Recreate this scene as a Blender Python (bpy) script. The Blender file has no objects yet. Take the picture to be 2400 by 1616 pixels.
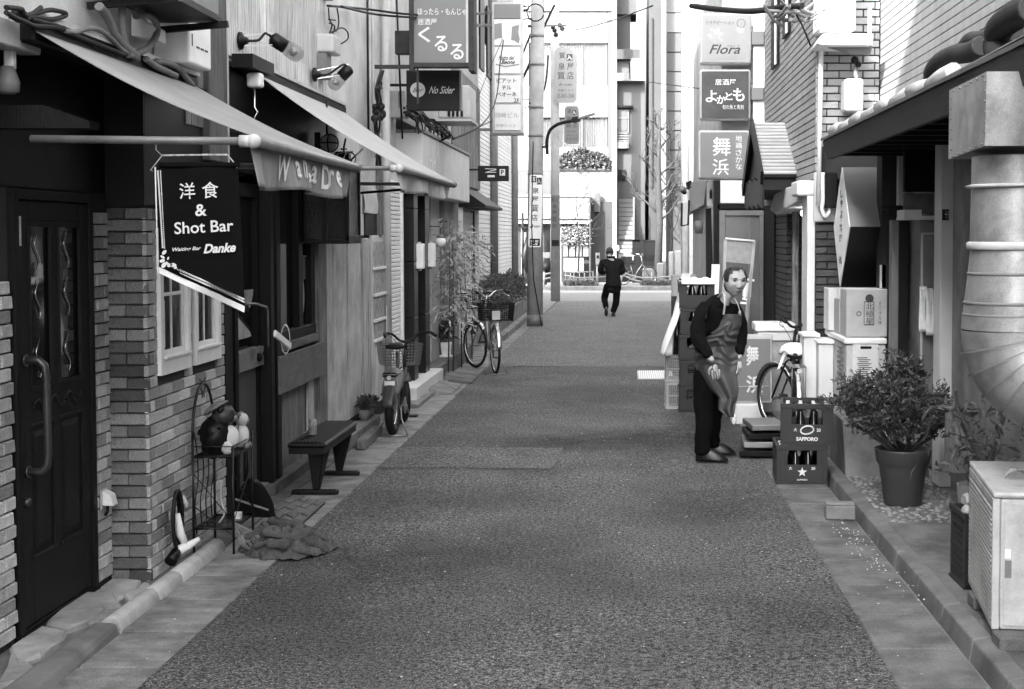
import bpy, bmesh, math, random
from mathutils import Vector, Matrix, noise
R = math.radians
sc = bpy.context.scene
rnd = random.Random(7)

# ---------------------------------------------------------------- camera
CAM_Z = 1.93
PITCH = math.atan(0.042)
FPX = 3300.0                      # focal length in pixels of the 2400-wide photograph
PPX, PPY = 1465.0, 690.6
cam_data = bpy.data.cameras.new('camera')
cam = bpy.data.objects.new('camera', cam_data)
sc.collection.objects.link(cam)
cam_data.sensor_width = 36.0
cam_data.lens = FPX / 2400 * 36.0
cam_data.shift_x = -(PPX - 1200) / 2400
cam_data.shift_y = -(808 - PPY) / 2400
cam_data.clip_start = 0.05
cam_data.clip_end = 1000
cam.location = (0, 0, CAM_Z)
cam.rotation_euler = (math.pi / 2 - PITCH, 0, 0)
sc.camera = cam

# ---------------------------------------------------------------- sky, sun, exposure
SUN_EL, SUN_AZ = R(32), R(-148)     # azimuth measured clockwise from +Y: behind the camera, from the left
world = bpy.data.worlds.new('World'); sc.world = world; world.use_nodes = True
wn = world.node_tree; wn.nodes.clear()
sky = wn.nodes.new('ShaderNodeTexSky'); sky.sky_type = 'NISHITA'; sky.sun_disc = False
sky.sun_elevation = SUN_EL; sky.sun_rotation = SUN_AZ
sky.dust_density = 5.0; sky.air_density = 1.3
bw = wn.nodes.new('ShaderNodeRGBToBW')
bg = wn.nodes.new('ShaderNodeBackground'); bg.inputs['Strength'].default_value = 0.15
wo = wn.nodes.new('ShaderNodeOutputWorld')
wn.links.new(sky.outputs[0], bw.inputs[0]); wn.links.new(bw.outputs[0], bg.inputs[0]); wn.links.new(bg.outputs[0], wo.inputs[0])
sl = bpy.data.lights.new('sun', 'SUN'); sl.energy = 2.0; sl.angle = R(0.6); sl.color = (1, 1, 1)
so = bpy.data.objects.new('sun', sl); sc.collection.objects.link(so)
so.location = (-20, -20, 30)
_sd = Vector((math.sin(SUN_AZ) * math.cos(SUN_EL), math.cos(SUN_AZ) * math.cos(SUN_EL), math.sin(SUN_EL)))
so.rotation_euler = _sd.to_track_quat('Z', 'Y').to_euler()
sc.view_settings.view_transform = 'Standard'; sc.view_settings.look = 'None'
sc.view_settings.exposure = 3.25; sc.view_settings.gamma = 1.0
sc.cycles.max_bounces = 8; sc.cycles.diffuse_bounces = 5; sc.cycles.glossy_bounces = 3
sc.cycles.transparent_max_bounces = 12

# ---------------------------------------------------------------- survey: photo pixel -> point on a real plane
def ray(sx, sy):
    u = (sx - PPX) / FPX; v = -(sy - PPY) / FPX
    c, s = math.cos(PITCH), math.sin(PITCH)
    return Vector((u, c + v * s, -s + v * c))
def PZ(sx, sy, z=0.0):
    d = ray(sx, sy); t = (z - CAM_Z) / d.z; return Vector((0, 0, CAM_Z)) + d * t
def PX(sx, sy, x):
    d = ray(sx, sy); t = x / d.x; return Vector((0, 0, CAM_Z)) + d * t
def PY(sx, sy, y):
    d = ray(sx, sy); t = y / d.y; return Vector((0, 0, CAM_Z)) + d * t
def YX(sx, x, sy=552): return PX(sx, sy, x).y

# ---------------------------------------------------------------- mesh building
class MB:
    def __init__(s): s.v = []; s.f = []; s.sm = []
    def add(s, vs, fs, smooth=False):
        b = len(s.v); s.v += [tuple(p) for p in vs]; s.f += [tuple(i + b for i in q) for q in fs]; s.sm += [smooth] * len(fs); return s
    def box(s, x0, x1, y0, y1, z0, z1):
        return s.add([(x0,y0,z0),(x1,y0,z0),(x1,y1,z0),(x0,y1,z0),(x0,y0,z1),(x1,y0,z1),(x1,y1,z1),(x0,y1,z1)],
                     [(0,3,2,1),(4,5,6,7),(0,1,5,4),(1,2,6,5),(2,3,7,6),(3,0,4,7)])
    def obox(s, c, size, rot=None):
        a, b, d = size[0]/2, size[1]/2, size[2]/2
        vs = [Vector(p) for p in [(-a,-b,-d),(a,-b,-d),(a,b,-d),(-a,b,-d),(-a,-b,d),(a,-b,d),(a,b,d),(-a,b,d)]]
        if rot is not None: vs = [rot @ p for p in vs]
        return s.add([p + Vector(c) for p in vs], [(0,3,2,1),(4,5,6,7),(0,1,5,4),(1,2,6,5),(2,3,7,6),(3,0,4,7)])
    def beam(s, p0, p1, w, h, up=(0,0,1)):
        p0, p1 = Vector(p0), Vector(p1); d = (p1 - p0); L = d.length; d.normalize()
        u = Vector(up); sd = d.cross(u)
        if sd.length < 1e-4: sd = d.cross(Vector((1,0,0)))
        sd.normalize(); u = sd.cross(d)
        vs = []
        for q in (p0, p1):
            for a, b in ((-1,-1),(1,-1),(1,1),(-1,1)): vs.append(q + sd*(a*w/2) + u*(b*h/2))
        return s.add(vs, [(0,1,2,3),(7,6,5,4),(0,4,5,1),(1,5,6,2),(2,6,7,3),(3,7,4,0)])
    def tube(s, pts, r, n=8, cap=True, closed=False):
        pts = [Vector(p) for p in pts]; m = len(pts)
        rs = r if isinstance(r, (list, tuple)) else [r] * m
        vs = []; prev = None
        for i, p in enumerate(pts):
            if closed: d = pts[(i+1) % m] - pts[i-1]
            else: d = pts[min(i+1, m-1)] - pts[max(i-1, 0)]
            if d.length < 1e-9: d = Vector((0,0,1))
            d.normalize()
            if prev is None:
                a = Vector((0,0,1)) if abs(d.z) < .9 else Vector((1,0,0))
                n1 = d.cross(a).normalized()
            else:
                n1 = prev - d * prev.dot(d)
                n1 = n1.normalized() if n1.length > 1e-6 else d.orthogonal().normalized()
            prev = n1; n2 = d.cross(n1)
            for k in range(n):
                t = 2*math.pi*k/n; vs.append(p + (n1*math.cos(t) + n2*math.sin(t)) * rs[i])
        fs = []
        for i in range(m if closed else m-1):
            j = (i+1) % m
            for k in range(n):
                k2 = (k+1) % n; fs.append((i*n+k, i*n+k2, j*n+k2, j*n+k))
        s.add(vs, fs, True)
        if cap and not closed:
            b = len(s.v) - len(vs)
            s.f += [tuple(b + k for k in range(n))[::-1], tuple(b + (m-1)*n + k for k in range(n))]; s.sm += [False, False]
        return s
    def lathe(s, prof, c=(0,0,0), n=24, axis='z', cap=True):
        vs = []
        for r, h in prof:
            for k in range(n):
                t = 2*math.pi*k/n; a, b = r*math.cos(t), r*math.sin(t)
                p = {'z': (a,b,h), 'y': (a,h,b), 'x': (h,a,b)}[axis]; vs.append((p[0]+c[0], p[1]+c[1], p[2]+c[2]))
        fs = []
        for i in range(len(prof)-1):
            for k in range(n):
                k2 = (k+1) % n; fs.append((i*n+k, i*n+k2, (i+1)*n+k2, (i+1)*n+k))
        b = len(s.v); s.add(vs, fs, True)
        if cap:
            if prof[0][0] > 1e-4: s.f.append(tuple(b+k for k in range(n))[::-1]); s.sm.append(False)
            if prof[-1][0] > 1e-4: s.f.append(tuple(b+(len(prof)-1)*n+k for k in range(n))); s.sm.append(False)
        return s
    def prism(s, poly, vec):
        m = len(poly); v = Vector(vec); P = [Vector(p) for p in poly]
        vs = P + [p + v for p in P]
        fs = [tuple(range(m)), tuple(range(2*m-1, m-1, -1))] + [(i, m+i, m+(i+1)%m, (i+1)%m) for i in range(m)]
        return s.add(vs, fs)
    def grid(s, fn, nu, nv, smooth=True):
        vs = [fn(i/nu, j/nv) for j in range(nv+1) for i in range(nu+1)]
        fs = [(j*(nu+1)+i, j*(nu+1)+i+1, (j+1)*(nu+1)+i+1, (j+1)*(nu+1)+i) for j in range(nv) for i in range(nu)]
        return s.add(vs, fs, smooth)
    def ball(s, c, r, nu=12, nv=8, scale=(1,1,1)):
        c = Vector(c)
        pr = [(math.sin(math.pi*j/nv), -math.cos(math.pi*j/nv)) for j in range(nv+1)]
        vs = [(c.x + r*scale[0]*a*math.cos(2*math.pi*i/nu), c.y + r*scale[1]*a*math.sin(2*math.pi*i/nu), c.z + r*scale[2]*b) for a, b in pr for i in range(nu)]
        fs = [(j*nu+i, j*nu+(i+1)%nu, (j+1)*nu+(i+1)%nu, (j+1)*nu+i) for j in range(nv) for i in range(nu)]
        return s.add(vs, fs, True)
    def quad(s, a, b, c, d): return s.add([a, b, c, d], [(0,1,2,3)])
    def torus(s, c, Rr, r, axis='x', n=32, m=8, arc=(0, 2*math.pi), sc_=1.0):
        full = abs(arc[1]-arc[0]-2*math.pi) < 1e-6
        pts = []
        for i in range(n if full else n+1):
            t = arc[0] + (arc[1]-arc[0])*i/n; a, b = Rr*math.cos(t), Rr*math.sin(t)*sc_
            p = {'x': (0,a,b), 'y': (a,0,b), 'z': (a,b,0)}[axis]; pts.append((p[0]+c[0], p[1]+c[1], p[2]+c[2]))
        return s.tube(pts, r, m, closed=full)
    def xf(s, M):
        s.v = [tuple(M @ Vector(p)) for p in s.v]; return s
    def mesh(s, name='m', off=None, bevel=0):
        me = bpy.data.meshes.new(name)
        vs = s.v if off is None else [(p[0]-off[0], p[1]-off[1], p[2]-off[2]) for p in s.v]
        me.from_pydata(vs, [], s.f); me.validate(); 
        if len(me.polygons) == len(s.sm):
            me.polygons.foreach_set('use_smooth', s.sm)
        me.update()
        return me

def fix_normals(me):
    b = bmesh.new(); b.from_mesh(me); bmesh.ops.recalc_face_normals(b, faces=b.faces); b.to_mesh(me); b.free()

def link(o, parent=None):
    sc.collection.objects.link(o)
    if parent is not None: o.parent = parent
    return o
def set_tags(o, label=None, cat=None, group=None, kind=None):
    if label: o['label'] = label
    if cat: o['category'] = cat
    if group: o['group'] = group
    if kind: o['kind'] = kind
    return o
def thing(name, label, cat, loc=(0,0,0), rz=0.0, group=None, kind=None):
    e = bpy.data.objects.new(name, None); e.empty_display_size = .1
    e.location = loc; e.rotation_euler = (0, 0, rz); link(e)
    return set_tags(e, label, cat, group, kind)
def part(name, mb, m, parent=None, local=False, bevel=0.0, label=None, kind=None, solid=0.0, sub=0, seg=1):
    """link a mesh built in world coordinates (or in the thing's own when local) as one object"""
    off = None
    if parent is not None and not local:
        off = parent.location
        if parent.parent is not None: off = off + parent.parent.location
    me = mb.mesh(name, off) if isinstance(mb, MB) else mb
    if isinstance(mb, MB) and bevel >= 0: fix_normals(me)
    if m is not None and len(me.materials) == 0: me.materials.append(m)
    o = bpy.data.objects.new(name, me); link(o, parent)
    if solid: md = o.modifiers.new('s', 'SOLIDIFY'); md.thickness = solid; md.offset = 0
    if sub: md = o.modifiers.new('u', 'SUBSURF'); md.levels = sub; md.render_levels = sub
    if bevel > 0: md = o.modifiers.new('b', 'BEVEL'); md.width = bevel; md.segments = seg; md.limit_method = 'ANGLE'; md.harden_normals = False
    if label: o['label'] = label
    if kind: o['kind'] = kind
    return o
def single(name, mb, m, label, cat, group=None, bevel=0.0, **k):
    o = part(name, mb, m, None, bevel=bevel, **k); return set_tags(o, label, cat, group)
def structure(name, mb, m, bevel=0.0, parent=None):
    o = part(name, mb, m, parent, bevel=bevel)
    if parent is None: o['kind'] = 'structure'
    return o
def copy_tree(o, parent=None):
    c = o.copy(); sc.collection.objects.link(c); c.parent = parent
    for ch in [x for x in o.children]: copy_tree(ch, c)
    return c

# ---------------------------------------------------------------- materials (all grey: the place is seen in black and white)
MATS = {}
def mat(name, v=0.3, rough=0.7, var=0.25, scale=6.0, stretch=(1,1,1), bump=0.15, bscale=None, spec=0.4, metal=0.0,
        rand=0.0, dirt=0.0, dscale=1.5, detail=6, bdist=0.01, speck=0.10, speckscale=300, coat=0.0, wave=None, low=None):
    if name in MATS: return MATS[name]
    m = bpy.data.materials.new(name); m.use_nodes = True; nt = m.node_tree; N = nt.nodes; L = nt.links
    b = N['Principled BSDF']
    tc = N.new('ShaderNodeTexCoord'); mp = N.new('ShaderNodeMapping'); mp.inputs['Scale'].default_value = stretch
    L.new(tc.outputs['Object'], mp.inputs[0])
    def math_(op, a, c):
        n = N.new('ShaderNodeMath'); n.operation = op
        for i, q in enumerate((a, c)):
            if q is None: continue
            if isinstance(q, (int, float)): n.inputs[i].default_value = q
            else: L.new(q, n.inputs[i])
        return n.outputs[0]
    def nz(scl, det, rgh=0.6, coord=None):
        n = N.new('ShaderNodeTexNoise'); n.inputs['Scale'].default_value = scl; n.inputs['Detail'].default_value = det
        n.inputs['Roughness'].default_value = rgh; L.new(coord or mp.outputs[0], n.inputs['Vector']); return n.outputs['Fac']
    f1 = nz(scale, detail)
    mr = N.new('ShaderNodeMapRange'); mr.inputs[1].default_value = .3; mr.inputs[2].default_value = .7
    mr.inputs[3].default_value = 1 - var; mr.inputs[4].default_value = 1 + var; L.new(f1, mr.inputs[0])
    val = math_('MULTIPLY', mr.outputs[0], v)
    if rand:
        oi = N.new('ShaderNodeObjectInfo')
        q = N.new('ShaderNodeMapRange'); q.inputs[3].default_value = 1 - rand; q.inputs[4].default_value = 1 + rand; L.new(oi.outputs['Random'], q.inputs[0])
        val = math_('MULTIPLY', val, q.outputs[0])
    if wave:   # (scale, axis-direction, amount): regular grain / weave
        w = N.new('ShaderNodeTexWave'); w.inputs['Scale'].default_value = wave[0]; w.bands_direction = wave[1]; w.inputs['Distortion'].default_value = wave[3] if len(wave) > 3 else 1.0
        w.inputs['Detail'].default_value = 3
        L.new(tc.outputs['Object'], w.inputs['Vector'])
        q = N.new('ShaderNodeMapRange'); q.inputs[3].default_value = 1 - wave[2]; q.inputs[4].default_value = 1 + wave[2]; L.new(w.outputs['Fac'], q.inputs[0])
        val = math_('MULTIPLY', val, q.outputs[0])
    if dirt:
        d = nz(dscale, 5, .65, tc.outputs['Object'])
        q = N.new('ShaderNodeMapRange'); q.inputs[1].default_value = .42; q.inputs[2].default_value = .7
        q.inputs[3].default_value = 1; q.inputs[4].default_value = 1 - dirt; L.new(d, q.inputs[0])
        val = math_('MULTIPLY', val, q.outputs[0])
    if speck:
        vo = N.new('ShaderNodeTexNoise'); vo.inputs['Scale'].default_value = speckscale; vo.inputs['Detail'].default_value = 2; L.new(tc.outputs['Object'], vo.inputs['Vector'])
        q = N.new('ShaderNodeMapRange'); q.inputs[1].default_value = .36; q.inputs[2].default_value = .64
        q.inputs[3].default_value = 1 - speck; q.inputs[4].default_value = 1 + speck; L.new(vo.outputs['Fac'], q.inputs[0])
        val = math_('MULTIPLY', val, q.outputs[0])
    cb = N.new('ShaderNodeCombineColor')
    for i in range(3): L.new(val, cb.inputs[i])
    L.new(cb.outputs[0], b.inputs['Base Color'])
    b.inputs['Roughness'].default_value = rough
    b.inputs['Specular IOR Level'].default_value = spec
    b.inputs['Metallic'].default_value = metal
    if coat: b.inputs['Coat Weight'].default_value = coat; b.inputs['Coat Roughness'].default_value = .1
    if bump:
        bn = N.new('ShaderNodeBump'); bn.inputs['Strength'].default_value = bump; bn.inputs['Distance'].default_value = bdist
        L.new(nz(bscale or scale*6, 4), bn.inputs['Height']); L.new(bn.outputs[0], b.inputs['Normal'])
    MATS[name] = m; return m
def glass_mat(name, v=0.02, rough=0.05, alpha=0.55, tint=1.0):
    if name in MATS: return MATS[name]
    m = bpy.data.materials.new(name); m.use_nodes = True; b = m.node_tree.nodes['Principled BSDF']
    b.inputs['Base Color'].default_value = (v, v, v, 1); b.inputs['Roughness'].default_value = rough; b.inputs['Specular IOR Level'].default_value = .8
    b.inputs['Alpha'].default_value = alpha
    MATS[name] = m; return m
def emit_mat(name, v, strength):
    m = bpy.data.materials.new(name); m.use_nodes = True; b = m.node_tree.nodes['Principled BSDF']
    b.inputs['Base Color'].default_value = (v, v, v, 1); b.inputs['Emission Color'].default_value = (1, 1, 1, 1); b.inputs['Emission Strength'].default_value = strength
    return m

# ---------------------------------------------------------------- lettering (Blender's built-in font, turned into a thin mesh)
def text_mesh(txt, size=1.0, bold=0.0, shear=0.0, depth=0.0, align='CENTER', space=1.0, line=1.0):
    c = bpy.data.curves.new('lettering', 'FONT'); c.body = txt; c.size = size; c.offset = bold * size; c.shear = shear
    c.align_x = align; c.align_y = 'CENTER'; c.extrude = depth; c.space_character = space; c.space_line = line
    c.resolution_u = 3
    o = bpy.data.objects.new('lettering', c); sc.collection.objects.link(o)
    bpy.context.view_layer.update()
    dg = bpy.context.evaluated_depsgraph_get()
    me = bpy.data.meshes.new_from_object(o.evaluated_get(dg), depsgraph=dg)
    bpy.data.objects.remove(o); bpy.data.curves.remove(c)
    return me
def text_on(txt, origin, xa, ya, w=None, h=None, m=None, parent=None, name='lettering', bold=0.0, shear=0.0, lift=0.002, warp=None, space=1.0, line=1.0, fitw=True):
    """lettering whose box (w x h metres) is centred at origin, its reading direction along xa and its up along ya"""
    me = text_mesh(txt, 1.0, bold, shear, 0.0, space=space, line=line)
    if not len(me.vertices): return None
    xs = [p.co.x for p in me.vertices]; ys = [p.co.y for p in me.vertices]
    x0, x1, y0, y1 = min(xs), max(xs), min(ys), max(ys)
    kx = w/(x1-x0) if w else None; ky = h/(y1-y0) if h else None
    if kx is None: kx = ky
    if ky is None: ky = kx
    O = Vector(origin); A = Vector(xa).normalized(); B = Vector(ya).normalized(); Nn = A.cross(B)
    par = parent
    off = Vector((0,0,0))
    if parent is not None:
        off = parent.location.copy()
        if parent.parent is not None: off += parent.parent.location
    for p in me.vertices:
        a = (p.co.x - (x0+x1)/2) * kx; b = (p.co.y - (y0+y1)/2) * ky
        q = O + A*a + B*b + Nn*lift
        if warp: q = warp(q)
        p.co = q - off
    me.update()
    me.materials.clear(); me.materials.append(m)
    o = bpy.data.objects.new(name, me); link(o, parent); return o
# ================================================================ SETTING: ground
M_asph = mat('asphalt', .092, .9, .2, 1.1, bump=.6, bscale=150, bdist=.006, speck=.95, speckscale=150, dirt=.3, dscale=.8, spec=.2)
def stain(m, spots):
    nt = m.node_tree; N = nt.nodes; L = nt.links; b = N['Principled BSDF']; src = b.inputs['Base Color'].links[0].from_socket
    tc = N.new('ShaderNodeTexCoord'); cur = src
    for x, y, rx, ry, k in spots:
        mp = N.new('ShaderNodeMapping'); mp.vector_type = 'TEXTURE'; mp.inputs['Location'].default_value = (x, y, 0); mp.inputs['Scale'].default_value = (rx, ry, 50)
        gr = N.new('ShaderNodeTexGradient'); gr.gradient_type = 'SPHERICAL'; nz = N.new('ShaderNodeTexNoise'); nz.inputs['Scale'].default_value = 5; nz.inputs['Detail'].default_value = 8; nz.inputs['Roughness'].default_value = .7
        L.new(tc.outputs['Object'], mp.inputs[0]); L.new(mp.outputs[0], gr.inputs[0]); L.new(tc.outputs['Object'], nz.inputs['Vector'])
        mu = N.new('ShaderNodeMath'); mu.operation = 'MULTIPLY'; L.new(gr.outputs['Fac'], mu.inputs[0]); L.new(nz.outputs['Fac'], mu.inputs[1])
        r = N.new('ShaderNodeMapRange'); r.inputs[1].default_value = .10; r.inputs[2].default_value = .40; r.inputs[3].default_value = 1; r.inputs[4].default_value = k; L.new(mu.outputs[0], r.inputs[0])
        mx = N.new('ShaderNodeMix'); mx.data_type = 'RGBA'; mx.blend_type = 'MULTIPLY'; mx.inputs[0].default_value = 1; L.new(cur, mx.inputs[6]); L.new(r.outputs[0], mx.inputs[7]); cur = mx.outputs[2]
    nz = N.new('ShaderNodeTexNoise'); nz.inputs['Scale'].default_value = 42; nz.inputs['Detail'].default_value = 5; nz.inputs['Roughness'].default_value = .85; L.new(tc.outputs['Object'], nz.inputs['Vector'])
    r = N.new('ShaderNodeMapRange'); r.inputs[1].default_value = .40; r.inputs[2].default_value = .60; r.inputs[3].default_value = .1; r.inputs[4].default_value = 2.1; L.new(nz.outputs['Fac'], r.inputs[0])
    mx = N.new('ShaderNodeMix'); mx.data_type = 'RGBA'; mx.blend_type = 'MULTIPLY'; mx.inputs[0].default_value = 1; L.new(cur, mx.inputs[6]); L.new(r.outputs[0], mx.inputs[7]); cur = mx.outputs[2]
    L.new(cur, b.inputs['Base Color'])
stain(M_asph, [(.35,13.2,1.5,1.5,.4),(-.75,13.0,.9,.9,.5),(.9,14.6,.8,2.2,.45),(-1.6,7.5,1.2,2.5,.65),(.5,7.0,2,1.5,.75),(-.2,17,1.4,1.8,.7),(-1.2,10.2,1.3,.7,.7),(-.9,8.4,1.5,1.2,.7),(.7,10.0,1.1,1.6,.7)])
M_conc = mat('concrete_slab', .22, .85, .32, 5, stretch=(.6,1.6,1), bump=.3, bscale=60, dirt=.6, dscale=3.5, speck=.3, speckscale=200)
M_conc2 = mat('concrete_grey', .14, .85, .3, 4, bump=.3, bscale=60, dirt=.6, dscale=3.0, speck=.3, speckscale=200)
M_kerb = mat('kerb_concrete', .15, .8, .25, 4, bump=.35, bscale=50, dirt=.45, dscale=3.0)
M_pipe = mat('pale_kerb', .42, .7, .15, 6, bump=.25, bscale=60, dirt=.4, dscale=5.0)
M_lane = mat('pale_street', .17, .8, .08, 3, bump=.1, dirt=.1)
M_white = mat('white_paint', .8, .5, .05, 8, bump=.05, dirt=.08)
M_soil = mat('ground_soil', .16, .9, .3, 3, bump=.4)

structure('ground', MB().box(-60, 60, -30, 120, -.5, -.03), M_soil)

def uneven_sheet(x0f, x1f, y0, y1, nx, ny, z, amp):
    def fn(u, v):
        y = y0 + (y1-y0)*v; a, b = x0f(y), x1f(y); x = a + (b-a)*u
        return (x, y, z + amp*(noise.noise(Vector((x*.9, y*.55, 3.1))) ))
    return MB().grid(fn, nx, ny)
xl = lambda y: -2.10 + .0035*y + .012*noise.noise(Vector((y*1.3, 0, 0)))
xr = lambda y: 1.185 - .0015*y + .012*noise.noise(Vector((y*1.3, 5, 0)))
structure('road', uneven_sheet(xl, xr, -6, 41.3, 30, 260, 0, .012), M_asph)
# cross street
structure('cross_street', MB().box(-40, 40, 41.3, 49.7, -.1, -.004), M_lane)
structure('road_line', MB().box(-40, 40, 48.0, 48.25, -.002, .002), M_white)
structure('far_kerb', MB().box(-40, 40, 49.7, 49.95, -.1, .11), M_kerb, bevel=.01)
structure('far_pavement', MB().box(-40, 40, 49.95, 70, -.1, .12), M_conc)

# seams and cracks of the asphalt: narrow sunken-looking strips of dark filler a few mm above the sheet
M_crack = mat('tar_seam', .02, .7, .3, 20, bump=.2)
def seam(name, pts, w):
    mb = MB(); vs = []; n = len(pts)
    for i in range(n - 1):
        a, b = Vector(pts[i]), Vector(pts[i+1]); L = (b-a).length; k = max(2, int(L/.05))
        t = (b-a).normalized(); nn = Vector((-t.y, t.x, 0))
        for j in range(k):
            if rnd.random() < .22: continue
            p = a.lerp(b, j/k); q = a.lerp(b, (j+1)/k)
            wp = w*rnd.uniform(.3, 1.2); j1 = noise.noise(p*6)*.02; j2 = noise.noise(q*6)*.02
            z1 = .005 + .012*noise.noise(Vector((p.x*.9, p.y*.55, 3.1))); z2 = .005 + .012*noise.noise(Vector((q.x*.9, q.y*.55, 3.1)))
            mb.add([(*(p+nn*(j1-wp/2)).xy, z1), (*(q+nn*(j2-wp/2)).xy, z2), (*(q+nn*(j2+wp/2)).xy, z2), (*(p+nn*(j1+wp/2)).xy, z1)], [(0,1,2,3)])
    return structure(name, mb, M_crack)
seam('asphalt_seam', [PZ(760,1296), PZ(1175,1296)], .008)
seam('asphalt_seam', [PZ(1070,1101), PZ(1296,1101), PZ(1322,1050)], .014)
seam('asphalt_seam', [PZ(1210,1046), PZ(1322,1050), PZ(1500,1049), PZ(1640,1056)], .016)
seam('asphalt_seam', [PZ(878,1102), PZ(1060,1103)], .009)
seam('asphalt_seam', [PZ(1175,1296), PZ(1195,1240), PZ(1230,1180)], .006)
seam('asphalt_seam', [PZ(905,1000), PZ(1110,985), PZ(1300,990)], .006)
seam('asphalt_seam', [PZ(1500,1049), PZ(1560,1030), PZ(1640,1036), PZ(1755,1040)], .009)
seam('asphalt_seam', [PZ(1070,890), PZ(1320,870), PZ(1470,871)], .012)
seam('asphalt_seam', [PZ(1480,1400), PZ(1620,1385), PZ(1790,1392)], .004)
M_patch = mat('asphalt_patch', .104, .9, .14, 2.2, bump=.5, bscale=160, bdist=.006, speck=.85, speckscale=160, spec=.2, dirt=.2); stain(M_patch, [])
M_far_asph = mat('asphalt_far', .13, .9, .1, 1.0, bump=.3, bscale=80, speck=.5, speckscale=70, dirt=.15, spec=.2); stain(M_far_asph, [])
def sheet_on_road(name, corners, m, lift=.004, nx=14, ny=40):
    a, b, c, d = [Vector(p) for p in corners]
    def fn(u, v):
        p = a.lerp(b, u).lerp(d.lerp(c, u), v)
        return (p.x, p.y, lift + .012*noise.noise(Vector((p.x*.9, p.y*.55, 3.1))))
    return structure(name, MB().grid(fn, nx, ny), m)
sheet_on_road('asphalt_patch', [PZ(885,1098), PZ(1294,1099), PZ(1320,1051), PZ(935,1050)], M_patch)
sheet_on_road('newer_asphalt', [(-2.02, 20.6, 0), (1.15, 20.6, 0), (1.12, 41.2, 0), (-1.95, 41.2, 0)], M_far_asph, .006, 14, 90)

# gutters of separate slabs
def slab_row(name, xa, xb, edges, m, z=.006, parent_name=None):
    e = thing(name, None, None, (0, 0, 0)); e['kind'] = 'structure'
    for y0, y1 in zip(edges[:-1], edges[1:]):
        g = .009
        t = MB(); dz = rnd.uniform(-.004, .004); x0a, x0b = xa(y0), xa(y1); x1a, x1b = xb(y0), xb(y1)
        t.add([(x0a,y0+g,-.08),(x1a,y0+g,-.08),(x1b,y1-g,-.08),(x0b,y1-g,-.08),(x0a,y0+g,z+dz),(x1a,y0+g,z+dz+rnd.uniform(-.003,.003)),(x1b,y1-g,z+dz),(x0b,y1-g,z+dz+rnd.uniform(-.003,.003))],
              [(0,3,2,1),(4,5,6,7),(0,1,5,4),(1,2,6,5),(2,3,7,6),(3,0,4,7)])
        part('gutter_slab', t, m, e, bevel=.006)
    return e
ys = [3.4, 3.98, 4.57, 5.16, 5.7, 6.2, 6.76, 7.36, 7.89]; y = 7.89
while y < 26: y += .6; ys.append(round(y + rnd.uniform(-.02, .02), 3))
slab_row('left_gutter', lambda y: -2.47, lambda y: xl(y) + .002, ys, M_conc)
ys = [3.55, 4.14, 4.73, 5.31, 5.9, 6.48, 7.08, 7.69, 8.27, 8.85]; y = 8.85
while y < 26: y += .59; ys.append(round(y, 3))
slab_row('right_gutter', lambda y: xr(y) - .002, lambda y: 1.555, ys, M_conc2)
structure('left_gutter_far', MB().box(-2.47, -2.0, 26.2, 41.3, -.1, .004), M_conc)
structure('right_gutter_far', MB().box(1.12, 1.56, 26.2, 41.3, -.1, .004), M_conc2)
# right kerb and platform
mb = MB()
e = thing('right_kerb', None, None); e['kind'] = 'structure'
y = 3.4
while y < 14:
    part('kerb_stone', MB().add([(1.575,y+.004,-.1),(1.70,y+.004,-.1),(1.70,y+.596,-.1),(1.575,y+.596,-.1),(1.60,y+.004,.075),(1.70,y+.004,.085),(1.70,y+.596,.085),(1.60,y+.596,.075)],
         [(0,3,2,1),(4,5,6,7),(0,1,5,4),(1,2,6,5),(2,3,7,6),(3,0,4,7)]), M_kerb, e, bevel=.012, seg=2)
    y += .6
structure('right_apron', uneven_sheet(lambda y: 1.70, lambda y: 2.6, 3, 9.02, 12, 60, .075, .02), M_conc2)
structure('right_apron_far', MB().box(1.56, 2.6, 11.9, 18.0, -.1, .06), M_conc2)
# pebble strip: stones set in mortar
structure('pebble_bed', MB().box(1.70, 2.6, 9.02, 11.9, -.1, .055), M_kerb)
M_peb = mat('pebble', .2, .75, .3, 10, rand=.5, bump=.2)
me_p = []
for k in range(3):
    t = MB().ball((0,0,0), 1, 7, 5); 
    t.v = [(p[0]*(1+.2*noise.noise(Vector(p)*2+Vector((k,0,0)))), p[1]*.8, p[2]*.45) for p in t.v]; me_p.append(t.mesh('pebble')); me_p[-1].materials.append(M_peb)
pb = thing('pebble_strip', None, None); pb['kind'] = 'structure'
near = []
for i in range(2000):
    x = rnd.uniform(1.72, 2.34); y = rnd.uniform(9.06, 11.8)
    if all((x-a)**2 + (y-b)**2 > .0013*(1+.2*rnd.random()) for a, b in near): near.append((x, y))
near.sort(key=lambda p: p[1])
for i, (x, y) in enumerate(near[:300]):
    o = bpy.data.objects.new('pebble', me_p[i % 3]); o.location = (x, y, .055); s_ = rnd.uniform(.016, .027); o.scale = (s_, s_, s_*1.1)
    o.rotation_euler = (rnd.uniform(-.2,.2), rnd.uniform(-.2,.2), rnd.uniform(0, 6)); link(o, pb)
mb = MB()
for x, y in near[300:]: mb.ball((x, y, .055), rnd.uniform(.016, .026), 6, 4, (1, .9, .5))
if mb.v: part('pebbles_far', mb, M_peb, pb, kind='stuff')
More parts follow.
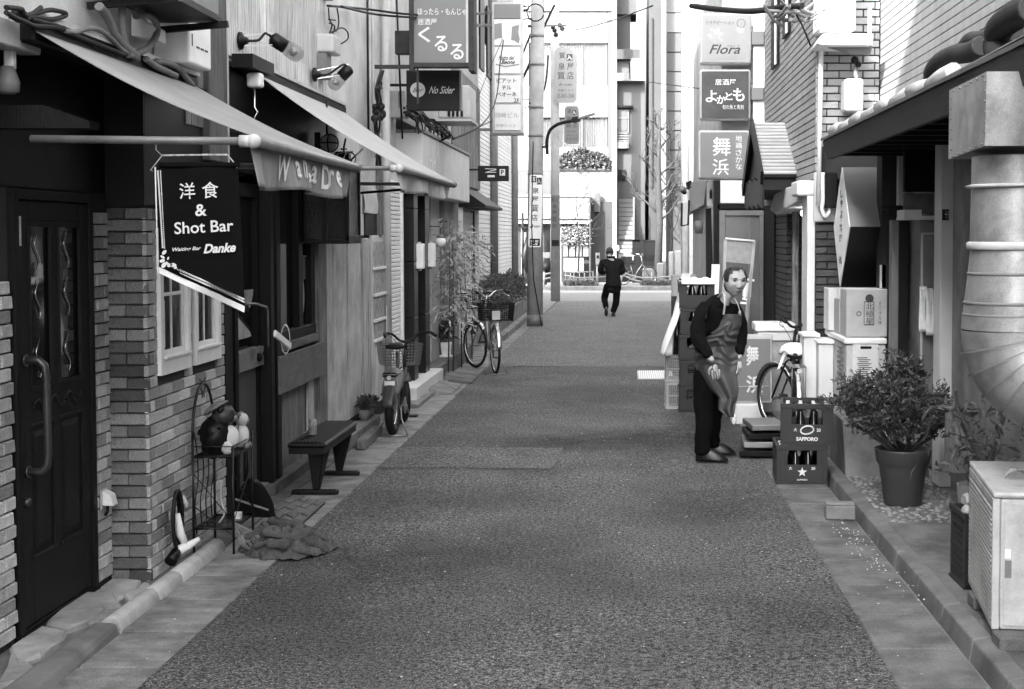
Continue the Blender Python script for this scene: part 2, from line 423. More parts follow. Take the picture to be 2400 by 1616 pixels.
# left: rounded concrete kerb pipe beside the wall, broken into lengths, and flat stones in the doorway
e = thing('left_kerb', None, None); e['kind'] = 'structure'
pk = [(6.76, 7.33), (7.335, 7.72), (7.725, 8.55)]
for a, b in pk:
    prof = [(-.055,-.05),(-.055,.02),(-.042,.058),(-.015,.076),(.015,.076),(.042,.058),(.055,.02),(.055,-.05)]
    t = MB().prism([(-2.50+px, a+.004, pz) for px, pz in prof], (0, b-a-.008, 0)); t.sm = [False, False] + [True]*8
    part('kerb_length', t, M_pipe, e, bevel=.004)
part('kerb_length', MB().add([(-2.58,5.2,-.05),(-2.40,5.0,-.05),(-2.43,6.74,-.05),(-2.57,6.72,-.05),(-2.60,5.2,.05),(-2.46,5.0,.035),(-2.455,6.74,.06),(-2.56,6.72,.07)],
     [(0,3,2,1),(4,5,6,7),(0,1,5,4),(1,2,6,5),(2,3,7,6),(3,0,4,7)]), M_kerb, e, bevel=.02, seg=2, label='worn flat length of kerb at the corner')
M_stone = mat('flat_stone', .3, .8, .3, 4, bump=.5, bscale=25, rand=.25, dirt=.35, dscale=6)
structure('doorway_floor', MB().box(-3.1, -2.55, 5.0, 9.3, -.1, .002), M_kerb)
st = thing('doorway_paving', None, None); st['kind'] = 'structure'
def stone(pts, z0, z1):
    n = len(pts); c = Vector((sum(p[0] for p in pts)/n, sum(p[1] for p in pts)/n))
    P = []
    for i in range(n):
        a, b = Vector(pts[i][:2]), Vector(pts[(i+1)%n][:2])
        P += [a, a.lerp(b, .5) + Vector((rnd.uniform(-.012,.012), rnd.uniform(-.012,.012)))]
    vs = [(p.x, p.y, z0) for p in P] + [(p.x, p.y, z1 - .012 + rnd.uniform(-.006,.004)) for p in P] + [(c.x + (p.x-c.x)*.9, c.y + (p.y-c.y)*.9, z1 + rnd.uniform(-.003,.003)) for p in P] + [(c.x, c.y, z1)]
    m = len(P); fs = []
    for l in (0, m): fs += [(l+i, l+(i+1)%m, l+m+(i+1)%m, l+m+i) for i in range(m)]
    fs += [(2*m+i, 2*m+(i+1)%m, 3*m) for i in range(m)]
    return MB().add(vs, fs)
g = lambda x, y: PZ(x, y, .02)
for pts in ([(205,1395),(262,1355),(330,1358),(322,1385),(275,1405),(215,1392)],
            [(195,1392),(268,1396),(285,1425),(245,1430),(205,1462),(160,1478),(105,1466)],
            [(205,1466),(250,1434),(298,1432),(240,1478)],
            [(100,1470),(160,1482),(150,1500),(95,1540),(40,1560),(22,1520),(60,1490)],
            [(290,1404),(325,1388),(342,1372),(352,1376),(345,1392),(300,1424)],
            [(25,1530),(80,1562),(50,1600),(-10,1610)]):
    part('flat_stone', stone([tuple(g(*p))[:2] for p in pts], -.05, .03 + rnd.uniform(-.008, .012)), M_stone, st)
# left step / slabs beyond the bicycles
structure('left_base', MB().box(-2.66, -2.47, 8.6, 16.0, -.1, .012), M_conc2)
# scraps and chips on the road
M_chip = mat('paper_scrap', .7, .8, .2, 10, bump=0)
mb = MB()
for i in range(330):
    y = 5.8 + 8*rnd.random()**1.3; x = rnd.uniform(-2.3, 1.5); s_ = rnd.uniform(.002, .008)
    a = rnd.uniform(0, 3.14); c_, n_ = math.cos(a), math.sin(a); k = rnd.uniform(.4, 1)
    z = .010 + .012*noise.noise(Vector((x*.9, y*.55, 3.1)))
    mb.add([(x+s_*c_, y+s_*n_, z), (x-s_*k*n_, y+s_*k*c_, z+.003), (x-s_*c_, y-s_*n_, z), (x+s_*k*n_, y-s_*k*c_, z+.002)], [(0,1,2,3)])
for cx_, cy_ in ((1.42, 8.9), (1.47, 8.7), (1.5, 8.0), (1.45, 8.35), (1.52, 7.6), (1.44, 9.3)):
    for i in range(16):
        x = cx_ + rnd.gauss(0, .05); y = cy_ + rnd.gauss(0, .2); s_ = rnd.uniform(.003, .012)
        a = rnd.uniform(0, 3.14); c_, n_ = math.cos(a), math.sin(a)
        mb.add([(x+s_*c_, y+s_*n_, .02), (x-s_*.5*n_, y+s_*.5*c_, .026), (x-s_*c_, y-s_*n_, .02), (x+s_*.5*n_, y-s_*.5*c_, .024)], [(0,1,2,3)])
o = part('ground_litter', mb, M_chip); set_tags(o, 'tiny pale scraps scattered over the asphalt and the gutters', 'litter', kind='stuff')
# ================================================================ LEFT SIDE OF THE ALLEY
XL = -2.64
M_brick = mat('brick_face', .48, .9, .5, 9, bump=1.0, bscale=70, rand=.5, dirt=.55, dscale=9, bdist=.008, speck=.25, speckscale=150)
M_brickd = mat('dark_shaded_brick', .16, .9, .6, 9, bump=1.0, bscale=70, rand=.65, dirt=.55, dscale=9, bdist=.008, speck=.25, speckscale=150)  # dark bricks of the return face, with awning shade put into the tone
M_mortar = mat('mortar', .035, .95, .2, 10, bump=.4)
M_plaster = mat('pale_plaster', .6, .9, .08, 3, bump=.35, bscale=160, dirt=.3, dscale=1.6, speck=.2, speckscale=180)
M_plaster2 = mat('grey_plaster', .42, .9, .1, 3, bump=.35, bscale=160, dirt=.25, dscale=1.4, speck=.12, speckscale=180)
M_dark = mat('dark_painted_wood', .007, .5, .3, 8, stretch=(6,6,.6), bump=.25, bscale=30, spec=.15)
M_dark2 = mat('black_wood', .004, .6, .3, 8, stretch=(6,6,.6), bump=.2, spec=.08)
M_door = mat('brown_door_wood', .009, .5, .3, 5, stretch=(14,14,1), bump=.5, bscale=24, spec=.2)
M_wood = mat('weathered_plank', .46, .85, .6, 3, stretch=(16,16,.8), bump=.4, bscale=18, rand=.18, dirt=.3, dscale=2)
M_woodg = mat('grey_plank', .17, .8, .65, 3, stretch=(16,16,.9), bump=.4, bscale=18, rand=.2, dirt=.35, dscale=3)
M_woodh = mat('grey_plank_lying', .14, .8, .35, 3, stretch=(16,.9,16), bump=.4, bscale=18, rand=.2, dirt=.3, dscale=3)
M_ply = mat('plywood', .12, .85, .2, 4, stretch=(6,1,6), bump=.2, dirt=.25, dscale=4)
M_wht = mat('white_frame', .78, .5, .05, 10, bump=.05, dirt=.12, dscale=6)
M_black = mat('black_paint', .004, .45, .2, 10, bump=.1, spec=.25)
M_metal = mat('dull_metal', .3, .38, .15, 8, metal=.7, bump=.08, dirt=.25, dscale=8)
M_chrome = mat('bright_metal', .6, .22, .1, 8, metal=1.0, bump=.0)
M_grey = mat('grey_paint', .15, .5, .12, 6, bump=.1, dirt=.2, dscale=4)
M_lgrey = mat('light_grey_casing', .45, .5, .06, 6, bump=.05, dirt=.2, dscale=5)
M_rub = mat('rubber', .007, .6, .2, 20, bump=.1, spec=.3)
M_glass = glass_mat('dark_glass', .01, .04, .75)
M_glass2 = glass_mat('clear_glass', .02, .03, .28)
M_dirtwall = mat('stained_wall', .2, .9, .3, 2.5, bump=.3, dirt=.5, dscale=2)

# ---- bricks: one mesh per size and variant, shared by all
def brick_mesh(L, k, H=.059, D=.024, m=None):
    r_ = random.Random(k*31 + int(L*1000))
    nx = 3
    vs = []; 
    xs = [-L/2 + L*i/nx for i in range(nx+1)]
    j = lambda a: r_.uniform(-a, a)
    fr = [(x + j(.0015), -D + j(.002), z + j(.0018)) for z in (-H/2+.004, H/2-.004) for x in [xs[0]+.004] + xs[1:-1] + [xs[-1]-.004]]
    md = [(x + j(.001), -D+.005, z + j(.001)) for z in (-H/2, H/2) for x in xs]
    bk = [(x, .0, z) for z in (-H/2, H/2) for x in xs]
    n = nx+1
    vs = fr + md + bk; fs = []
    for i in range(nx):
        fs.append((i, i+1, n+i+1, n+i))
        fs.append((2*n+i, 2*n+i+1, i+1, i)); fs.append((n+i, n+i+1, 3*n+i+1, 3*n+i))
        fs.append((4*n+i, 4*n+i+1, 2*n+i+1, 2*n+i)); fs.append((3*n+i, 3*n+i+1, 5*n+i+1, 5*n+i))
    fs += [(0, n, 3*n, 2*n), (n-1, 3*n-1, 4*n-1, 2*n-1), (2*n, 3*n, 5*n, 4*n), (3*n-1, 5*n-1, 6*n-1, 4*n-1)]
    t = MB().add(vs, fs); me = t.mesh('brick'); fix_normals(me); me.materials.append(m or M_brick); return me
BR = {}
def brick(parent, L, x, y, z, rz, m=None, D=.024):
    k = (round(L, 3), rnd.randrange(4), m.name if m else '', D)
    if k not in BR: BR[k] = brick_mesh(L, k[1], D=D, m=m)
    o = bpy.data.objects.new('brick', BR[k]); o.location = Vector((x, y, z)) - parent.location; o.rotation_euler = (0, rnd.uniform(-.006, .006), rz); link(o, parent); return o
CP = .0672
def brick_run(parent, a0, a1, fixed, axis, z0, z1, first=0.0, holes=(), m=None, unit=.205, D=.024, off=.01):
    """courses of running bond between a0 and a1 along axis ('y': wall faces +x, 'x': wall faces -y, 'X-': wall faces -x)"""
    row = 0; z = z0 + CP/2; cnt = 0
    while z < z1:
        s_ = a0 - (first if row % 2 else first + (unit+off)/2)
        while s_ < a1 - .02:
            p, q = max(s_, a0), min(s_ + unit, a1)
            s_ += unit + off
            segs = [(p, q)]
            for h0, h1, hz0, hz1 in holes:
                if hz0 - CP*.5 < z < hz1 + CP*.5:
                    ns = []
                    for a, b in segs:
                        if b <= h0 or a >= h1: ns.append((a, b)); continue
                        if a < h0: ns.append((a, h0))
                        if b > h1: ns.append((h1, b))
                    segs = ns
            for a, b in segs:
                if b - a < .03: continue
                L = round((b-a)*50)/50 if (b-a) < unit-.003 else unit
                c = (a+b)/2; jz = rnd.uniform(-.0015, .0015)
                if axis == 'y': brick(parent, L, fixed, c, z+jz, math.pi/2, m, D)
                elif axis == 'x': brick(parent, L, c, fixed, z+jz, 0, m, D)
                else: brick(parent, L, fixed, c, z+jz, -math.pi/2, m, D)
                cnt += 1
        z += CP; row += 1
    return cnt

# ---------------------------------------------------------------- brick bar
B1 = thing('brick_building', 'brick-faced bar with a dark panelled door and two white windows at the left', 'building', (-2.66, 8, 0))
HOLES = [(7.93, 8.48, 1.13, 1.97), (8.57, 9.11, 1.13, 1.97)]
t = MB()
t.box(-2.93, -2.877, 2.0, 6.56, -.05, 2.8)            # recess wall left of the door
t.box(-2.93, -2.875, 7.55, 7.80, -.05, 2.8)
t.box(-2.93, -2.875, 6.56, 7.55, 2.15, 2.8)
t.box(-2.93, -2.662, 7.80, 7.94, -.05, 2.8)           # pier
t.box(-2.78, -2.662, 7.94, 9.262, -.05, 1.135); t.box(-2.78, -2.662, 7.94, 9.262, 1.965, 2.8)
t.box(-2.78, -2.662, 8.475, 8.575, 1.135, 1.965); t.box(-2.78, -2.662, 9.105, 9.262, 1.135, 1.965)
part('wall', t, M_mortar, B1)
n = brick_run(B1, 7.776, 9.262, -2.664, 'y', .0, 2.06, holes=HOLES)
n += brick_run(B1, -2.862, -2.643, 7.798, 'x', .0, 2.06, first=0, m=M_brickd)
n += brick_run(B1, 7.552, 7.776, -2.878, 'y', .04, 2.06, first=.05)
n += brick_run(B1, 6.02, 6.555, -2.878, 'y', .04, 1.75, first=.02)
part('upper_shade_sheet', MB().box(-2.874, -2.866, 4.0, 7.79, 2.16, 2.79).box(-2.865, -2.65, 7.775, 7.795, 2.09, 2.79).box(-2.66, -2.65, 7.80, 9.26, 2.10, 2.79), M_black, B1, kind='stuff')  # black sheets standing in for the deep shade under the awning
part('ceiling_board', MB().box(-2.93, -2.62, 2.0, 9.27, 2.8, 2.84), M_dark2, B1)
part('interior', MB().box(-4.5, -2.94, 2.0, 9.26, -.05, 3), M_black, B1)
t = MB().box(-8, -2.66, 6.05, 9.27, 2.845, 10.3).box(-8, -2.66, 2.7, 6.049, 2.845, 8.9).box(-8, -2.66, -14, 2.699, 2.845, 10.3); t.box(-8, -2.98, -14, 2.0, -.05, 2.845)  # unseen roof heights stepped to shape the sun patch on the right siding
part('upper_wall', t, M_plaster, B1)
# windows of the brick wall
def swin(y0, y1):
    w = thing('window', None, None, (0, 0, 0)); w.parent = B1; w.location = Vector((-2.66, y0, 1.55)) - B1.location
    w_off = MB()
    def P(mb, m, nm, bv=.002):
        me = mb.mesh(nm, Vector((-2.66, y0, 1.55))); fix_normals(me); me.materials.append(m); o = bpy.data.objects.new(nm, me); link(o, w)
        if bv: md = o.modifiers.new('b', 'BEVEL'); md.width = bv; md.segments = 1
        return o
    z0, z1 = 1.135, 1.97; f = .055
    t = MB().box(-2.67, -2.617, y0, y0+f, z0, z1).box(-2.67, -2.617, y1-f, y1, z0, z1).box(-2.67, -2.617, y0+f, y1-f, z0, z0+.09).box(-2.67, -2.617, y0+f, y1-f, z1-f, z1)
    P(t, M_wht, 'frame')
    P(MB().box(-2.69, -2.60, y0+f-.01, y1-f+.01, z0+.09, z0+.105), M_wht, 'sill')
    ym = (y0+y1)/2; t = MB()
    for a, b in ((y0+f, ym-.004), (ym+.004, y1-f)):
        pass
    t.box(-2.66, -2.64, y0+f, y0+f+.03, z0+.105, z1-f).box(-2.66, -2.64, y1-f-.03, y1-f, z0+.105, z1-f)
    t.box(-2.66, -2.64, y0+f+.03, y1-f-.03, z0+.105, z0+.135)
    t.box(-2.657, -2.645, y0+f+.03, y1-f-.03, 1.58, 1.60)
    t.box(-2.657, -2.645, ym-.008, ym+.008, z0+.135, z1-f)
    P(t, M_wht, 'sash')
    P(MB().box(-2.654, -2.650, y0+f+.02, y1-f-.02, z0+.12, z1-f), M_glass2, 'pane', 0)
    def cur(u, v): return (-2.70+.008*math.sin(u*38), y0+f+.03+(y1-y0-2*f-.06)*(u*.55), z0+.14+(z1-z0-.2)*v)
    P(MB().grid(cur, 30, 2), mat('curtain_cloth', .32, .9, .2, 8, bump=.2), 'curtain', 0)
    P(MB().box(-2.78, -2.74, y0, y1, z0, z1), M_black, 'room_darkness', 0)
    P(MB().box(-2.647, -2.643, y0+f+.035, y0+f+.09, z0+.15, z0+.42), mat('sticker', .6, .6, .35, 40, bump=0), 'sticker', 0)
swin(7.93, 8.48); swin(8.57, 9.11)
# the door
D = bpy.data.objects.new('door', None); link(D, B1); D.location = Vector((-2.88, 7.05, .04)) - B1.location
def dp(nm, mb, m, bv=.004, **k):
    me = mb.mesh(nm, Vector((-2.88, 7.05, .04))); fix_normals(me); me.materials.append(m); o = bpy.data.objects.new(nm, me); link(o, D)
    if bv: md = o.modifiers.new('b', 'BEVEL'); md.width = bv; md.segments = 2; md.limit_method = 'ANGLE'
    return o
y0, y1 = 6.565, 7.545
dp('door_frame', MB().box(-2.90, -2.845, y0, y0+.055, .035, 2.15).box(-2.90, -2.845, y1-.05, y1, .035, 2.15).box(-2.90, -2.845, y0+.055, y1-.05, 2.10, 2.15).box(-2.90, -2.852, y0+.055, y1-.05, .035, .05), M_dark)
a, b = y0+.06, y1-.055; mid = 7.055
dp('stile', MB().box(-2.89, -2.858, a, a+.12, .055, 2.095), M_door)
dp('stile', MB().box(-2.89, -2.858, b-.10, b, .055, 2.095), M_door)
dp('stile', MB().box(-2.889, -2.859, mid-.035, mid+.035, .36, 2.0), M_door)
dp('rail', MB().box(-2.889, -2.859, a+.12, b-.10, .055, .36), M_door)
dp('rail', MB().box(-2.888, -2.86, a+.12, b-.10, 1.02, 1.17), M_door)
dp('rail', MB().box(-2.888, -2.86, a+.12, b-.10, 2.0, 2.095), M_door)
for p, q in ((a+.12, mid-.035), (mid+.035, b-.10)):
    t = MB().box(-2.886, -2.872, p, q, .36, 1.02)
    dp('panel', t, M_door, 0)
    t = MB().add([(-2.872,p+.035,.40),(-2.872,q-.035,.40),(-2.872,q-.035,.98),(-2.872,p+.035,.98),(-2.861,p+.06,.43),(-2.861,q-.06,.43),(-2.861,q-.06,.95),(-2.861,p+.06,.95)], [(4,5,6,7),(0,1,5,4),(1,2,6,5),(2,3,7,6),(3,0,4,7)])
    dp('raised_panel', t, M_door, 0)
    for zz in (.36, 1.0): dp('moulding', MB().box(-2.874, -2.853, p, q, zz, zz+.022), M_door, .006)
    dp('pane', MB().box(-2.878, -2.874, p, q, 1.17, 2.0), M_glass, 0)
    t = MB()
    for zz in (1.17, 1.97): t.box(-2.872, -2.853, p, q, zz, zz+.028)
    t.box(-2.872, -2.853, p, p+.018, 1.198, 1.97); t.box(-2.872, -2.853, q-.018, q, 1.198, 1.97)
    dp('glazing_bead', t, M_door, .004)
    c = (p+q)/2; t = MB()      # wrought scrolls behind the glass
    for zc in (1.33, 1.62, 1.86):
        pts = [(-2.868, c + .05*math.sin(s_*math.pi)*(1 if s_ < .5 else 1)*math.cos(s_*4.5), zc - .10 + .2*s_) for s_ in [i/14 for i in range(15)]]
        t.tube(pts, [.001+.0035*math.sin(math.pi*i/14) for i in range(15)], 6)
    dp('scroll', t, M_chrome, 0)
t = MB()                                                    # carved frieze
for i in range(46):
    u = i/45; yy = a+.15 + (b-a-.28)*u; zz = 1.095 + .032*math.sin(u*19)
    t.ball((-2.857, yy, zz), rnd.uniform(.008, .02), 6, 5, (.5, 1, rnd.uniform(.6, 1.2)))
dp('carving', t, M_door, 0)
hp = [(-2.858, 6.68, 1.335), (-2.79, 6.68, 1.335), (-2.765, 6.685, 1.31), (-2.76, 6.69, 1.26), (-2.76, 6.70, .88), (-2.765, 6.70, .83), (-2.79, 6.695, .80), (-2.858, 6.69, .80)]
M_handle = mat('bronze_pipe', .07, .35, .2, 6, metal=.6, bump=.1)
dp('handle', MB().tube(hp, .019, 12).lathe([(.03,0),(.03,.012)], (-2.858, 6.68, 1.335), 14, 'x').lathe([(.03,0),(.03,.012)], (-2.858, 6.69, .80), 14, 'x'), M_handle, 0)
dp('lock', MB().lathe([(.022,0),(.022,.02),(.012,.03)], (-2.858, 6.655, .66), 14, 'x'), M_handle, 0)
dp('threshold', MB().box(-2.90, -2.835, y0, y1, .0, .034), M_dark)
tag_ = single('door_sticker', MB().box(-2.857, -2.8555, 6.60, 6.665, 1.88, 2.02), mat('sticker', .6, .6, .35, 40, bump=0), 'pale sticker with small print stuck high on the dark door', 'sticker')
# socket box on the brick
e = thing('outdoor_socket', 'white outdoor socket cover low on the brick beside the dark door', 'socket', (-2.85, 7.66, .5))
part('backplate', MB().box(-2.856, -2.845, 7.60, 7.69, .435, .545), M_lgrey, e, bevel=.003)
part('cover', MB().add([(-2.845,7.605,.54),(-2.845,7.685,.54),(-2.80,7.685,.515),(-2.80,7.605,.515),(-2.845,7.605,.46),(-2.845,7.685,.46),(-2.785,7.685,.455),(-2.785,7.605,.455)], [(0,1,2,3),(4,7,6,5),(0,3,7,4),(1,5,6,2),(3,2,6,7),(0,4,5,1)]), M_wht, e, bevel=.006, seg=2)
part('plug', MB().tube([(-2.83,7.645,.455),(-2.83,7.645,.42),(-2.845,7.65,.40)], .009, 8), M_rub, e)

# ---------------------------------------------------------------- awnings
M_canvas = mat('awning_canvas', .25, .9, .1, 5, stretch=(1,1,1), bump=.25, bscale=250, wave=(7,'Y',.06), dirt=.2, dscale=1.5)
M_canvas2 = mat('awning_canvas_pale', .36, .9, .07, 5, bump=.2, bscale=250, wave=(7,'Y',.04), dirt=.15, dscale=1.5)
M_awnpipe = mat('awning_pipe', .18, .45, .15, 8, metal=.3, bump=.1, dirt=.25, dscale=6)
def awning(label, ya, yb, xw, zw, xf, zf, canvas, drop, letters=None, pipe=.03, dark_end=None):
    A = thing('awning', label, 'awning', (xw, ya, zf), group='shop awnings over the left side')
    def cl(u, v):
        y = ya + .03 + (yb-ya-.06)*u; x = xw + (xf-xw)*v; z = zw + (zf+.02-zw)*v - .035*math.sin(math.pi*v)*(1-.25*math.sin(u*9))
        return (x, y, z)
    part('canvas', MB().grid(cl, 40, 14), canvas, A, solid=.004, bevel=-1)
    part('front_bar', MB().tube([(xf, ya, zf), (xf, yb, zf)], pipe, 14), M_awnpipe, A)
    for yy in (ya, yb):
        part('side_arm', MB().tube([(xf, yy, zf), (xf-.5, yy, zf+.005), (xw, yy, zf+.01)], pipe*.8, 12), M_awnpipe, A)
        part('elbow', MB().ball((xf, yy, zf), pipe*1.5, 14, 10).lathe([(pipe*1.25,0),(pipe*1.25,-.06)], (xf, yy, zf), 14, 'x'), M_lgrey if yy == ya else M_awnpipe, A)
    part('roller_case', MB().box(xw-.10, xw+.02, ya, yb, zw-.06, zw+.05), M_dark, A, bevel=.012)
    part('rail', MB().box(xw-.0, xw+.03, ya, yb, zw+.052, zw+.075), M_lgrey, A)
    def warp(p):
        u = (p.y-ya)/(yb-ya); k = (zf - p.z)/drop
        d = .028*math.sin(u*17+1) + .013*math.sin(u*41) + .007*math.sin(u*73+2)
        return Vector((xf - .03 + d*k*1.1, p.y + .012*math.sin(u*33)*k, p.z - .012*math.sin(u*11)*k))
    def va(u, v): return warp(Vector((xf, ya+.04+(yb-ya-.08)*u, zf-drop*v)))
    part('valance', MB().grid(va, 110, 8), canvas, A, solid=.003, bevel=-1)
    if letters:
        for tx, y_, w_, h_ in letters:
            text_on(tx, (xf, y_, zf-drop*.45), (0,1,0), (0,0,1), w_, h_, M_white, A, 'lettering', bold=.02, warp=lambda p: warp(p) + Vector((.007,0,0)))
    return A
A1 = awning('long grey canvas awning nearest the camera, white words on its valance', 6.09, 8.43, -2.56, 2.82, -1.6, 2.335, M_canvas, .19,
       [('W', 6.75, .20, .12), ('a', 6.97, .13, .09), ('n,', 7.17, .16, .12), ('a', 7.44, .12, .09), ('D', 7.66, .15, .125), ('r', 7.80, .09, .09), ('e', 7.93, .12, .09)], .0215)
A2 = awning('paler canvas awning behind the first one, plain valance', 9.93, 13.1, -2.60, 3.07, -1.59, 2.40, M_canvas2, .145, None, .021)
part('case_end', MB().box(-2.60, -2.46, 9.36, 9.93, 3.04, 3.13), M_dark, A2)
e = thing('awning_crank', 'white awning gear box with a hanging crank hook under the dark case', 'awning crank', (-2.55, 9.6, 3.0))
part('gear_box', MB().box(-2.56, -2.46, 9.56, 9.66, 2.93, 3.03), M_wht, e, bevel=.02, seg=3)
part('hook', MB().tube([(-2.52,9.62,2.93),(-2.52,9.62,2.80),(-2.50,9.62,2.77),(-2.52,9.62,2.73),(-2.53,9.62,2.4)], .006, 6), M_chrome, e)
# box and fittings at the near left corner
single('neighbour_awning_case', MB().box(-2.70, -2.60, 4.6, 6.31, 2.73, 2.845), M_lgrey, 'pale grey case end sticking in at the top left edge', 'awning case', bevel=.006)
e = thing('wall_lamp', 'white bowl lamp under the pale case at the top left edge', 'lamp', (-2.62, 6.1, 2.62), group=None)
part('shade', MB().lathe([(.025,0),(.035,-.02),(.052,-.07),(.048,-.11),(.03,-.12)], (-2.67, 6.12, 2.66), 16), M_grey, e)
part('stem', MB().box(-2.69, -2.65, 6.13, 6.17, 2.65, 2.73), M_wht, e, bevel=.004)
single('timber_bracket', MB().prism([(-2.90,6.2,2.40),(-2.35,6.2,2.40),(-2.35,6.2,2.43),(-2.55,6.2,2.50),(-2.90,6.2,2.50)], (0,.12,0)), M_dark, 'weathered timber bracket in the gloom under the near awning', 'bracket')

# ---------------------------------------------------------------- the hanging banner
BN = thing('banner', 'black pennant banner lettered Shot Bar hanging from the near awning pipe', 'banner', (-2.0, 6.12, 2.2))
yb_ = 6.12
def Q(sx, sy, d=0.0): return PY(sx, sy, yb_ + d)
M_ban = mat('banner_cloth', .004, .9, .15, 12, bump=.1, spec=.1)
M_banw = mat('banner_white', .62, .8, .05, 12, bump=0)
def bil(a, b, c, d, nu, nv, wob=.006, off=0):
    a, b, c, d = map(Vector, (a, b, c, d))
    def fn(u, v):
        p = a.lerp(b, u).lerp(d.lerp(c, u), v); p.y += wob*math.sin(u*7+v*3) + off; return p
    return fn
TLc, TRc, BRc, BLc = Q(366,392), Q(557,380), Q(574,718), Q(373,626)
part('cloth', MB().grid(bil(TLc, TRc, BRc, BLc, 1, 1), 16, 16), M_ban, BN, bevel=-1, solid=.002)
def strip(p, q, r_, s_, nm, off=-.006, m=M_banw): part(nm, MB().grid(bil(p, q, r_, s_, 1, 1, .006, off), 14, 1), m, BN, bevel=-1)
strip(Q(373,626), Q(574,718), Q(574,733), Q(373,640), 'lower_hem')
strip(Q(363,392), Q(366,392), Q(373,640), Q(370,640), 'side_hem')
strip(Q(369,400), Q(372,400), Q(384,582), Q(381,582), 'border_line'); strip(Q(376,400), Q(377.5,400), Q(388,584), Q(386.5,584), 'border_line')
strip(Q(417,628), Q(574,701), Q(574,703), Q(417,630), 'border_line'); strip(Q(417,635), Q(574,707), Q(574,710), Q(417,638), 'border_line')
t = MB()
for i in range(40):
    p = Q(373.3+.298*i*1.0, 402+4.55*i); t.obox((p.x, p.y-.012, p.z), (.004, .002, .003))
for i in range(44):
    p = Q(418+3.55*i, 632+1.655*i); t.obox((p.x, p.y-.012, p.z), (.003, .002, .004))
part('border_dots', t, M_banw, BN, kind='stuff')
t = MB()
for cx_, cy_, r1, r2, an in ((385,592,7,4,.8),(381,603,6,3,-.6),(380,612,7,4,.3),(384,622,8,5,.9),(392,618,5,3,-.9),(398,622,7,4,.5),(406,622,8,5,-.2),(411,628,4,3,.2),(394,606,4,2,1.2)):
    c = Q(cx_, cy_, -.010); k = 6.12/3300
    for s_ in range(10):
        a0, a1 = 2*math.pi*s_/10, 2*math.pi*(s_+1)/10
        pt = lambda a: (c.x + k*(r1*math.cos(a)*math.cos(an) - r2*math.sin(a)*math.sin(an)), c.y, c.z + k*(r1*math.cos(a)*math.sin(an) + r2*math.sin(a)*math.cos(an)))
        t.add([tuple(c), pt(a0), pt(a1)], [(0,1,2)])
part('corner_flourish', t, M_banw, BN, bevel=-1)
kk = 6.12/3300
def btxt(tx, sx, sy, w, h, **k): text_on(tx, Q(sx, sy, -.008), (1, 0, .055), (-.03, 0, 1), w*kk, h*kk, M_banw, BN, 'lettering', **k)
btxt('洋', 439, 448, 37, 38, bold=.006); btxt('食', 493, 446, 38, 38, bold=.006)
btxt('&', 471, 493, 27, 28, bold=.015); btxt('Shot Bar', 478, 532, 138, 28, bold=.012)
btxt('Waiting Bar', 438, 585, 67, 11, bold=.02, shear=.3); btxt('Danke', 515, 582, 76, 22, bold=.035, shear=.3)
part('top_rod', MB().tube([Q(380,365,0), Q(533,363,0)], .005, 6), M_wood, BN)
part('cord', MB().tube([Q(380,365), Q(352,400), Q(358,402)], .002, 5).tube([Q(533,363), Q(552,386), Q(556,395)], .003, 5).tube([Q(365,330), Q(366,352), Q(380,365)], .002, 5).tube([Q(537,330), Q(537,362)], .003, 5), M_lgrey, BN)
def bb(u, v): return (Q(366+191*u, 0).x, yb_ + .0 - .004, Q(380, 375+17*v).z)
part('top_fold', MB().box(Q(366,0).x, Q(557,0).x, yb_-.012, yb_+.012, Q(460,392).z, Q(460,381).z), M_ban, BN, bevel=.005)

# ---------------------------------------------------------------- upper wall fittings, near
e = thing('air_conditioner', 'air conditioner on angle brackets high on the left wall, seen from below', 'air conditioner', (-2.5, 7.4, 3.1))
part('casing', MB().box(-2.60, -2.26, 6.9, 7.9, 3.14, 3.72), M_grey, e, bevel=.015, seg=2)
part('base_pan', MB().box(-2.60, -2.25, 6.88, 7.92, 3.115, 3.138), M_dark, e)
for yy in (7.0, 7.86):
    part('bracket', MB().beam((-2.65, yy, 3.06), (-2.2, yy, 3.10), .03, .035), M_dark, e)
e = thing('water_heater', 'white boxed water heater on the left wall beside the wooden post', 'water heater', (-2.55, 8.2, 3.2))
part('casing', MB().box(-2.655, -2.45, 7.97, 8.39, 2.90, 3.75), M_wht, e, bevel=.015, seg=3)
t = MB()
for i in range(3): t.box(-2.451, -2.447, 8.10+i*.08, 8.155+i*.08, 3.0, 3.01)
t.box(-2.451, -2.447, 8.015, 8.025, 3.0, 3.07)
part('vent_slot', t, M_black, e)
part('pipe', MB().tube([(-2.56,8.06,2.95),(-2.56,8.06,2.78)], .015, 8).tube([(-2.56,8.16,2.95),(-2.58,8.17,2.74)], .012, 8).tube([(-2.56,8.25,2.95),(-2.56,8.27,2.72)], .01, 8), M_lgrey, e)
single('vent_hood', MB().prism([(-2.655,7.62,3.12),(-2.655,7.62,3.0),(-2.52,7.62,2.98),(-2.52,7.62,3.05)], (0,.16,0)), M_wht, 'small white hood vent under the air conditioner', 'vent hood', bevel=.005)
def W_(pts, x=-2.52): return [PX(a, b, x) for a, b in pts]
M_hose = mat('duct_tape_hose', .15, .7, .12, 12, bump=.3, bscale=40, dirt=.3, dscale=8)
G = 'insulated pipes over the near awning'
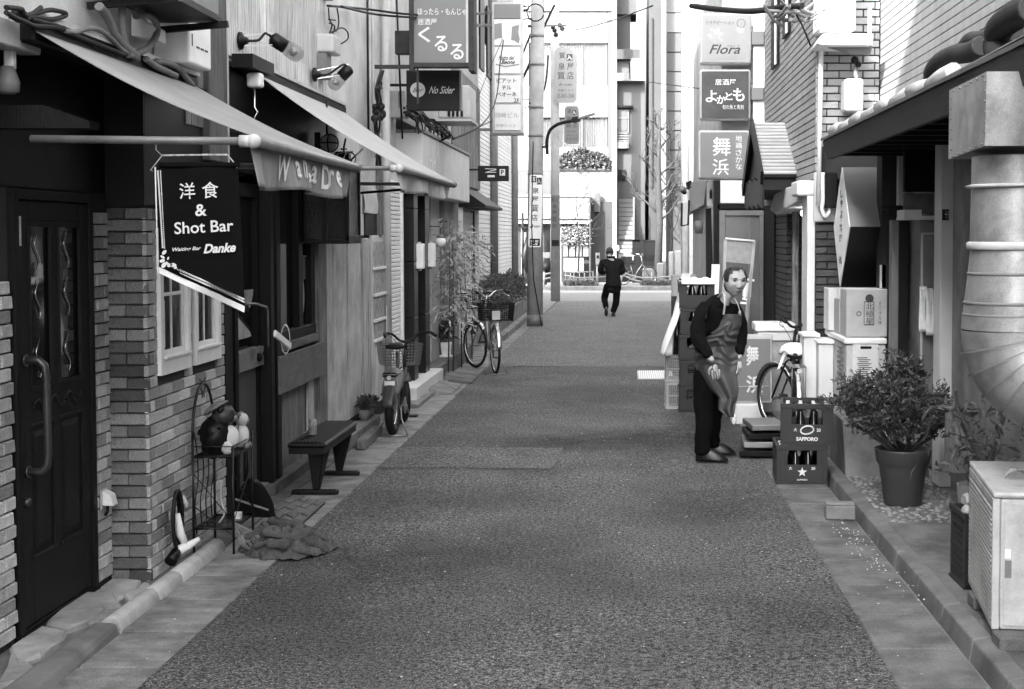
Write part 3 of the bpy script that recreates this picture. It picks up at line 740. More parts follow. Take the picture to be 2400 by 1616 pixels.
for lab, pts, r_ in (('thick taped pipe dropping from the air conditioner to the awning rail', [(232,15),(255,46),(273,85),(296,113),(320,133)], .022),
                 ('straight taped pipe beside the looped one', [(286,20),(286,41),(291,90),(307,126),(322,138)], .018),
                 ('thin pipe that wanders left along the plaster', [(150,72),(176,76),(206,67),(235,72),(262,92),(285,116),(308,128)], .012),
                 ('pipe bent into a big loop under the air conditioner', [(300,129),(325,124),(350,108),(368,78),(364,50),(345,36),(318,38)], .018),
                 ('short pale pipe pair lying on the awning rail, lower one', [(343,139),(362,154),(386,166),(412,178)], .018),
                 ('long pale pipe running down beside the water heater', [(366,144),(395,149),(420,162),(436,182),(450,200)], .017)):
    t = MB(); P_ = W_(pts); 
    # smooth
    Q_ = []
    for i in range(len(P_)-1):
        p0, p1, p2, p3 = P_[max(i-1,0)], P_[i], P_[i+1], P_[min(i+2,len(P_)-1)]
        for k in range(6):
            s_ = k/6; Q_.append(.5*((2*p1) + (-p0+p2)*s_ + (2*p0-5*p1+4*p2-p3)*s_*s_ + (-p0+3*p1-3*p2+p3)*s_**3))
    Q_.append(P_[-1]); t.tube(Q_, r_, 10)
    single('insulated_pipe', t, M_hose, lab, 'pipe', G)
def spl(P_, n=6):
    P_ = [Vector(p) for p in P_]; Q_ = []
    for i in range(len(P_)-1):
        p0, p1, p2, p3 = P_[max(i-1,0)], P_[i], P_[i+1], P_[min(i+2,len(P_)-1)]
        for k in range(n):
            s_ = k/n; Q_.append(.5*((2*p1) + (-p0+p2)*s_ + (2*p0-5*p1+4*p2-p3)*s_*s_ + (-p0+3*p1-3*p2+p3)*s_**3))
    Q_.append(P_[-1]); return Q_
t = MB()
for pts in ([(14,18),(50,22),(58,36),(90,30),(120,24),(150,30),(152,38),(120,46),(80,40),(60,44)], [(14,30),(40,44),(60,52),(78,60),(110,62),(150,66)], [(60,40),(76,33),(96,18)], [(70,44),(100,52),(130,60),(170,80),(200,92),(240,108),(290,128)]):
    t.tube(spl(W_(pts)), .011, 7)
single('black_cables', t, M_rub, 'bundle of black cables tangled at the top left corner', 'cable')
single('dark_drum', MB().ball(PX(46,38,-2.55), .05, 12, 8, (.7,1.2,.6)), M_rub, 'black wrapped joint of the cables at the top left', 'cable joint')
t = MB()
for i in range(240):
    p = PX(170+i*.53, 84+i*.26, -2.56); t.ball((p.x+rnd.uniform(-.02,.02), p.y, p.z+rnd.uniform(-.012,.012)), rnd.uniform(.004,.012), 4, 3)
o = part('moss', t, mat('dead_leaves', .06, .95, .4, 30, bump=.2)); set_tags(o, 'dead leaves gathered on the awning rail', 'leaves', kind='stuff')

# ---------------------------------------------------------------- timber bar (dark frontage), planks above
B2 = thing('timber_building', 'dark timber bar frontage with weathered planks above the second awning', 'building', (-2.66, 11, 0))
t = MB().box(-8, -2.72, 9.272, 12.60, 2.35, 10.2).box(-8, -3.1, 9.272, 12.60, 0, 2.35)
part('wall', t, M_black, B2)
sxs = [537, 562, 597, 626, 648, 691, 724, 747, 768]
for a, b in zip(sxs[:-1], sxs[1:]):
    ya, yb = YX(a, -2.64), YX(b, -2.64)
    part('plank', MB().box(-2.72, -2.64 + rnd.uniform(-.004,.004), ya+.003, yb-.003, 3.09, 5.2), M_wood, B2, bevel=.004)
for a, b in ((440,452),(452,468),(468,480),(480,494)):
    ya, yb = YX(a, -2.64), YX(b, -2.64)
    part('plank', MB().box(-2.655, -2.64, ya+.003, yb-.003, 2.6, 2.96), M_woodg, B2, bevel=.003)
part('corner_post', MB().box(-2.70, -2.60, YX(496,-2.6), YX(537,-2.6), 2.4, 5.2), mat('old_post', .09, .85, .4, 3, stretch=(12,12,1), bump=.5, bscale=20, dirt=.4, dscale=3), B2, bevel=.006)
part('post_edge', MB().box(-2.66, -2.595, YX(537,-2.6)+.003, YX(537,-2.6)+.02, 2.4, 5.2), M_lgrey, B2)
part('plywood_strip', MB().box(-2.637, -2.622, YX(541,-2.62), YX(724,-2.62), 3.12, 3.33), M_wood, B2, bevel=.003)
# ground floor, everything measured off the photograph at the wall plane
def yy_(s, x=-2.66): return YX(s, x)
part('corner_jamb', MB().box(-2.80, -2.64, 9.275, yy_(536), 0, 2.36), M_dark, B2, bevel=.004)
part('corner_jamb', MB().box(-2.80, -2.63, yy_(538), yy_(546), 0, 2.36), M_dark2, B2, bevel=.004)
t = MB(); part('lintel', MB().box(-2.80, -2.63, 9.275, 12.35, 2.36, 2.62), M_dark2, B2)
part('fascia', MB().box(-2.72, -2.65, 9.275, 12.58, 2.622, 3.03), M_black, B2)
DR = bpy.data.objects.new('door', None); link(DR, B2); DR.location = Vector((-2.7, 10, 0)) - B2.location
def dq(nm, mb, m, bv=.003):
    me = mb.mesh(nm, Vector((-2.7, 10, 0))); fix_normals(me); me.materials.append(m); o = bpy.data.objects.new(nm, me); link(o, DR)
    if bv: md = o.modifiers.new('b', 'BEVEL'); md.width = bv; md.limit_method = 'ANGLE'
ya, yb = yy_(548), yy_(616)
dq('frame', MB().box(-2.75, -2.68, ya, ya+.09, .12, 2.3).box(-2.75, -2.68, yb-.09, yb, .12, 2.3).box(-2.75, -2.68, ya+.09, yb-.09, 2.2, 2.3), M_dark)
dq('glass', MB().box(-2.73, -2.72, ya+.09, yb-.09, 1.12, 2.2), M_glass, 0)
dq('lower_panel', MB().box(-2.74, -2.70, ya+.09, yb-.09, .12, .98), mat('lower_door_board', .055, .6, .15, 6, bump=.15), 0)
dq('push_plate', MB().box(-2.72, -2.655, yy_(556), yy_(632), .98, 1.12), mat('worn_board', .17, .7, .2, 6, bump=.2, dirt=.4, dscale=8))
dq('lock', MB().lathe([(.03,0),(.03,.02),(.016,.03)], (-2.655, yy_(600), 1.05), 12, 'x').box(-2.66, -2.64, yy_(612), yy_(618), 1.05, 1.08), M_dark, 0)
dq('handle', MB().tube([(-2.68, yy_(574), 1.45), (-2.60, yy_(577), 1.45), (-2.60, yy_(603), 1.41), (-2.60, yy_(606), 1.38), (-2.60, yy_(607), 1.12)], .009, 8), M_metal, 0)
t = MB()
for i in range(34): t.box(-2.745, -2.735, ya+.10, yb-.14, 1.60+i*.018, 1.607+i*.018)
dq('blind', t, M_grey, 0)
dq('poster', MB().grid(lambda u, v: (-2.715+.02*math.sin(v*5+u*3), ya+.1+(yb-ya-.25)*u, 1.20+.34*v), 8, 8), mat('crumpled_sheet', .3, .8, .4, 8, bump=.4), 0)
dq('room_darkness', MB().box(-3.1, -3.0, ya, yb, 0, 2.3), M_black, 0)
part('post', MB().box(-2.76, -2.60, yy_(614), yy_(622), .1, 2.36), M_dark, B2, bevel=.004)
part('post', MB().box(-2.76, -2.62, yy_(622), yy_(629), .1, 2.36), M_dark2, B2, bevel=.004)
part('post', MB().box(-2.76, -2.60, yy_(629), yy_(638), .1, 2.36), M_dark, B2, bevel=.004)
WN = bpy.data.objects.new('window', None); link(WN, B2); WN.location = Vector((-2.7, 11, 1.5)) - B2.location
def dw(nm, mb, m, bv=.003):
    me = mb.mesh(nm, Vector((-2.7, 11, 1.5))); fix_normals(me); me.materials.append(m); o = bpy.data.objects.new(nm, me); link(o, WN)
    if bv: md = o.modifiers.new('b', 'BEVEL'); md.width = bv; md.limit_method = 'ANGLE'
dw('frame', MB().box(-2.74, -2.67, yy_(640), yy_(646), 1.15, 2.36).box(-2.74, -2.66, yy_(700), yy_(709), 1.15, 2.36).box(-2.74, -2.66, yy_(729), yy_(737), 1.15, 2.36).box(-2.74, -2.655, yy_(640), yy_(737), 1.10, 1.18), M_dark)
dw('pane', MB().box(-2.72, -2.712, yy_(646), yy_(700), 1.18, 2.36), M_glass, 0)
dw('pane', MB().box(-2.72, -2.712, yy_(709), yy_(729), 1.18, 2.36), M_glass, 0)
dw('oval_reflection', MB().lathe([(0,0),(.085,0),(.085,.004)], (-2.705, yy_(718), 1.42), 20, 'x').xf(Matrix.Translation((0,0,1.42)) @ Matrix.Diagonal((1,1,1.9,1)) @ Matrix.Translation((0,0,-1.42))), mat('reflection_tone', .35, .8, .3, 30, bump=0), 0)  # pale oval painted in as a reflection on the narrow pane
dw('notice', MB().box(-2.706, -2.702, yy_(713), yy_(727), 1.56, 1.74), mat('notice_dark', .1, .6, .3, 30, bump=0), 0)
dw('notice_edge', MB().box(-2.702, -2.698, yy_(711), yy_(728), 1.745, 1.76).box(-2.702, -2.698, yy_(711), yy_(728), 1.86, 1.875), M_grey, 0)
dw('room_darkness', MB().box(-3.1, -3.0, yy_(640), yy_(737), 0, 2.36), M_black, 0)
dw('curtain', MB().grid(lambda u, v: (-2.86+.02*math.sin(u*40), yy_(652)+(yy_(698)-yy_(652))*u, 1.2+1.1*v), 40, 2), mat('dark_curtain', .015, .9, .2, 5, bump=.1), 0)
part('sill', MB().box(-2.74, -2.63, yy_(640), yy_(737), 1.03, 1.095), M_woodh, B2, bevel=.004)
part('sill_rail', MB().box(-2.70, -2.66, yy_(640), yy_(737), .90, 1.028), M_dark, B2)
part('knob', MB().ball((-2.64, yy_(725), .98), .022, 10, 8), M_dark, B2)
part('light_post', MB().box(-2.72, -2.63, yy_(738), yy_(757), .1, 2.36), M_woodg, B2, bevel=.005)
sx = [638, 652, 668, 684, 700, 714]
for a, b in zip(sx[:-1], sx[1:]):
    part('plank', MB().box(-2.70, -2.672+rnd.uniform(-.003,.003), yy_(a)+.002, yy_(b)-.002, .10, .899), M_woodg, B2, bevel=.003)
part('gap', MB().box(-2.74, -2.70, yy_(714), yy_(738), .1, .899), M_black, B2)
part('plank', MB().box(-2.70, -2.67, yy_(724), yy_(736), .10, .899), M_wood, B2, bevel=.003)
part('base', MB().box(-2.80, -2.58, yy_(612), yy_(760), -.05, .10), M_conc2, B2, bevel=.008)
part('door_step', MB().box(-2.80, -2.62, yy_(546), yy_(612), -.05, .115), M_dirtwall, B2, bevel=.006)
single('plywood_board', MB().box(-2.60, -2.58, YX(654,-2.58), YX(765,-2.58), .735, 1.02), M_ply, 'bare plywood board fixed across the dark window front below its sill', 'board', bevel=.003)
e = thing('hanging_ornament', 'white slat and wire oval turning in front of the dark window', 'ornament', PX(665,790,-2.5))
c = PX(669,796,-2.5)
part('oval_ring', MB().torus(tuple(c), .032, .003, 'y', 24, 6).xf(Matrix.Translation(c) @ Matrix.Diagonal((1,1,3.3,1)) @ Matrix.Translation(-c)), M_lgrey, e)
p, q = PX(644,782,-2.48), PX(680,812,-2.48)
part('slat', MB().beam(p, q, .02, .05), M_wht, e, bevel=.004)

# upper plaster wall, boxes and cables after the planks
B3 = thing('plastered_building', 'plastered house with beige panels and a menu board between the bar and the black pillars', 'building', (-2.66, 14, 0))
part('wall', MB().box(-8, -2.66, 12.605, 16.40, 1.93, 10.2).box(-8, -2.72, 12.605, 16.40, 0, 1.93), M_plaster, B3)
for i, (a, b) in enumerate(((759,779),(780,812),(814,845),(847,857),(858,868))):
    part('panel', MB().box(-2.715, -2.66+ (.0 if i < 3 else .02), yy_(a)+.012, yy_(b)-.012, .15, 1.90), mat('beige_panel', .5, .8, .2, 3.5, bump=.15, dirt=.4, dscale=2.6, speck=.15) if i < 3 else M_wood, B3, bevel=.005)
part('panel_back', MB().box(-2.718, -2.70, 12.4, 14.9, .1, 1.9), M_black, B3)
part('base', MB().box(-2.72, -2.62, 12.4, 16.2, -.05, .14), M_dark, B3)
MBd = thing('menu_board', 'tall timber menu board with four framed photographs on the wall by the silver bike', 'menu board', (-2.62, 15, 1.2))
part('board', MB().box(-2.66, -2.63, yy_(871,-2.63), yy_(907,-2.63), .15, 1.93), M_wood, MBd, bevel=.004)
for a, b in ((1.86, 1.60), (1.53, 1.32), (1.27, 1.05), (1.0, .84)):
    z1, z0 = a, b
    fr = part('photograph', MB().box(-2.629, -2.622, yy_(875,-2.63), yy_(903,-2.63), z0, z1), mat('food_photo', .3, .5, .6, 14, bump=0), MBd)
    part('ledge', MB().box(-2.629, -2.60, yy_(874,-2.63), yy_(904,-2.63), z0-.03, z0-.003), M_wht, MBd)
part('paper_tag', MB().box(-2.60, -2.597, yy_(904,-2.6), yy_(912,-2.6), .86, 1.16), M_wht, MBd)
# ribbed corner strip
t = MB(); z = .3
rs = thing('ribbed_shutter_edge', 'narrow white ribbed shutter strip beside the black pillar', 'shutter', (-2.6, 16.1, 1.2))
part('post', MB().box(-2.66, -2.58, 16.33, 16.42, .15, 2.55), M_wht, rs)
for i in range(46):
    part('slat', MB().box(-2.66, -2.60, 15.66, 16.325, z, z+.042), M_wht, rs, bevel=.006); z += .049
single('white_downpipe', MB().tube([(-2.60, YX(907,-2.6), .2), (-2.60, YX(907,-2.6), 5.2)], .045, 14), M_lgrey, 'fat white downpipe at the corner before the black pillars', 'pipe')
for lab, s, r_ in (('thin grey conduit nearest the rough plaster', 877, .017), ('second thin conduit beside the white downpipe', 884, .017)):
    single('conduit', MB().tube(spl([(-2.63, YX(s,-2.6), 5.2), (-2.63, YX(s,-2.6), 3.1), (-2.62, YX(s,-2.6)+.12, 2.95), (-2.62, YX(s,-2.6)+.25, 2.75)]), r_, 8), M_lgrey, lab, 'conduit', 'conduits on the plaster wall')
t = MB().tube([(-2.63, YX(872,-2.6), 5.2), (-2.63, YX(872,-2.6), 2.9)], .012, 6)
single('black_conduit', t, M_rub, 'thin black conduit left of the pale conduits', 'conduit')
# window scrap behind the lantern
part('window', MB().box(-2.67, -2.645, yy_(853), yy_(880), 1.93, 2.15), M_dark, B3)
part('cloth_screen', MB().grid(lambda u, v: (-2.64+.01*math.sin(u*7+v*5), yy_(849)+(yy_(884)-yy_(849))*u, 2.16+.26*v), 8, 8), M_plaster, B3)
part('post', MB().box(-2.67, -2.61, yy_(881), yy_(888), 1.93, 2.62), M_woodg, B3)

# grey box, lamps and cables
e = thing('junction_cabinet', 'grey and white plastic cabinet on the plaster beside the planks', 'electric box', (-2.6, 12.3, 3.5))
part('casing', MB().box(-2.655, -2.50, YX(758,-2.6), YX(758,-2.6)+.33, 3.50, 3.66), M_lgrey, e, bevel=.02, seg=3)
part('lower_casing', MB().box(-2.655, -2.56, YX(758,-2.6), YX(758,-2.6)+.2, 3.28, 3.495), M_grey, e, bevel=.006)
def jar_lamp(label, base, head, jar):
    L_ = thing('jar_lamp', label, 'wall lamp', base, group='glass jar lamps above the second awning')
    base, head, jar = Vector(base), Vector(head), Vector(jar)
    part('wall_plate', MB().lathe([(.06,0),(.06,.02),(.03,.035),(.02,.06)], tuple(base), 18, 'x'), M_black, L_)
    part('arm', MB().tube(spl([base+Vector((.05,0,0)), base+Vector((.12,.04,.01)), head+Vector((-.04,-.05,.03)), head]), .009, 8), M_black, L_)
    part('arm_bar', MB().beam(base+Vector((.02,0,.035)), head+Vector((0,-.03,.035)), .006, .006).beam(base+Vector((.02,0,-.035)), head+Vector((0,-.03,-.045)), .006, .006), M_chrome, L_)
    d = (jar-head).normalized()
    part('socket', MB().tube([head-d*.02, head-d*.005, head+d*.005, head+d*.10, head+d*.105], [.02,.045,.05,.05,.02], 16), M_black, L_)
    part('glass_jar', MB().tube([head+d*.105, head+d*.11, head+d*.19, head+d*.22, head+d*.235], [.03,.055,.06,.045,.01], 16), glass_mat('lamp_jar_glass', .15, .1, .4), L_)
    part('bulb', MB().ball(head+d*.16, .03, 10, 8), mat('bulb_white', .2, .3, .02, 5, bump=0), L_)
jar_lamp('glass jar lamp with a black socket at the left end of the plywood strip', (-2.62, YX(573,-2.6), 3.25), (-2.42, YX(573,-2.6)+.12, 3.28), (-2.25, YX(573,-2.6)+.14, 3.17))
jar_lamp('glass jar lamp with an upturned socket at the far end of the strip', (-2.62, YX(744,-2.6), 3.28), (-2.34, YX(744,-2.6)+.1, 3.34), (-2.50, YX(744,-2.6)+.04, 3.16))
t = MB()
for pts in ([(770,18),(772,45),(778,60),(770,88),(775,95)], [(790,20),(794,50),(790,70),(778,78),(768,95)], [(778,76),(800,66),(814,75),(815,92),(800,103)], [(770,46),(786,48)], [(772,55),(784,62),(780,80),(770,84)]):
    t.tube(spl([PX(a, b, -2.60) for a, b in pts]), .007, 6)
t.box(-2.655, -2.58, YX(769,-2.6), YX(780,-2.6), 4.0, 4.2)
single('cable_tangle', t, M_rub, 'tangle of black cables on the plaster next to the planks', 'cable')
e = thing('caged_lamp', 'round bulkhead lamp in a wire cage under the paler awning', 'wall lamp', (-2.5, 12.4, 2.6))
c = PX(772,336,-2.5)
part('lamp_glass', MB().ball(c, .065, 14, 10, (1,.8,1.1)), glass_mat('frosted_glass', .5, .25, .55), e)
part('cage', MB().torus(tuple(c), .075, .006, 'y').torus(tuple(c), .075, .006, 'z').torus(tuple(c), .075, .006, 'x'), M_black, e)
part('mount', MB().box(-2.62, c.x-.07, c.y-.03, c.y+.03, c.z-.09, c.z+.09).tube([(c.x-.02, c.y, c.z+.08), (c.x-.02, c.y, c.z+.36)], .01, 6), M_black, e)
t = MB()
for pts in ([(810,326),(806,345),(806,370)], [(788,358),(826,356)], [(800,350),(812,350)], [(780,372),(792,360)], [(820,378),(850,350)]):
    t.tube([PX(a, b, -2.5) for a, b in pts], .009, 6)
p = PX(803,374,-2.5); t.obox(p, (.13,.1,.10))
single('spot_cluster', t, M_black, 'cluster of small black spot fittings beside the caged lamp', 'light fitting')
# the lantern box hanging over the panels
LB = thing('lantern_sign', 'tall black framed lantern of hammered dark glass hanging beyond the near awning', 'lantern', (-2.3, 11.4, 2.1))
yA, yB = 11.66, 12.19; xA, xB = -2.66, -2.285; zA, zB = 1.86, 2.50
M_ham = mat('hammered_glass', .012, .18, .3, 30, bump=1.0, bscale=55, bdist=.02, spec=.8)
f = .03
t = MB()
for x in (xA, xB-f, xA+.15):
    t.box(x, x+f, yA, yA+f, zA, zB)
t.box(xA, xB, yA-.002, yA+f+.002, zA-.001, zA+f); t.box(xA, xB, yA-.002, yA+f+.002, zB-f, zB)
t.box(xB-f+.002, xB+.002, yA, yB, zA, zA+f*2.2); t.box(xB-f+.002, xB+.002, yA, yB, zB-f, zB); t.box(xB-f, xB, yB-f, yB, zA, zB)
part('frame', t, M_black, LB, bevel=.002)
for a, b in ((xA+f, xA+.15), (xA+.15+f, xB-f)): part('glass_panel', MB().box(a, b, yA+.012, yA+.016, zA+f, zB-f), M_ham, LB)
part('glass_panel', MB().box(xB-.018, xB-.012, yA+f, yB-f, zA+f*2.2, zB-f), M_ham, LB)
part('glass_panel', MB().box(xA, xB-f, yB-.016, yB-.012, zA+f, zB-f), M_ham, LB)
part('bracket', MB().tube([(-2.66, 11.9, 2.56), (-2.3, 11.9, 2.56)], .012, 8).tube([(-2.35,11.9,2.5),(-2.35,11.9,2.56)], .01, 6), M_black, LB)
part('ring', MB().torus((-2.3, 11.8, 2.57), .05, .006, 'y'), M_chrome, LB)
t = MB().tube([(-2.62, YX(840,-2.4)+.2, 2.3), (-1.62, 12.9, 2.38)], .012, 8)
single('awning_stay', t, M_dark, 'thin dark stay bar running to the far end of the paler awning', 'stay bar')
# ---------------------------------------------------------------- pillar building
M_tile = mat('black_tile', .006, .35, .25, 5, bump=.05, spec=.35)
M_pale = mat('pale_render', .6, .85, .06, 3, bump=.15, dirt=.15, dscale=2)
B4 = thing('pillar_building', 'shop front with glossy black pillars under a white fascia box', 'building', (-2.66, 18.5, 0))
t = MB().box(-8, -2.95, 16.43, 21.6, -.05, 9.8).box(-8, -2.66, 16.43, 21.6, 3.3, 9.8).box(-2.95, -2.62, 19.0, 21.6, -.05, 3.3)
part('wall', t, M_plaster2, B4)
part('recess_wall', MB().box(-2.98, -2.94, 16.43, 19.0, .2, 3.3), M_pale, B4)
part('fascia', MB().add([(-2.94,16.44,2.42),(-2.35,16.44,2.42),(-2.35,21.3,2.42),(-2.94,21.3,2.42),(-2.94,16.44,3.12),(-2.35,16.44,3.12),(-2.35,21.3,3.12),(-2.94,21.3,3.12)], [(0,3,2,1),(4,5,6,7),(0,1,5,4),(1,2,6,5),(2,3,7,6),(3,0,4,7)]), M_pale, B4, bevel=.01)
part('fascia_cap', MB().box(-2.96, -2.33, 16.44, 21.32, 3.122, 3.16), M_grey, B4)
part('grey_band', MB().box(-2.349, -2.345, 17.6, 18.3, 2.5, 3.1), M_lgrey, B4)
text_on('TAC', (-2.345, 17.2, 2.75), (0,1,0), (0,0,1), .5, .2, M_wht, B4, 'lettering', shear=.3, bold=.01)
for i, (ya, yb) in enumerate(((16.68, 17.0), (17.62, 18.0))):
    z = .2
    for zz in (.95, 1.62, 2.25, 2.42):
        part('pillar_block', MB().box(-2.94 if i else -2.72, -2.50, ya, yb, z+.003, zz-.003), M_tile, B4, bevel=.004); z = zz
part('step', MB().box(-2.95, -2.37, 15.95, 18.3, -.05, .20), M_pale, B4, bevel=.012, seg=2)
part('step', MB().box(-2.60, -2.30, 15.6, 18.6, -.05, .055), M_conc, B4, bevel=.01)
part('platform', MB().box(-2.95, -2.42, 18.31, 22.2, -.05, .22), M_conc2, B4, bevel=.012)
for lab, y_, x_ in (('white wall light fixed on the nearer black pillar', 17.01, -2.47), ('white wall light fixed on the farther black pillar', 18.01, -2.47)):
    e = thing('pillar_light', lab, 'wall light', (x_, y_, 1.7), group='white lights on the pillars')
    part('diffuser', MB().box(x_-.03, x_+.055, y_-.16, y_-.02, 1.53, 1.83), M_wht, e, bevel=.008, seg=2)
    part('bracket', MB().box(x_-.03, x_-.0, y_-.018, y_+.06, 1.50, 1.85), M_lgrey, e)
e = thing('globe_lamp', 'white globe lamp on a thin black arm beside the far pillar', 'wall lamp', (-2.6, 18.9, 1.9))
c = PX(1032, 567, -2.42)
part('globe', MB().ball(c, .075, 14, 10, (1,1,.95)), M_wht, e); part('cap', MB().lathe([(.06,.05),(.03,.09),(0,.1)], tuple(c), 12), M_grey, e)
part('arm', MB().tube([(-2.94,c.y,c.z+.2),(c.x,c.y,c.z+.2),(c.x,c.y,c.z+.08)], .006, 6), M_black, e)
single('meter_box', MB().box(-2.93, -2.72, 18.6, 18.9, 2.1, 2.40), M_wht, 'plain white box high in the recess beside the far pillar', 'meter box', bevel=.01)
part('grey_return', MB().box(-2.66, -2.55, 19.9, 21.55, .22, 2.42), M_dirtwall, B4)

# ---------------------------------------------------------------- shutter building
B5 = thing('shutter_building', 'old wooden-clad house with a closed slatted shutter under a small dark canopy', 'building', (-2.66, 24, 0))
part('wall', MB().box(-8, -2.70, 21.62, 26.0, -.05, 10), M_plaster2, B5)
M_shut = mat('shutter_slat', .6, .6, .08, 4, bump=.05, rand=.08, dirt=.25)
z = .3
while z < 2.3: part('slat', MB().box(-2.70, -2.655, 22.9, 24.6, z, z+.088).box(-2.70, -2.658, 24.7, 25.5, z, z+.088), M_shut, B5, bevel=.004); z += .092
part('post', MB().box(-2.70, -2.63, 24.6, 24.7, .2, 2.35), M_dark, B5); part('post', MB().box(-2.70, -2.62, 22.75, 22.9, .2, 2.6), M_pale, B5)
part('canopy', MB().prism([(-2.68,22.7,2.72),(-2.25,22.7,2.42),(-2.25,22.7,2.38),(-2.68,22.7,2.38)], (0,3.2,0)), M_dark, B5)
for k in range(10): part('cladding_board', MB().box(-2.70, -2.655, 21.7+k*.42, 22.1+k*.42, 2.75, 4.6), M_woodg, B5, bevel=.01)
part('dark_opening', MB().box(-2.69, -2.65, 21.7, 22.6, 2.45, 3.35), M_black, B5)
single('green_pipe', MB().tube(spl([(-2.60,21.68,.2),(-2.60,21.68,2.5),(-2.60,21.75,2.9),(-2.62,21.9,3.1)]), .035, 10), M_lgrey, 'pale bent hose pipe between the white fascia and the shutters', 'pipe')

# ---------------------------------------------------------------- tiled building with two downpipes, hedge in front
B6 = thing('tiled_building', 'pale small-tiled block with two tall dark downpipes behind the hedge', 'building', (-3.2, 33, 0))
M_tilew = mat('pale_small_tiles', .6, .6, .06, 3, bump=.1, rand=.05, dirt=.12)
part('wall', MB().box(-9, -3.23, 26.01, 41.0, -.05, 9.3), mat('tile_joint', .25, .9), B6)
part('end_wall', MB().box(-8, -2.72, 26.02, 26.3, -.05, 9.2), M_pale, B6)
z = .1
while z < 6.2:
    part('tile_course', MB().box(-3.23, -3.20, 26.31, 40.98, z, z+.088), M_tilew, B6, bevel=.004); z += .1
for s in (1155, 1204):
    y_ = YX(s, -3.15); part('downpipe', MB().tube([(-3.12, y_, .1), (-3.12, y_, 8)], .10, 12), M_grey, B6)
for k in range(5): part('window', MB().box(-3.2, -3.16, 31+k*1.6, 31.9+k*1.6, 5.6, 7.2), M_dark, B6)
# hedge in a planter
PL = thing('planter', 'long low brick planter at the foot of the pale tiled wall', 'planter', (-2.8, 30, 0))
part('wall', MB().box(-3.15, -2.38, 25.6, 36, -.05, .40), M_dirtwall, PL, bevel=.01)
part('coping', MB().box(-3.17, -2.35, 25.58, 36.02, .402, .45), M_conc, PL, bevel=.01)
part('lower_kerb', MB().box(-2.34, -2.20, 25.4, 36, -.05, .12), M_conc, PL, bevel=.01)
M_leaf = mat('dark_leaf', .045, .5, .3, 8, bump=0, rand=.0, spec=.5)
M_leaf2 = mat('mid_leaf', .07, .5, .3, 8, bump=0, spec=.5)
M_leaf3 = mat('pale_leaf', .30, .55, .3, 8, bump=0, spec=.5)
M_bark = mat('bark', .09, .9, .3, 12, stretch=(1,1,.3), bump=.6)
def leaves(n, fn, size, seed=1, aspect=.45):
    """n bent leaf blades; fn(rng) gives position, outward direction"""
    r_ = random.Random(seed); mb = MB(); vs = mb.v; fs = mb.f
    for i in range(n):
        p, d = fn(r_); s_ = size*r_.uniform(.6, 1.3)
        d = (Vector(d) + Vector((r_.gauss(0,.6), r_.gauss(0,.6), r_.gauss(0,.5)))).normalized()
        sd = d.cross(Vector((r_.gauss(0,1), r_.gauss(0,1), r_.gauss(0,1)+1))); sd = sd.normalized() if sd.length > .01 else Vector((1,0,0))
        up = sd.cross(d)
        b = len(vs); q = Vector(p)
        vs += [tuple(q), tuple(q + d*s_*.5 + sd*s_*aspect*.5 + up*s_*.08), tuple(q + d*s_ - up*s_*.06), tuple(q + d*s_*.5 - sd*s_*aspect*.5 + up*s_*.08)]
        fs.append((b, b+1, b+2, b+3)); mb.sm.append(False)
    return mb
H = thing('hedge', 'clipped dark hedge growing in the planter before the first utility pole', 'hedge', (-2.8, 30, .45))
def hf(r_):
    y = r_.uniform(25.7, 34.5); a = r_.uniform(0, math.pi); k = .80 + .25*noise.noise(Vector((y*1.6, a*2, 0)))
    rr = k*r_.uniform(.75, 1.0)
    x = -2.78 + .50*rr*math.cos(a); z = .42 + .72*rr*abs(math.sin(a))**.6
    return (x, y, z), (math.cos(a), 0, math.sin(a)*.8)
part('foliage', leaves(15000, hf, .065, 3), M_leaf2, H, bevel=-1)
t = MB()
for k in range(10):
    t.tube([(-2.8, 26+k*.9, .4), (-2.8+rnd.uniform(-.1,.1), 26+k*.9, .95)], .02, 6)
part('stems', t, M_bark, H, kind='stuff')
part('foliage_core', MB().grid(lambda u, v: (-2.78+.38*math.cos(math.pi*(1-v)), 25.75+8.7*u, .42+.52*math.sin(math.pi*v)+.03*math.sin(u*60)), 50, 8), M_leaf, H, bevel=-1)

# bamboo in front of the shutters
BMB = thing('bamboo_plant', 'thin bamboo canes with feathery leaves by the shutters behind the bicycle', 'bamboo', (-2.45, 21.5, .2))
canes = []
for k, (s, lean) in enumerate(((1062, 0), (1082, .05), (1106, .0), (1050, -.06), (1094, .1))):
    p = PX(s, 790, -2.38); p.z = .0
    top = Vector((p.x + .02*rnd.uniform(-1,1) - lean*.3, p.y+rnd.uniform(-.1,.1), 2.05+rnd.uniform(-.25,.15)))
    canes.append((p, top)); part('cane', MB().tube([p, p.lerp(top,.5)+Vector((.01,0,0)), top], [.012,.01,.004], 6), M_leaf, BMB)
def bf(r_):
    p, q = canes[r_.randrange(5)]; s_ = r_.uniform(.35, 1.0); a = r_.uniform(0, 6.28); rr = r_.uniform(.02, .30)
    c = p.lerp(q, s_) + Vector((math.cos(a)*rr, math.sin(a)*rr, r_.uniform(-.06,.12)-rr*.2)); return c, (math.cos(a), math.sin(a), -.5)
part('leaves', leaves(1500, bf, .13, 5, .2), M_leaf3, BMB, bevel=-1)
t = MB()
for i in range(70):
    p, q = canes[rnd.randrange(5)]; s_ = rnd.uniform(.35,1); a = rnd.uniform(0,6.28); c = p.lerp(q, s_)
    t.tube([c, c+Vector((math.cos(a)*.2, math.sin(a)*.2, .06))], .002, 4)
part('twigs', t, M_leaf3, BMB, kind='stuff')
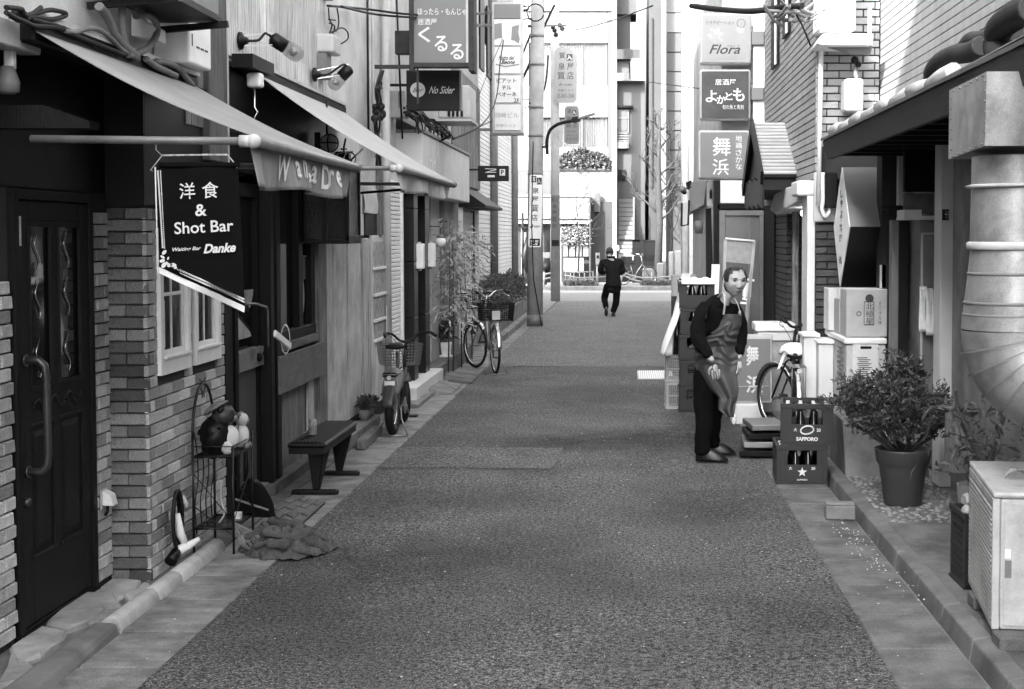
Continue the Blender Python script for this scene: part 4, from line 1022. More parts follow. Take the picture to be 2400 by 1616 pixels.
e = thing('potted_plant', 'leafy plant in a square white pot on the ledge behind the far bicycle', 'potted plant', (-2.5, 19.4, .22))
c = PX(1046, 833, -2.52)
part('pot', MB().add([(c.x-.055,c.y-.055,.225),(c.x+.055,c.y-.055,.225),(c.x+.055,c.y+.055,.225),(c.x-.055,c.y+.055,.225),(c.x-.075,c.y-.075,.42),(c.x+.075,c.y-.075,.42),(c.x+.075,c.y+.075,.42),(c.x-.075,c.y+.075,.42)], [(0,3,2,1),(4,5,6,7),(0,1,5,4),(1,2,6,5),(2,3,7,6),(3,0,4,7)]), M_wht, e, bevel=.006)
part('saucer', MB().box(c.x-.09, c.x+.09, c.y-.09, c.y+.09, .221, .24), M_wht, e)
part('leaves', leaves(60, lambda r_: ((c.x+r_.uniform(-.07,.07), c.y+r_.uniform(-.07,.07), .45+r_.uniform(0,.32)), (r_.uniform(-1,1), r_.uniform(-1,1), .2)), .15, 8, .5), M_leaf, e, bevel=-1)
part('stems', MB().tube([(c.x,c.y,.42),(c.x+.01,c.y,.75)], .008, 6), M_leaf2, e)

# ---------------------------------------------------------------- projecting signs, left
M_signg = mat('grey_sign_face', .17, .55, .06, 6, bump=.03, dirt=.1)
M_lett = mat('sign_lettering', .62, .6, .05, 10, bump=0)
M_rust = mat('rusty_frame', .035, .75, .5, 20, bump=.6, bscale=60, dirt=.5, dscale=10)
Ys = 15.0
SG = thing('projecting_sign', 'big grey signboard with large slanting white characters in a rusty frame', 'sign', (-2.0, Ys, 4.0), group='signs projecting from the left wall')
a, b = PY(965,155,Ys), PY(1110,155,Ys)
zt = 4.75
part('face', MB().box(a.x+.03, b.x-.05, Ys-.03, Ys+.06, a.z+.03, zt), M_signg, SG)
part('frame', MB().box(a.x-.02, a.x+.03, Ys-.05, Ys+.08, a.z-.06, zt).box(b.x-.05, b.x+.01, Ys-.05, Ys+.25, a.z-.06, zt).box(a.x+.03, b.x-.05, Ys-.05, Ys+.08, a.z-.02, a.z+.03), M_rust, SG, bevel=.004)
part('inner_edge', MB().box(b.x-.075, b.x-.05, Ys-.045, Ys-.03, a.z+.03, zt), M_lgrey, SG)
def sgt(tx, x0, y0, x1, y1, Y=Ys-.032, par=SG, m=M_lett, **k):
    p, q = PY(x0, y0, Y), PY(x1, y1, Y); return text_on(tx, (p+q)/2, (1,0,0), (0,0,1), abs(q.x-p.x), abs(p.z-q.z), m, par, 'lettering', lift=.001, **k)
sgt('ほったら・もんじゃ', 979, 20, 1093, 36, bold=.008); sgt('居酒屋', 979, 44, 1024, 59, bold=.006)
sgt('く', 980, 63, 1009, 100, bold=.02); sgt('る', 1018, 84, 1049, 121, bold=.015); sgt('る', 1055, 103, 1087, 140, bold=.015)
part('support', MB().beam((-2.66, Ys, a.z-.01), (a.x, Ys, a.z-.01), .04, .04).beam((-2.66, Ys, 4.6), (a.x, Ys, 4.6), .04, .04).box(a.x+.05, a.x+.07, Ys, Ys+.02, a.z-.4, a.z-.02), M_rust, SG)
Y2 = 15.7
S2 = thing('projecting_sign', 'black signboard with a white disc and script writing', 'sign', (-2.1, Y2, 3.5), group='signs projecting from the left wall')
a, b, c = PY(952,165,Y2), PY(1077,259,Y2), PY(1077,168,Y2)
part('case', MB().box(a.x, b.x, Y2, Y2+.12, b.z, a.z), M_black, S2, bevel=.006)
part('side_edge', MB().box(b.x+.001, b.x+.02, Y2+.002, Y2+.12, b.z, a.z), M_grey, S2)
p = PY(979,211,Y2-.004); part('disc', MB().lathe([(.083,0),(.083,.003)], tuple(p), 28, 'y'), M_lett, S2)
sgt('Bar', 967, 206, 993, 217, Y2-.006, S2, M_black, shear=.5); sgt('No Sider', 1005, 203, 1066, 220, Y2-.001, S2, shear=.55, bold=.006)
part('support', MB().beam((-2.66, Y2+.06, 3.6), (a.x, Y2+.06, 3.6), .03, .03).tube([(a.x-.05, Y2+.02, 3.0), (a.x-.12, Y2+.02, 5.0)], .012, 6), M_black, S2)
# dark box behind, meter box
c = PY(937,98,15.4)
single('dark_sign_back', MB().box(PY(925,72,15.5).x, PY(960,72,15.5).x, 15.5, 15.62, PY(925,127,15.5).z, PY(925,72,15.5).z), M_rust, 'small dark rusty box left of the grey signboard', 'sign box', bevel=.006)
e = thing('meter_cabinet', 'pale metal meter cabinet under the black signboard', 'electric box', (-2.5, 16.1, 3.1))
part('casing', MB().box(PY(912,212,16.0).x, PY(950,212,16.0).x, 16.0, 16.25, PY(912,276,16).z, PY(912,212,16).z), M_lgrey, e, bevel=.015, seg=2)
part('latch', MB().box(PY(934,245,15.99).x, PY(937,245,15.99).x, 15.98, 15.999, PY(934,253,16).z, PY(934,215,16).z), M_grey, e)
# air conditioner behind black sign
e = thing('wall_air_conditioner', 'air conditioner with a square grille on a shelf behind the black signboard', 'air conditioner', (-2.4, 17.6, 3.2))
Ya = 17.8; a, b = PY(1045,268,Ya), PY(1075,195,Ya); c = PY(1096,282,Ya)
part('casing', MB().box(a.x-.1, PY(1100,0,Ya).x, Ya, Ya+.75, PY(0,277,Ya).z, PY(0,200,Ya).z), M_lgrey, e, bevel=.02, seg=2)
t = MB()
for i in range(4): t.box(PY(1048+i*10,0,Ya).x, PY(1054+i*10,0,Ya).x, Ya-.01, Ya-.002, PY(0,274,Ya).z, PY(0,260,Ya).z)
part('grille', t, M_black, e, kind='stuff')
part('shelf', MB().box(a.x-.12, PY(1104,0,Ya).x, Ya-.05, Ya+.8, PY(0,285,Ya).z, PY(0,279,Ya).z), M_lgrey, e)
part('bracket', MB().beam((-2.66,Ya+.1,2.95),(-2.2,Ya+.1,3.2),.03,.03), M_dark, e)
# cable mess above the fascia
t = MB(); r_ = random.Random(5)
for i in range(16):
    P_ = [PX(a_ + r_.uniform(-8,8), b_ + r_.uniform(-14,10), -2.45 + r_.uniform(-.1,.1)) for a_, b_ in ((955,262),(985,275),(1010,292),(1035,305),(1055,318))]
    t.tube(spl(P_, 4), r_.uniform(.006,.016), 5)
for i in range(14):
    a_ = r_.uniform(955,1040); P_ = [PX(a_, 262+(a_-955)*.45, -2.4), PX(a_+r_.uniform(-8,8), 285+(a_-955)*.45, -2.36), PX(a_+r_.uniform(0,14), 304+(a_-955)*.4, -2.4)]
    t.tube(spl(P_, 4), .008, 5)
single('cable_bundle', t, M_rub, 'messy bundle of cables running down above the white fascia', 'cables')
t = MB()
for i in range(9):
    P_ = [PX(a_ + r_.uniform(-7,7), b_, -2.5 + r_.uniform(-.06,.06)) for a_, b_ in ((893,170+r_.uniform(-20,40)),(885,210),(888,252),(884,290),(886,330),(888,395))]
    t.tube(spl(P_, 4), r_.uniform(.006,.014), 5)
for i in range(10):
    a_, b_ = 885+r_.uniform(-8,14), 262+r_.uniform(-12,20); t.ball(PX(a_, b_, -2.48), r_.uniform(.03,.05), 7, 5)
single('cable_bundle', t, M_rub, 'knot of black cables hugging the white downpipe', 'cables')

# black arrow / parking sign
Yp = 23.0
S3 = thing('parking_sign', 'small black sign with a white P and arrows projecting over the shutters', 'sign', (-2.0, Yp, 3.0), group='signs projecting from the left wall')
a, b = PY(1120,389,Yp), PY(1192,425,Yp)
part('case', MB().box(a.x, b.x, Yp, Yp+.1, b.z, a.z), M_black, S3, bevel=.005)
pp, qq = PY(1171,397,Yp), PY(1184,412,Yp)
part('plate', MB().box(pp.x, qq.x, Yp-.004, Yp-.001, qq.z, pp.z), M_lett, S3)
sgt('P', 1174, 399, 1181, 410, Yp-.005, S3, M_black, bold=.03)
t = MB()
for x0, y0, x1, y1 in ((1137,396,1163,397),(1163,398,1137,405),(1137,405,1163,404)): t.beam(PY(x0,y0,Yp-.004), PY(x1,y1,Yp-.004), .003, .010)
t.box(PY(1141,0,Yp).x, PY(1158,0,Yp).x, Yp-.004, Yp-.001, PY(0,416,Yp).z, PY(0,411,Yp).z)
part('arrows', t, M_lett, S3, kind='stuff')
part('support', MB().beam((-2.7,Yp+.05,3.0),(a.x,Yp+.05,3.0),.03,.03), M_black, S3)

# tall stacked sign column (restaurant sign)
Yc = 25.5
SC = thing('sign_column', 'tall white stacked sign column with a tricolour boot map and katakana', 'sign', (-2.3, Yc, 4), group='signs projecting from the left wall')
x0, x1 = PY(1158,0,Yc).x, PY(1219,0,Yc).x
zz = lambda y: PY(0, y, Yc).z
part('case', MB().box(PY(1153,0,Yc).x, PY(1224,0,Yc).x, Yc+.03, Yc+.3, zz(312), zz(5)), M_lgrey, SC)
part('sill', MB().box(PY(1149,0,Yc).x, PY(1225,0,Yc).x, Yc, Yc+.32, zz(316), zz(311)), M_grey, SC)
M_panel = mat('lit_panel', .62, .4, .04, 5, bump=0, dirt=.08)
for k, (ya_, yb_2) in enumerate(((10,44),(46,107),(111,173),(178,241),(246,306))):
    part('sign_panel', MB().box(x0, x1, Yc, Yc+.028, zz(yb_2), zz(ya_)), M_panel if k else M_signg, SC, bevel=.003)
M_flag = mat('flag_grey', .2, .5, .05, 5, bump=0)
def ptsY(L_, Y): return [tuple(PY(a_, b_, Y)) for a_, b_ in L_]
part('map_stripe', MB().prism(ptsY([(1159,57),(1176,54),(1177,90),(1168,90),(1159,94)], Yc-.004), (0,.003,0)), M_flag, SC)
part('map_stripe', MB().prism(ptsY([(1200,63),(1217,58),(1215,76),(1218,92),(1216,103),(1206,96),(1198,94)], Yc-.004), (0,.003,0)), M_flag, SC)
sgt('Piatto del', 1168, 131, 1206, 141, Yc-.004, SC, M_black, shear=.5, bold=.01); sgt('Beone', 1174, 141, 1207, 151, Yc-.004, SC, M_black, shear=.5, bold=.02)
part('underline_swash', MB().prism(ptsY([(1162,150),(1185,155),(1217,150),(1217,153),(1185,158),(1162,153)], Yc-.004), (0,.003,0)), M_flag, SC)
M_sgt = mat('faded_lettering', .035, .6, .05, 8, bump=0)
sgt('ピアット', 1164, 184, 1210, 195, Yc-.004, SC, M_sgt, bold=.012); sgt('テル', 1176, 201, 1198, 211, Yc-.004, SC, M_sgt, bold=.012); sgt('ベオーネ', 1164, 216, 1210, 227, Yc-.004, SC, M_sgt, bold=.012); sgt('2F', 1204, 231, 1217, 240, Yc-.004, SC, M_sgt, bold=.012)
sgt('岡﨑ビル', 1159, 264, 1216, 277, Yc-.004, SC, mat('very_faded_lettering', .3, .6, .05, 8, bump=0)); sgt('新橋３-11-2', 1163, 291, 1208, 298, Yc-.004, SC, mat('very_faded_lettering', .3, .6))
part('mount', MB().box(-2.72, x0-.02, Yc+.1, Yc+.2, zz(306), zz(300)).box(-2.72, x0-.02, Yc+.1, Yc+.2, zz(60), zz(54)), M_grey, SC)

# ---------------------------------------------------------------- utility poles
M_pole = mat('concrete_pole', .30, .85, .12, 4, bump=.2, bscale=60, dirt=.25, dscale=2.5)
UP = thing('utility_pole', 'thick nearer concrete utility pole with a tall address plate', 'utility pole', (-1.92, 29.9, 0), group='utility poles on the left')
part('shaft', MB().tube([(-1.918,29.9,-.2),(-1.90,29.9,3),(-1.80,29.9,9)], [.168,.160,.135], 20), M_pole, UP)
part('base_band', MB().tube([(-1.918,29.9,.0),(-1.917,29.9,.25)], [.174,.172], 20), M_grey, UP)
def plate(parent, Y, x0, y0, x1, y1, big=True):
    n = [(x0,y0+3),(x0+2,y0),(x1-2,y0),(x1,y0+3),(x1-4,y1-3),(x1-6,y1),(x0-2,y1),(x0-4,y1-3)] if big else [(x0,y0),(x1,y0),(x1,y1),(x0,y1)]
    part('address_plate', MB().prism(ptsY(n, Y), (0,.012,0)), M_wht, parent)
w = 1
Yq = 29.70
plate(UP, Yq, 1242, 410, 1272, 580)
K = lambda tx, x0, y0, x1, y1, **k: sgt(tx, x0, y0, x1, y1, Yq-.004, UP, M_sgt, bold=.005, **k)
part('plate_mark', MB().box(PY(1244,0,Yq).x, PY(1256,0,Yq).x, Yq-.003, Yq-.001, PY(0,428,Yq).z, PY(0,413,Yq).z).box(PY(1257,0,Yq).x, PY(1269,0,Yq).x, Yq-.003, Yq-.001, PY(0,433,Yq).z, PY(0,417,Yq).z), M_sgt, UP, kind='stuff')
sgt('質', 1245, 415, 1255, 426, Yq-.005, UP, M_wht, bold=.004); sgt('入', 1258, 420, 1268, 431, Yq-.005, UP, M_wht, bold=.004)
K('泉', 1248, 440, 1263, 454); K('屋', 1247, 461, 1262, 475); K('質', 1246, 480, 1262, 497); K('店', 1246, 503, 1260, 518)
K('↲', 1241, 525, 1249, 535); sgt('新橋駅前', 1251, 529, 1266, 534, Yq-.004, UP, M_sgt)
part('plate_mark', MB().box(PY(1240,0,Yq).x, PY(1264,0,Yq).x, Yq-.003, Yq-.001, PY(0,577,Yq).z, PY(0,560,Yq).z), M_black, UP, kind='stuff')
sgt('新 橋', 1243, 563, 1262, 569, Yq-.005, UP, M_wht, bold=.005); sgt('3-9', 1244, 570, 1260, 576, Yq-.005, UP, M_wht, bold=.02)
for zb in (3.2, 4.0, 4.6, 5.5, 6.1): part('steel_band', MB().tube([(-1.90+.02*(zb-3)/1.6,29.9,zb),(-1.90+.02*(zb-3)/1.6,29.9,zb+.05)], .165, 16), M_grey, UP)
part('guy_wire', MB().tube([(-1.93,29.7,3.9),(-1.97,29.7,2.2),(-1.93,29.69,1.0),(-1.76,29.68,.0)], .012, 6), M_black, UP)
part('step_bolt', MB().beam((-2.14,29.9,4.8),(-1.7,29.9,4.8),.02,.02), M_grey, UP)
UQ = thing('utility_pole', 'slimmer farther utility pole carrying two octagonal plates', 'utility pole', (-2.04, 41.2, 0), group='utility poles on the left')
part('shaft', MB().tube([(-2.04,41.2,-.2),(-2.04,41.2,9)], [.14,.12], 16), M_pole, UQ)
def octo(x0, y0, x1, y1, Y, m, kx=1.0):
    c = 6*kx
    part('octagonal_plate', MB().prism(ptsY([(x0+c,y0),(x1-c,y0),(x1,y0+c*1.6),(x1,y1-c*1.6),(x1-c,y1),(x0+c,y1),(x0,y1-c*1.6),(x0,y0+c*1.6)], Y), (0,.03,0)), m, UQ)
M_pg = mat('grey_plate', .11, .5, .05, 5, bump=0)
Yo = 40.9
def oct_text(x0, y0, x1, y1):
    W_2, H_2 = x1-x0, y1-y0; s = lambda a_, b_, c_, d_, tx, m=M_sgt, bold=.005: sgt(tx, x0+a_*W_2, y0+b_*H_2, x0+c_*W_2, y0+d_*H_2, Yo-.004, UQ, m, bold=bold)
    X = lambda f_: PY(x0+f_*W_2, 0, Yo).x; Z = lambda f_: PY(0, y0+f_*H_2, Yo).z
    part('plate_mark', MB().box(X(.53), X(.80), Yo-.003, Yo-.001, Z(.23), Z(.11)), M_sgt, UQ)
    s(.20,.08,.48,.19,'質'); s(.56,.13,.77,.21,'入', M_wht); s(.16,.27,.46,.40,'泉'); s(.56,.27,.86,.40,'屋'); s(.12,.43,.46,.57,'質'); s(.56,.43,.86,.57,'店')
    s(.2,.63,.38,.71,'←'); s(.45,.65,.8,.69,'新橋駅', bold=0); s(.15,.75,.85,.79,'新橋３-９-３', bold=0); s(.12,.83,.88,.91,'03-3431-3540', bold=0)
octo(1300,113,1352,242,Yo,mat('plate_enamel', .19, .5, .04, 5, bump=0)); oct_text(1300,113,1352,242)
octo(1323,249,1357,338,Yo,M_pg,.7); oct_text(1323,249,1357,338)
part('plate_arm', MB().beam((-2.04,41.2,PY(0,180,Yo).z),(PY(1320,0,Yo).x,41.0,PY(0,180,Yo).z),.04,.04).beam((-2.04,41.2,PY(0,290,Yo).z),(PY(1340,0,Yo).x,41.0,PY(0,290,Yo).z),.04,.04), M_grey, UQ)
Yq = 41.04
part('address_plate', MB().box(PY(1291,0,Yq).x, PY(1311,0,Yq).x, Yq-.01, Yq, PY(0,578,Yq).z, PY(0,458,Yq).z), M_pg, UQ)
for tx, y0, y1 in (('質入',463,474),('泉',480,489),('屋',494,504),('質',508,520),('店',525,534)):
    sgt(tx, 1294 if len(tx)<2 else 1292, y0, 1305 if len(tx)<2 else 1309, y1, Yq-.014, UQ, M_sgt, bold=.005)
part('plate_mark', MB().box(PY(1292,0,Yq).x, PY(1309,0,Yq).x, Yq-.013, Yq-.011, PY(0,577,Yq).z, PY(0,563,Yq).z), M_black, UQ)
e = thing('street_lamp', 'dark street lamp on a curved arm reaching right from the nearer pole', 'street lamp', (-1.75, 29.8, 3.6))
part('arm', MB().tube(spl([PY(1283,362,29.8), PY(1282,330,29.8), PY(1290,305,29.8), PY(1312,290,29.8), PY(1345,283,29.8)]), .035, 10), M_dark, e)
part('head', MB().prism(ptsY([(1340,276),(1356,273),(1360,282),(1346,287),(1338,284)], 29.7), (0,.3,0)), M_dark, e)
part('lamp_panel', MB().beam(PY(1355,279,29.8), PY(1394,267,29.8), .22, .04), M_grey, e)
part('clamp', MB().beam((-1.92,29.9,PY(0,345,29.8).z), PY(1283,345,29.8), .04, .04), M_dark, e)
# ================================================================ RIGHT SIDE OF THE ALLEY
M_side = mat('pale_siding', .30, .75, .1, 4, bump=.1, rand=.05, dirt=.12, dscale=1.2, wave=(1.4,'Y',.05))
M_dtile = mat('dark_brick_tile', .035, .5, .3, 10, bump=.3, rand=.35, dirt=.2, dscale=6, spec=.5)
M_gtile = mat('grey_brick_tile', .32, .6, .2, 9, bump=.2, rand=.14, dirt=.15, dscale=4)
M_joint = mat('dark_joint', .02, .9, .2, 10)
# near building: set-back wall, deep eaves
N1 = thing('near_shop_building', 'low shop at the right with deep eaves, grey posts and a curtained door', 'building', (2.4, 9, 0))
XW = 2.40
part('wall', MB().box(XW+.02, 8, -14, 13.1, -.05, 2.72), M_dirtwall, N1)
part('upper_wall', MB().box(2.395, 8, -14, 13.1, 2.72, 5.6), M_joint, N1)
z = 2.80; k = 0
while z < 4.9:
    part('siding_course', MB().box(2.36, 2.394, 5.0, 13.1, z+.002, z+.0665), M_side, N1, bevel=.003); z += .07
part('roof_top', MB().box(2.36, 2.394, -14, 13.1, 4.95, 5.6), M_side, N1)
part('siding_near', MB().box(2.36, 2.394, -14, 4.99, 2.72, 4.95), M_side, N1)
# eaves
ze = 2.80
fa, fb = PX(1934, 331, 1.74), PX(2313, 108, 1.74)
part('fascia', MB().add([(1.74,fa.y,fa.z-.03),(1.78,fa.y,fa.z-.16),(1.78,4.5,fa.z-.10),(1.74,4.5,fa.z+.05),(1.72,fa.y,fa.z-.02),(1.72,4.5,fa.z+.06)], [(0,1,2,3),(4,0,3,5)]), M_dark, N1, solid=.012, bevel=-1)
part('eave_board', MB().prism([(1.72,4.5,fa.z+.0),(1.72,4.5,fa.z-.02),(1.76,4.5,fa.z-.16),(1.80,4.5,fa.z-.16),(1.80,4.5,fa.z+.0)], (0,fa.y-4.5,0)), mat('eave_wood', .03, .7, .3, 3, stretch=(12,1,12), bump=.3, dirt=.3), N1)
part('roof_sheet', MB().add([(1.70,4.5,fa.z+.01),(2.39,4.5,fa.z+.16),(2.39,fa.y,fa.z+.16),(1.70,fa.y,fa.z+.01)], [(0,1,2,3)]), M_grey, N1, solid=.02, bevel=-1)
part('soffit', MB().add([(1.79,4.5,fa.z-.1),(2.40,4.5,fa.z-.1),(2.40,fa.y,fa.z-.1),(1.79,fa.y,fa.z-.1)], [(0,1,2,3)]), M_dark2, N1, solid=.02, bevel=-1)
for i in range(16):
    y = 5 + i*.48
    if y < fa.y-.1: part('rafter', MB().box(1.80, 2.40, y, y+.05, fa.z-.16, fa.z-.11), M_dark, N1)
# taped pipes lying on the eave edge
PE = thing('wrapped_pipe', 'row of white wrapped pipe lagging lying on the eave edge', 'pipe', (1.85, 10, 2.85))
pts = [(1.80, fa.y-.05-i*.28, fa.z+.07+.012*math.sin(i*1.7)) for i in range(0, 18)]
for i in range(0, 15, 2):
    part('lagging', MB().tube([pts[i], pts[i+1], pts[i+2]], [.048, .053, .048], 10), mat('lagging_tape', .4, .7, .1, 8, bump=.3, bscale=20, dirt=.2, dscale=5), PE)
# ground-floor wall elements
yw = lambda s, x=XW: YX(s, x)
def slabw(nm, s0, s1, z0, z1, m, x0=XW-.04, x1=XW+.02, xs=XW, bv=.004): return part(nm, MB().box(x0, x1, min(yw(s0,xs),yw(s1,xs)), max(yw(s0,xs),yw(s1,xs)), z0, z1), m, N1, bevel=bv)
# near face post (light grey) and neighbours
part('grey_post', MB().box(PY(2205,552,10.4).x, PY(2243,552,10.4).x, 10.4, 10.62, .06, 2.72), mat('grey_render_post', .5, .8, .08, 4, bump=.2, dirt=.2, dscale=4), N1, bevel=.006)
part('dark_post', MB().box(PY(2243,552,10.42).x+.003, PY(2254,552,10.42).x, 10.43, 10.6, .06, 2.72), M_grey, N1)
part('dark_post', MB().box(PY(2262,552,10.5).x, PY(2290,552,10.5).x, 10.5, 10.7, .06, 2.72), M_dark, N1)
part('pale_strip', MB().box(PY(2254,552,10.45).x, PY(2262,552,10.45).x, 10.45, 10.6, .06, 2.72), M_lgrey, N1)
part('side_wall', MB().box(2.66, 2.70, 4.5, 10.7, .06, 2.72), M_dirtwall, N1)
part('house_number', MB().box(PY(2213,0,10.39).x, PY(2229,0,10.39).x, 10.385, 10.398, PY(0,517,10.39).z, PY(0,491,10.39).z), M_black, N1)
text_on('十巴', PY(2221,504,10.38), (1,0,0), (0,0,1), .045, .06, M_lgrey, N1, 'lettering', bold=.01)
# dark timber post and pale jamb
part('timber_post', MB().box(PY(2066,552,12.0).x, PY(2108,552,12.0).x, 12.0, 12.25, .06, 2.72), mat('dark_post_wood', .012, .6, .4, 3, stretch=(16,16,1), bump=.5, bscale=20), N1, bevel=.006)
part('pale_jamb', MB().box(PY(2105,552,11.9).x, PY(2119,552,11.9).x, 11.9, 12.0, .06, 2.72), mat('grey_render_post', .36, .8), N1, bevel=.004)
part('post_bracket', MB().prism([tuple(PY(a,b,11.85)) for a, b in ((2064,482),(2124,482),(2118,511),(2098,511),(2084,503),(2082,492),(2066,491))], (0,.06,0)), M_black, N1)
DR2 = bpy.data.objects.new('door', None); link(DR2, N1); DR2.location = Vector((2.42, 11.2, 0)) - N1.location
def dr(nm, mb, m, bv=.003):
    me = mb.mesh(nm, Vector((2.42, 11.2, 0))); fix_normals(me); me.materials.append(m); o = bpy.data.objects.new(nm, me); link(o, DR2)
    if bv: md = o.modifiers.new('b', 'BEVEL'); md.width = bv; md.limit_method = 'ANGLE'
Yd = 11.0
dx = lambda s: PY(s, 552, Yd).x; dz = lambda s: PY(1465, s, Yd).z
dr('frame', MB().box(dx(2119), dx(2136), Yd+.5, Yd+.62, .06, dz(515)).box(dx(2198), dx(2205), Yd, Yd+.1, .06, dz(500)), M_grey)
dr('leaf', MB().box(dx(2160), dx(2203), Yd+.05, Yd+.09, .1, dz(515)), M_grey)
dr('leaf_panel', MB().box(dx(2167), dx(2200), Yd+.035, Yd+.048, dz(672), dz(552)), mat('frosted_panel', .17, .5, .1, 12, bump=.1), 0)
dr('leaf_rim', MB().box(dx(2162), dx(2203), Yd+.03, Yd+.05, dz(550), dz(546)).box(dx(2162), dx(2166), Yd+.03, Yd+.05, .1, dz(546)).box(dx(2200), dx(2203), Yd+.03, Yd+.05, .1, dz(546)), M_lgrey, 0)
dr('lintel', MB().box(dx(2119), dx(2160), Yd+.0, Yd+.3, dz(516), dz(492)).box(dx(2160)+.002, dx(2204), Yd+.0, Yd+.3, dz(516), dz(506)), mat('grey_render_post', .36, .8))
dr('darkness', MB().box(dx(2136), dx(2160), Yd+.5, Yd+.55, .06, dz(516)), M_black, 0)
single('dark_signboard', MB().box(PY(2123,0,11.0).x, PY(2200,0,11.0).x, 11.0, 11.06, PY(0,450,11).z, PY(0,340,11).z), M_dark2, 'old dark wooden board under the eaves above the curtained door', 'board')
single('dark_valance_board', MB().box(PY(2123,0,11.05).x, PY(2211,0,11.05).x, 11.07, 11.1, PY(0,500,11).z, PY(0,453,11).z), mat('smoky_board', .08, .8, .5, 5, bump=.2), 'smoke-stained panel between the dark board and the door', 'board')
for i, (s0, s1, t0, t1) in enumerate(((2155,2172,672,778),(2171,2186,676,786),(2184,2198,680,785))):
    single('paper_notice', MB().grid(lambda u, v, a=PY(s0,t0,10.95-.03*i), b=PY(s1,t0,10.95-.03*i), c=PY(s0,t1,10.95): (a.x+(b.x-a.x)*u, a.y+.012*math.sin(v*6+u*4), c.z+(a.z-c.z)*v), 4, 10), mat('printed_sheet', .66, .7, .12, 40, stretch=(1,1,.6), bump=.1),
      ('white paper notice hanging on the door, leftmost of three', 'white paper notice hanging on the door, middle of three', 'white paper notice hanging on the door, nearest the grey post')[i], 'notice', 'three paper notices on the door', solid=.001)
e = thing('eave_lamp', 'square lantern glimmering under the dark eaves', 'lamp', (2.1, 11.6, 2.6))
part('lamp_glass', MB().prism([tuple(PY(a,b,11.4)) for a, b in ((2100,310),(2134,297),(2139,322),(2104,333))], (0,.12,0)), M_lgrey, e, bevel=.004)
part('lamp_cap', MB().prism([tuple(PY(a,b,11.39)) for a, b in ((2099,303),(2138,290),(2150,296),(2136,299),(2101,311))], (0,.14,0)), M_black, e)

# ---------------------------------------------------------------- brick-tile building
N2 = thing('tiled_brick_building', 'building clad in dark brick tiles with a small gabled porch roof', 'building', (1.8, 15, 0))
t = MB().box(1.79, 8, 13.13, 18.0, 2.45, 5.8).box(2.15, 8, 13.13, 18.0, -.05, 2.45)
part('wall', t, M_joint, N2)

def bt(p, L, x, y, z, rz, m): return brick(p, L, x, y, z, rz, m, .014)
z = 2.75; row = 0
while z < 4.95:                                    # frontal face, brick by brick
    x = 1.765 - (.0 if row % 2 else .11)
    while x < 2.34:
        a, b = max(x, 1.765), min(x+.212, 2.355)
        if b - a > .03: bt(N2, round((b-a)*50)/50 if b-a < .2 else .212, (a+b)/2, 13.128, z+.033, 0, M_gtile)
        x += .22
    z += .0705; row += 1
z = 1.05; row = 0
while z < 2.12:
    x = 1.765+.012 - (.0 if row % 2 else .11)
    while x < 2.34:
        a, b = max(x, 1.777), min(x+.212, 2.355)
        if b - a > .03: bt(N2, round((b-a)*50)/50 if b-a < .2 else .212, (a+b)/2, 13.128, z+.033, 0, M_dtile)
        x += .22
    z += .0705; row += 1
part('front_wall_low', MB().box(1.777, 2.36, 13.13, 13.5, -.05, 2.2), M_joint, N2)
z = 2.46
while z < 4.95:                                    # long face seen edge-on: one strip to a course
    part('tile_course', MB().box(1.768, 1.79, 13.13, 17.98, z+.002, z+.061), M_gtile, N2, bevel=.002); z += .0705
part('white_post', MB().box(1.70, 1.775, 13.15, 13.55, .0, 2.30), M_pale, N2, bevel=.01, seg=2)
part('white_post_cap', MB().box(1.60, 1.78, 13.14, 13.6, 2.30, 2.44), M_pale, N2, bevel=.02, seg=2)
part('porch_beam', MB().prism([(1.66,13.6,2.42),(1.66,15.6,2.42),(1.66,16.2,2.22),(1.66,15.6,2.16),(1.66,13.6,2.25)], (.35,0,0)), M_pale, N2, bevel=.01)
# brick column between posts
part('column_core', MB().box(1.79, 2.1, 15.5, 16.6, -.05, 2.2), M_joint, N2)
z = .1; row = 0
while z < 2.15:
    x = 1.78 if row % 2 else 1.66
    while x < 2.1:
        a, b = max(x, 1.78), min(x+.212, 2.1)
        if b-a > .03: bt(N2, round((b-a)*50)/50 if b-a < .2 else .212, (a+b)/2, 15.498, z+.033, 0, M_dtile)
        x += .22
    part('tile_course', MB().box(1.775, 1.79, 15.5, 16.6, z+.002, z+.061), M_dtile, N2); z += .0705; row += 1
part('dark_jamb', MB().box(1.76, 1.9, 16.62, 17.9, -.05, 2.3), M_dark, N2)
part('entry_darkness', MB().box(2.13, 2.148, 13.55, 15.49, 0, 2.3), M_dirtwall, N2)
part('entry_post', MB().box(1.80, 1.86, 15.1, 15.2, 0, 2.2), M_woodg, N2)
lamp = thing('entry_lamp', 'small bright bulb glowing inside the dark entry', 'lamp', (1.95, 14.8, 2.05))
part('bulb', MB().ball(PY(1884,500,14.4), .035, 12, 8), emit_mat('lit_bulb', .9, 2.5), lamp)
part('lamp_fitting', MB().box(*[v for v in (PY(1868,0,14.4).x, PY(1888,0,14.4).x)], 14.35, 14.45, PY(0,484,14.4).z, PY(0,480,14.4).z), M_lgrey, lamp)
# small windows with white frames high on the long face
for k, (y0, y1, z0, z1) in enumerate(((16.2,16.9,3.9,4.9),(15.1,15.7,4.1,5.1))):
    w = part('window', MB().box(1.74, 1.768, y0, y1, z0, z1), M_dark, N2)
    part('window_bar', MB().box(1.725, 1.739, y0+.1, y0+.2, z0, z1), M_wht, N2)
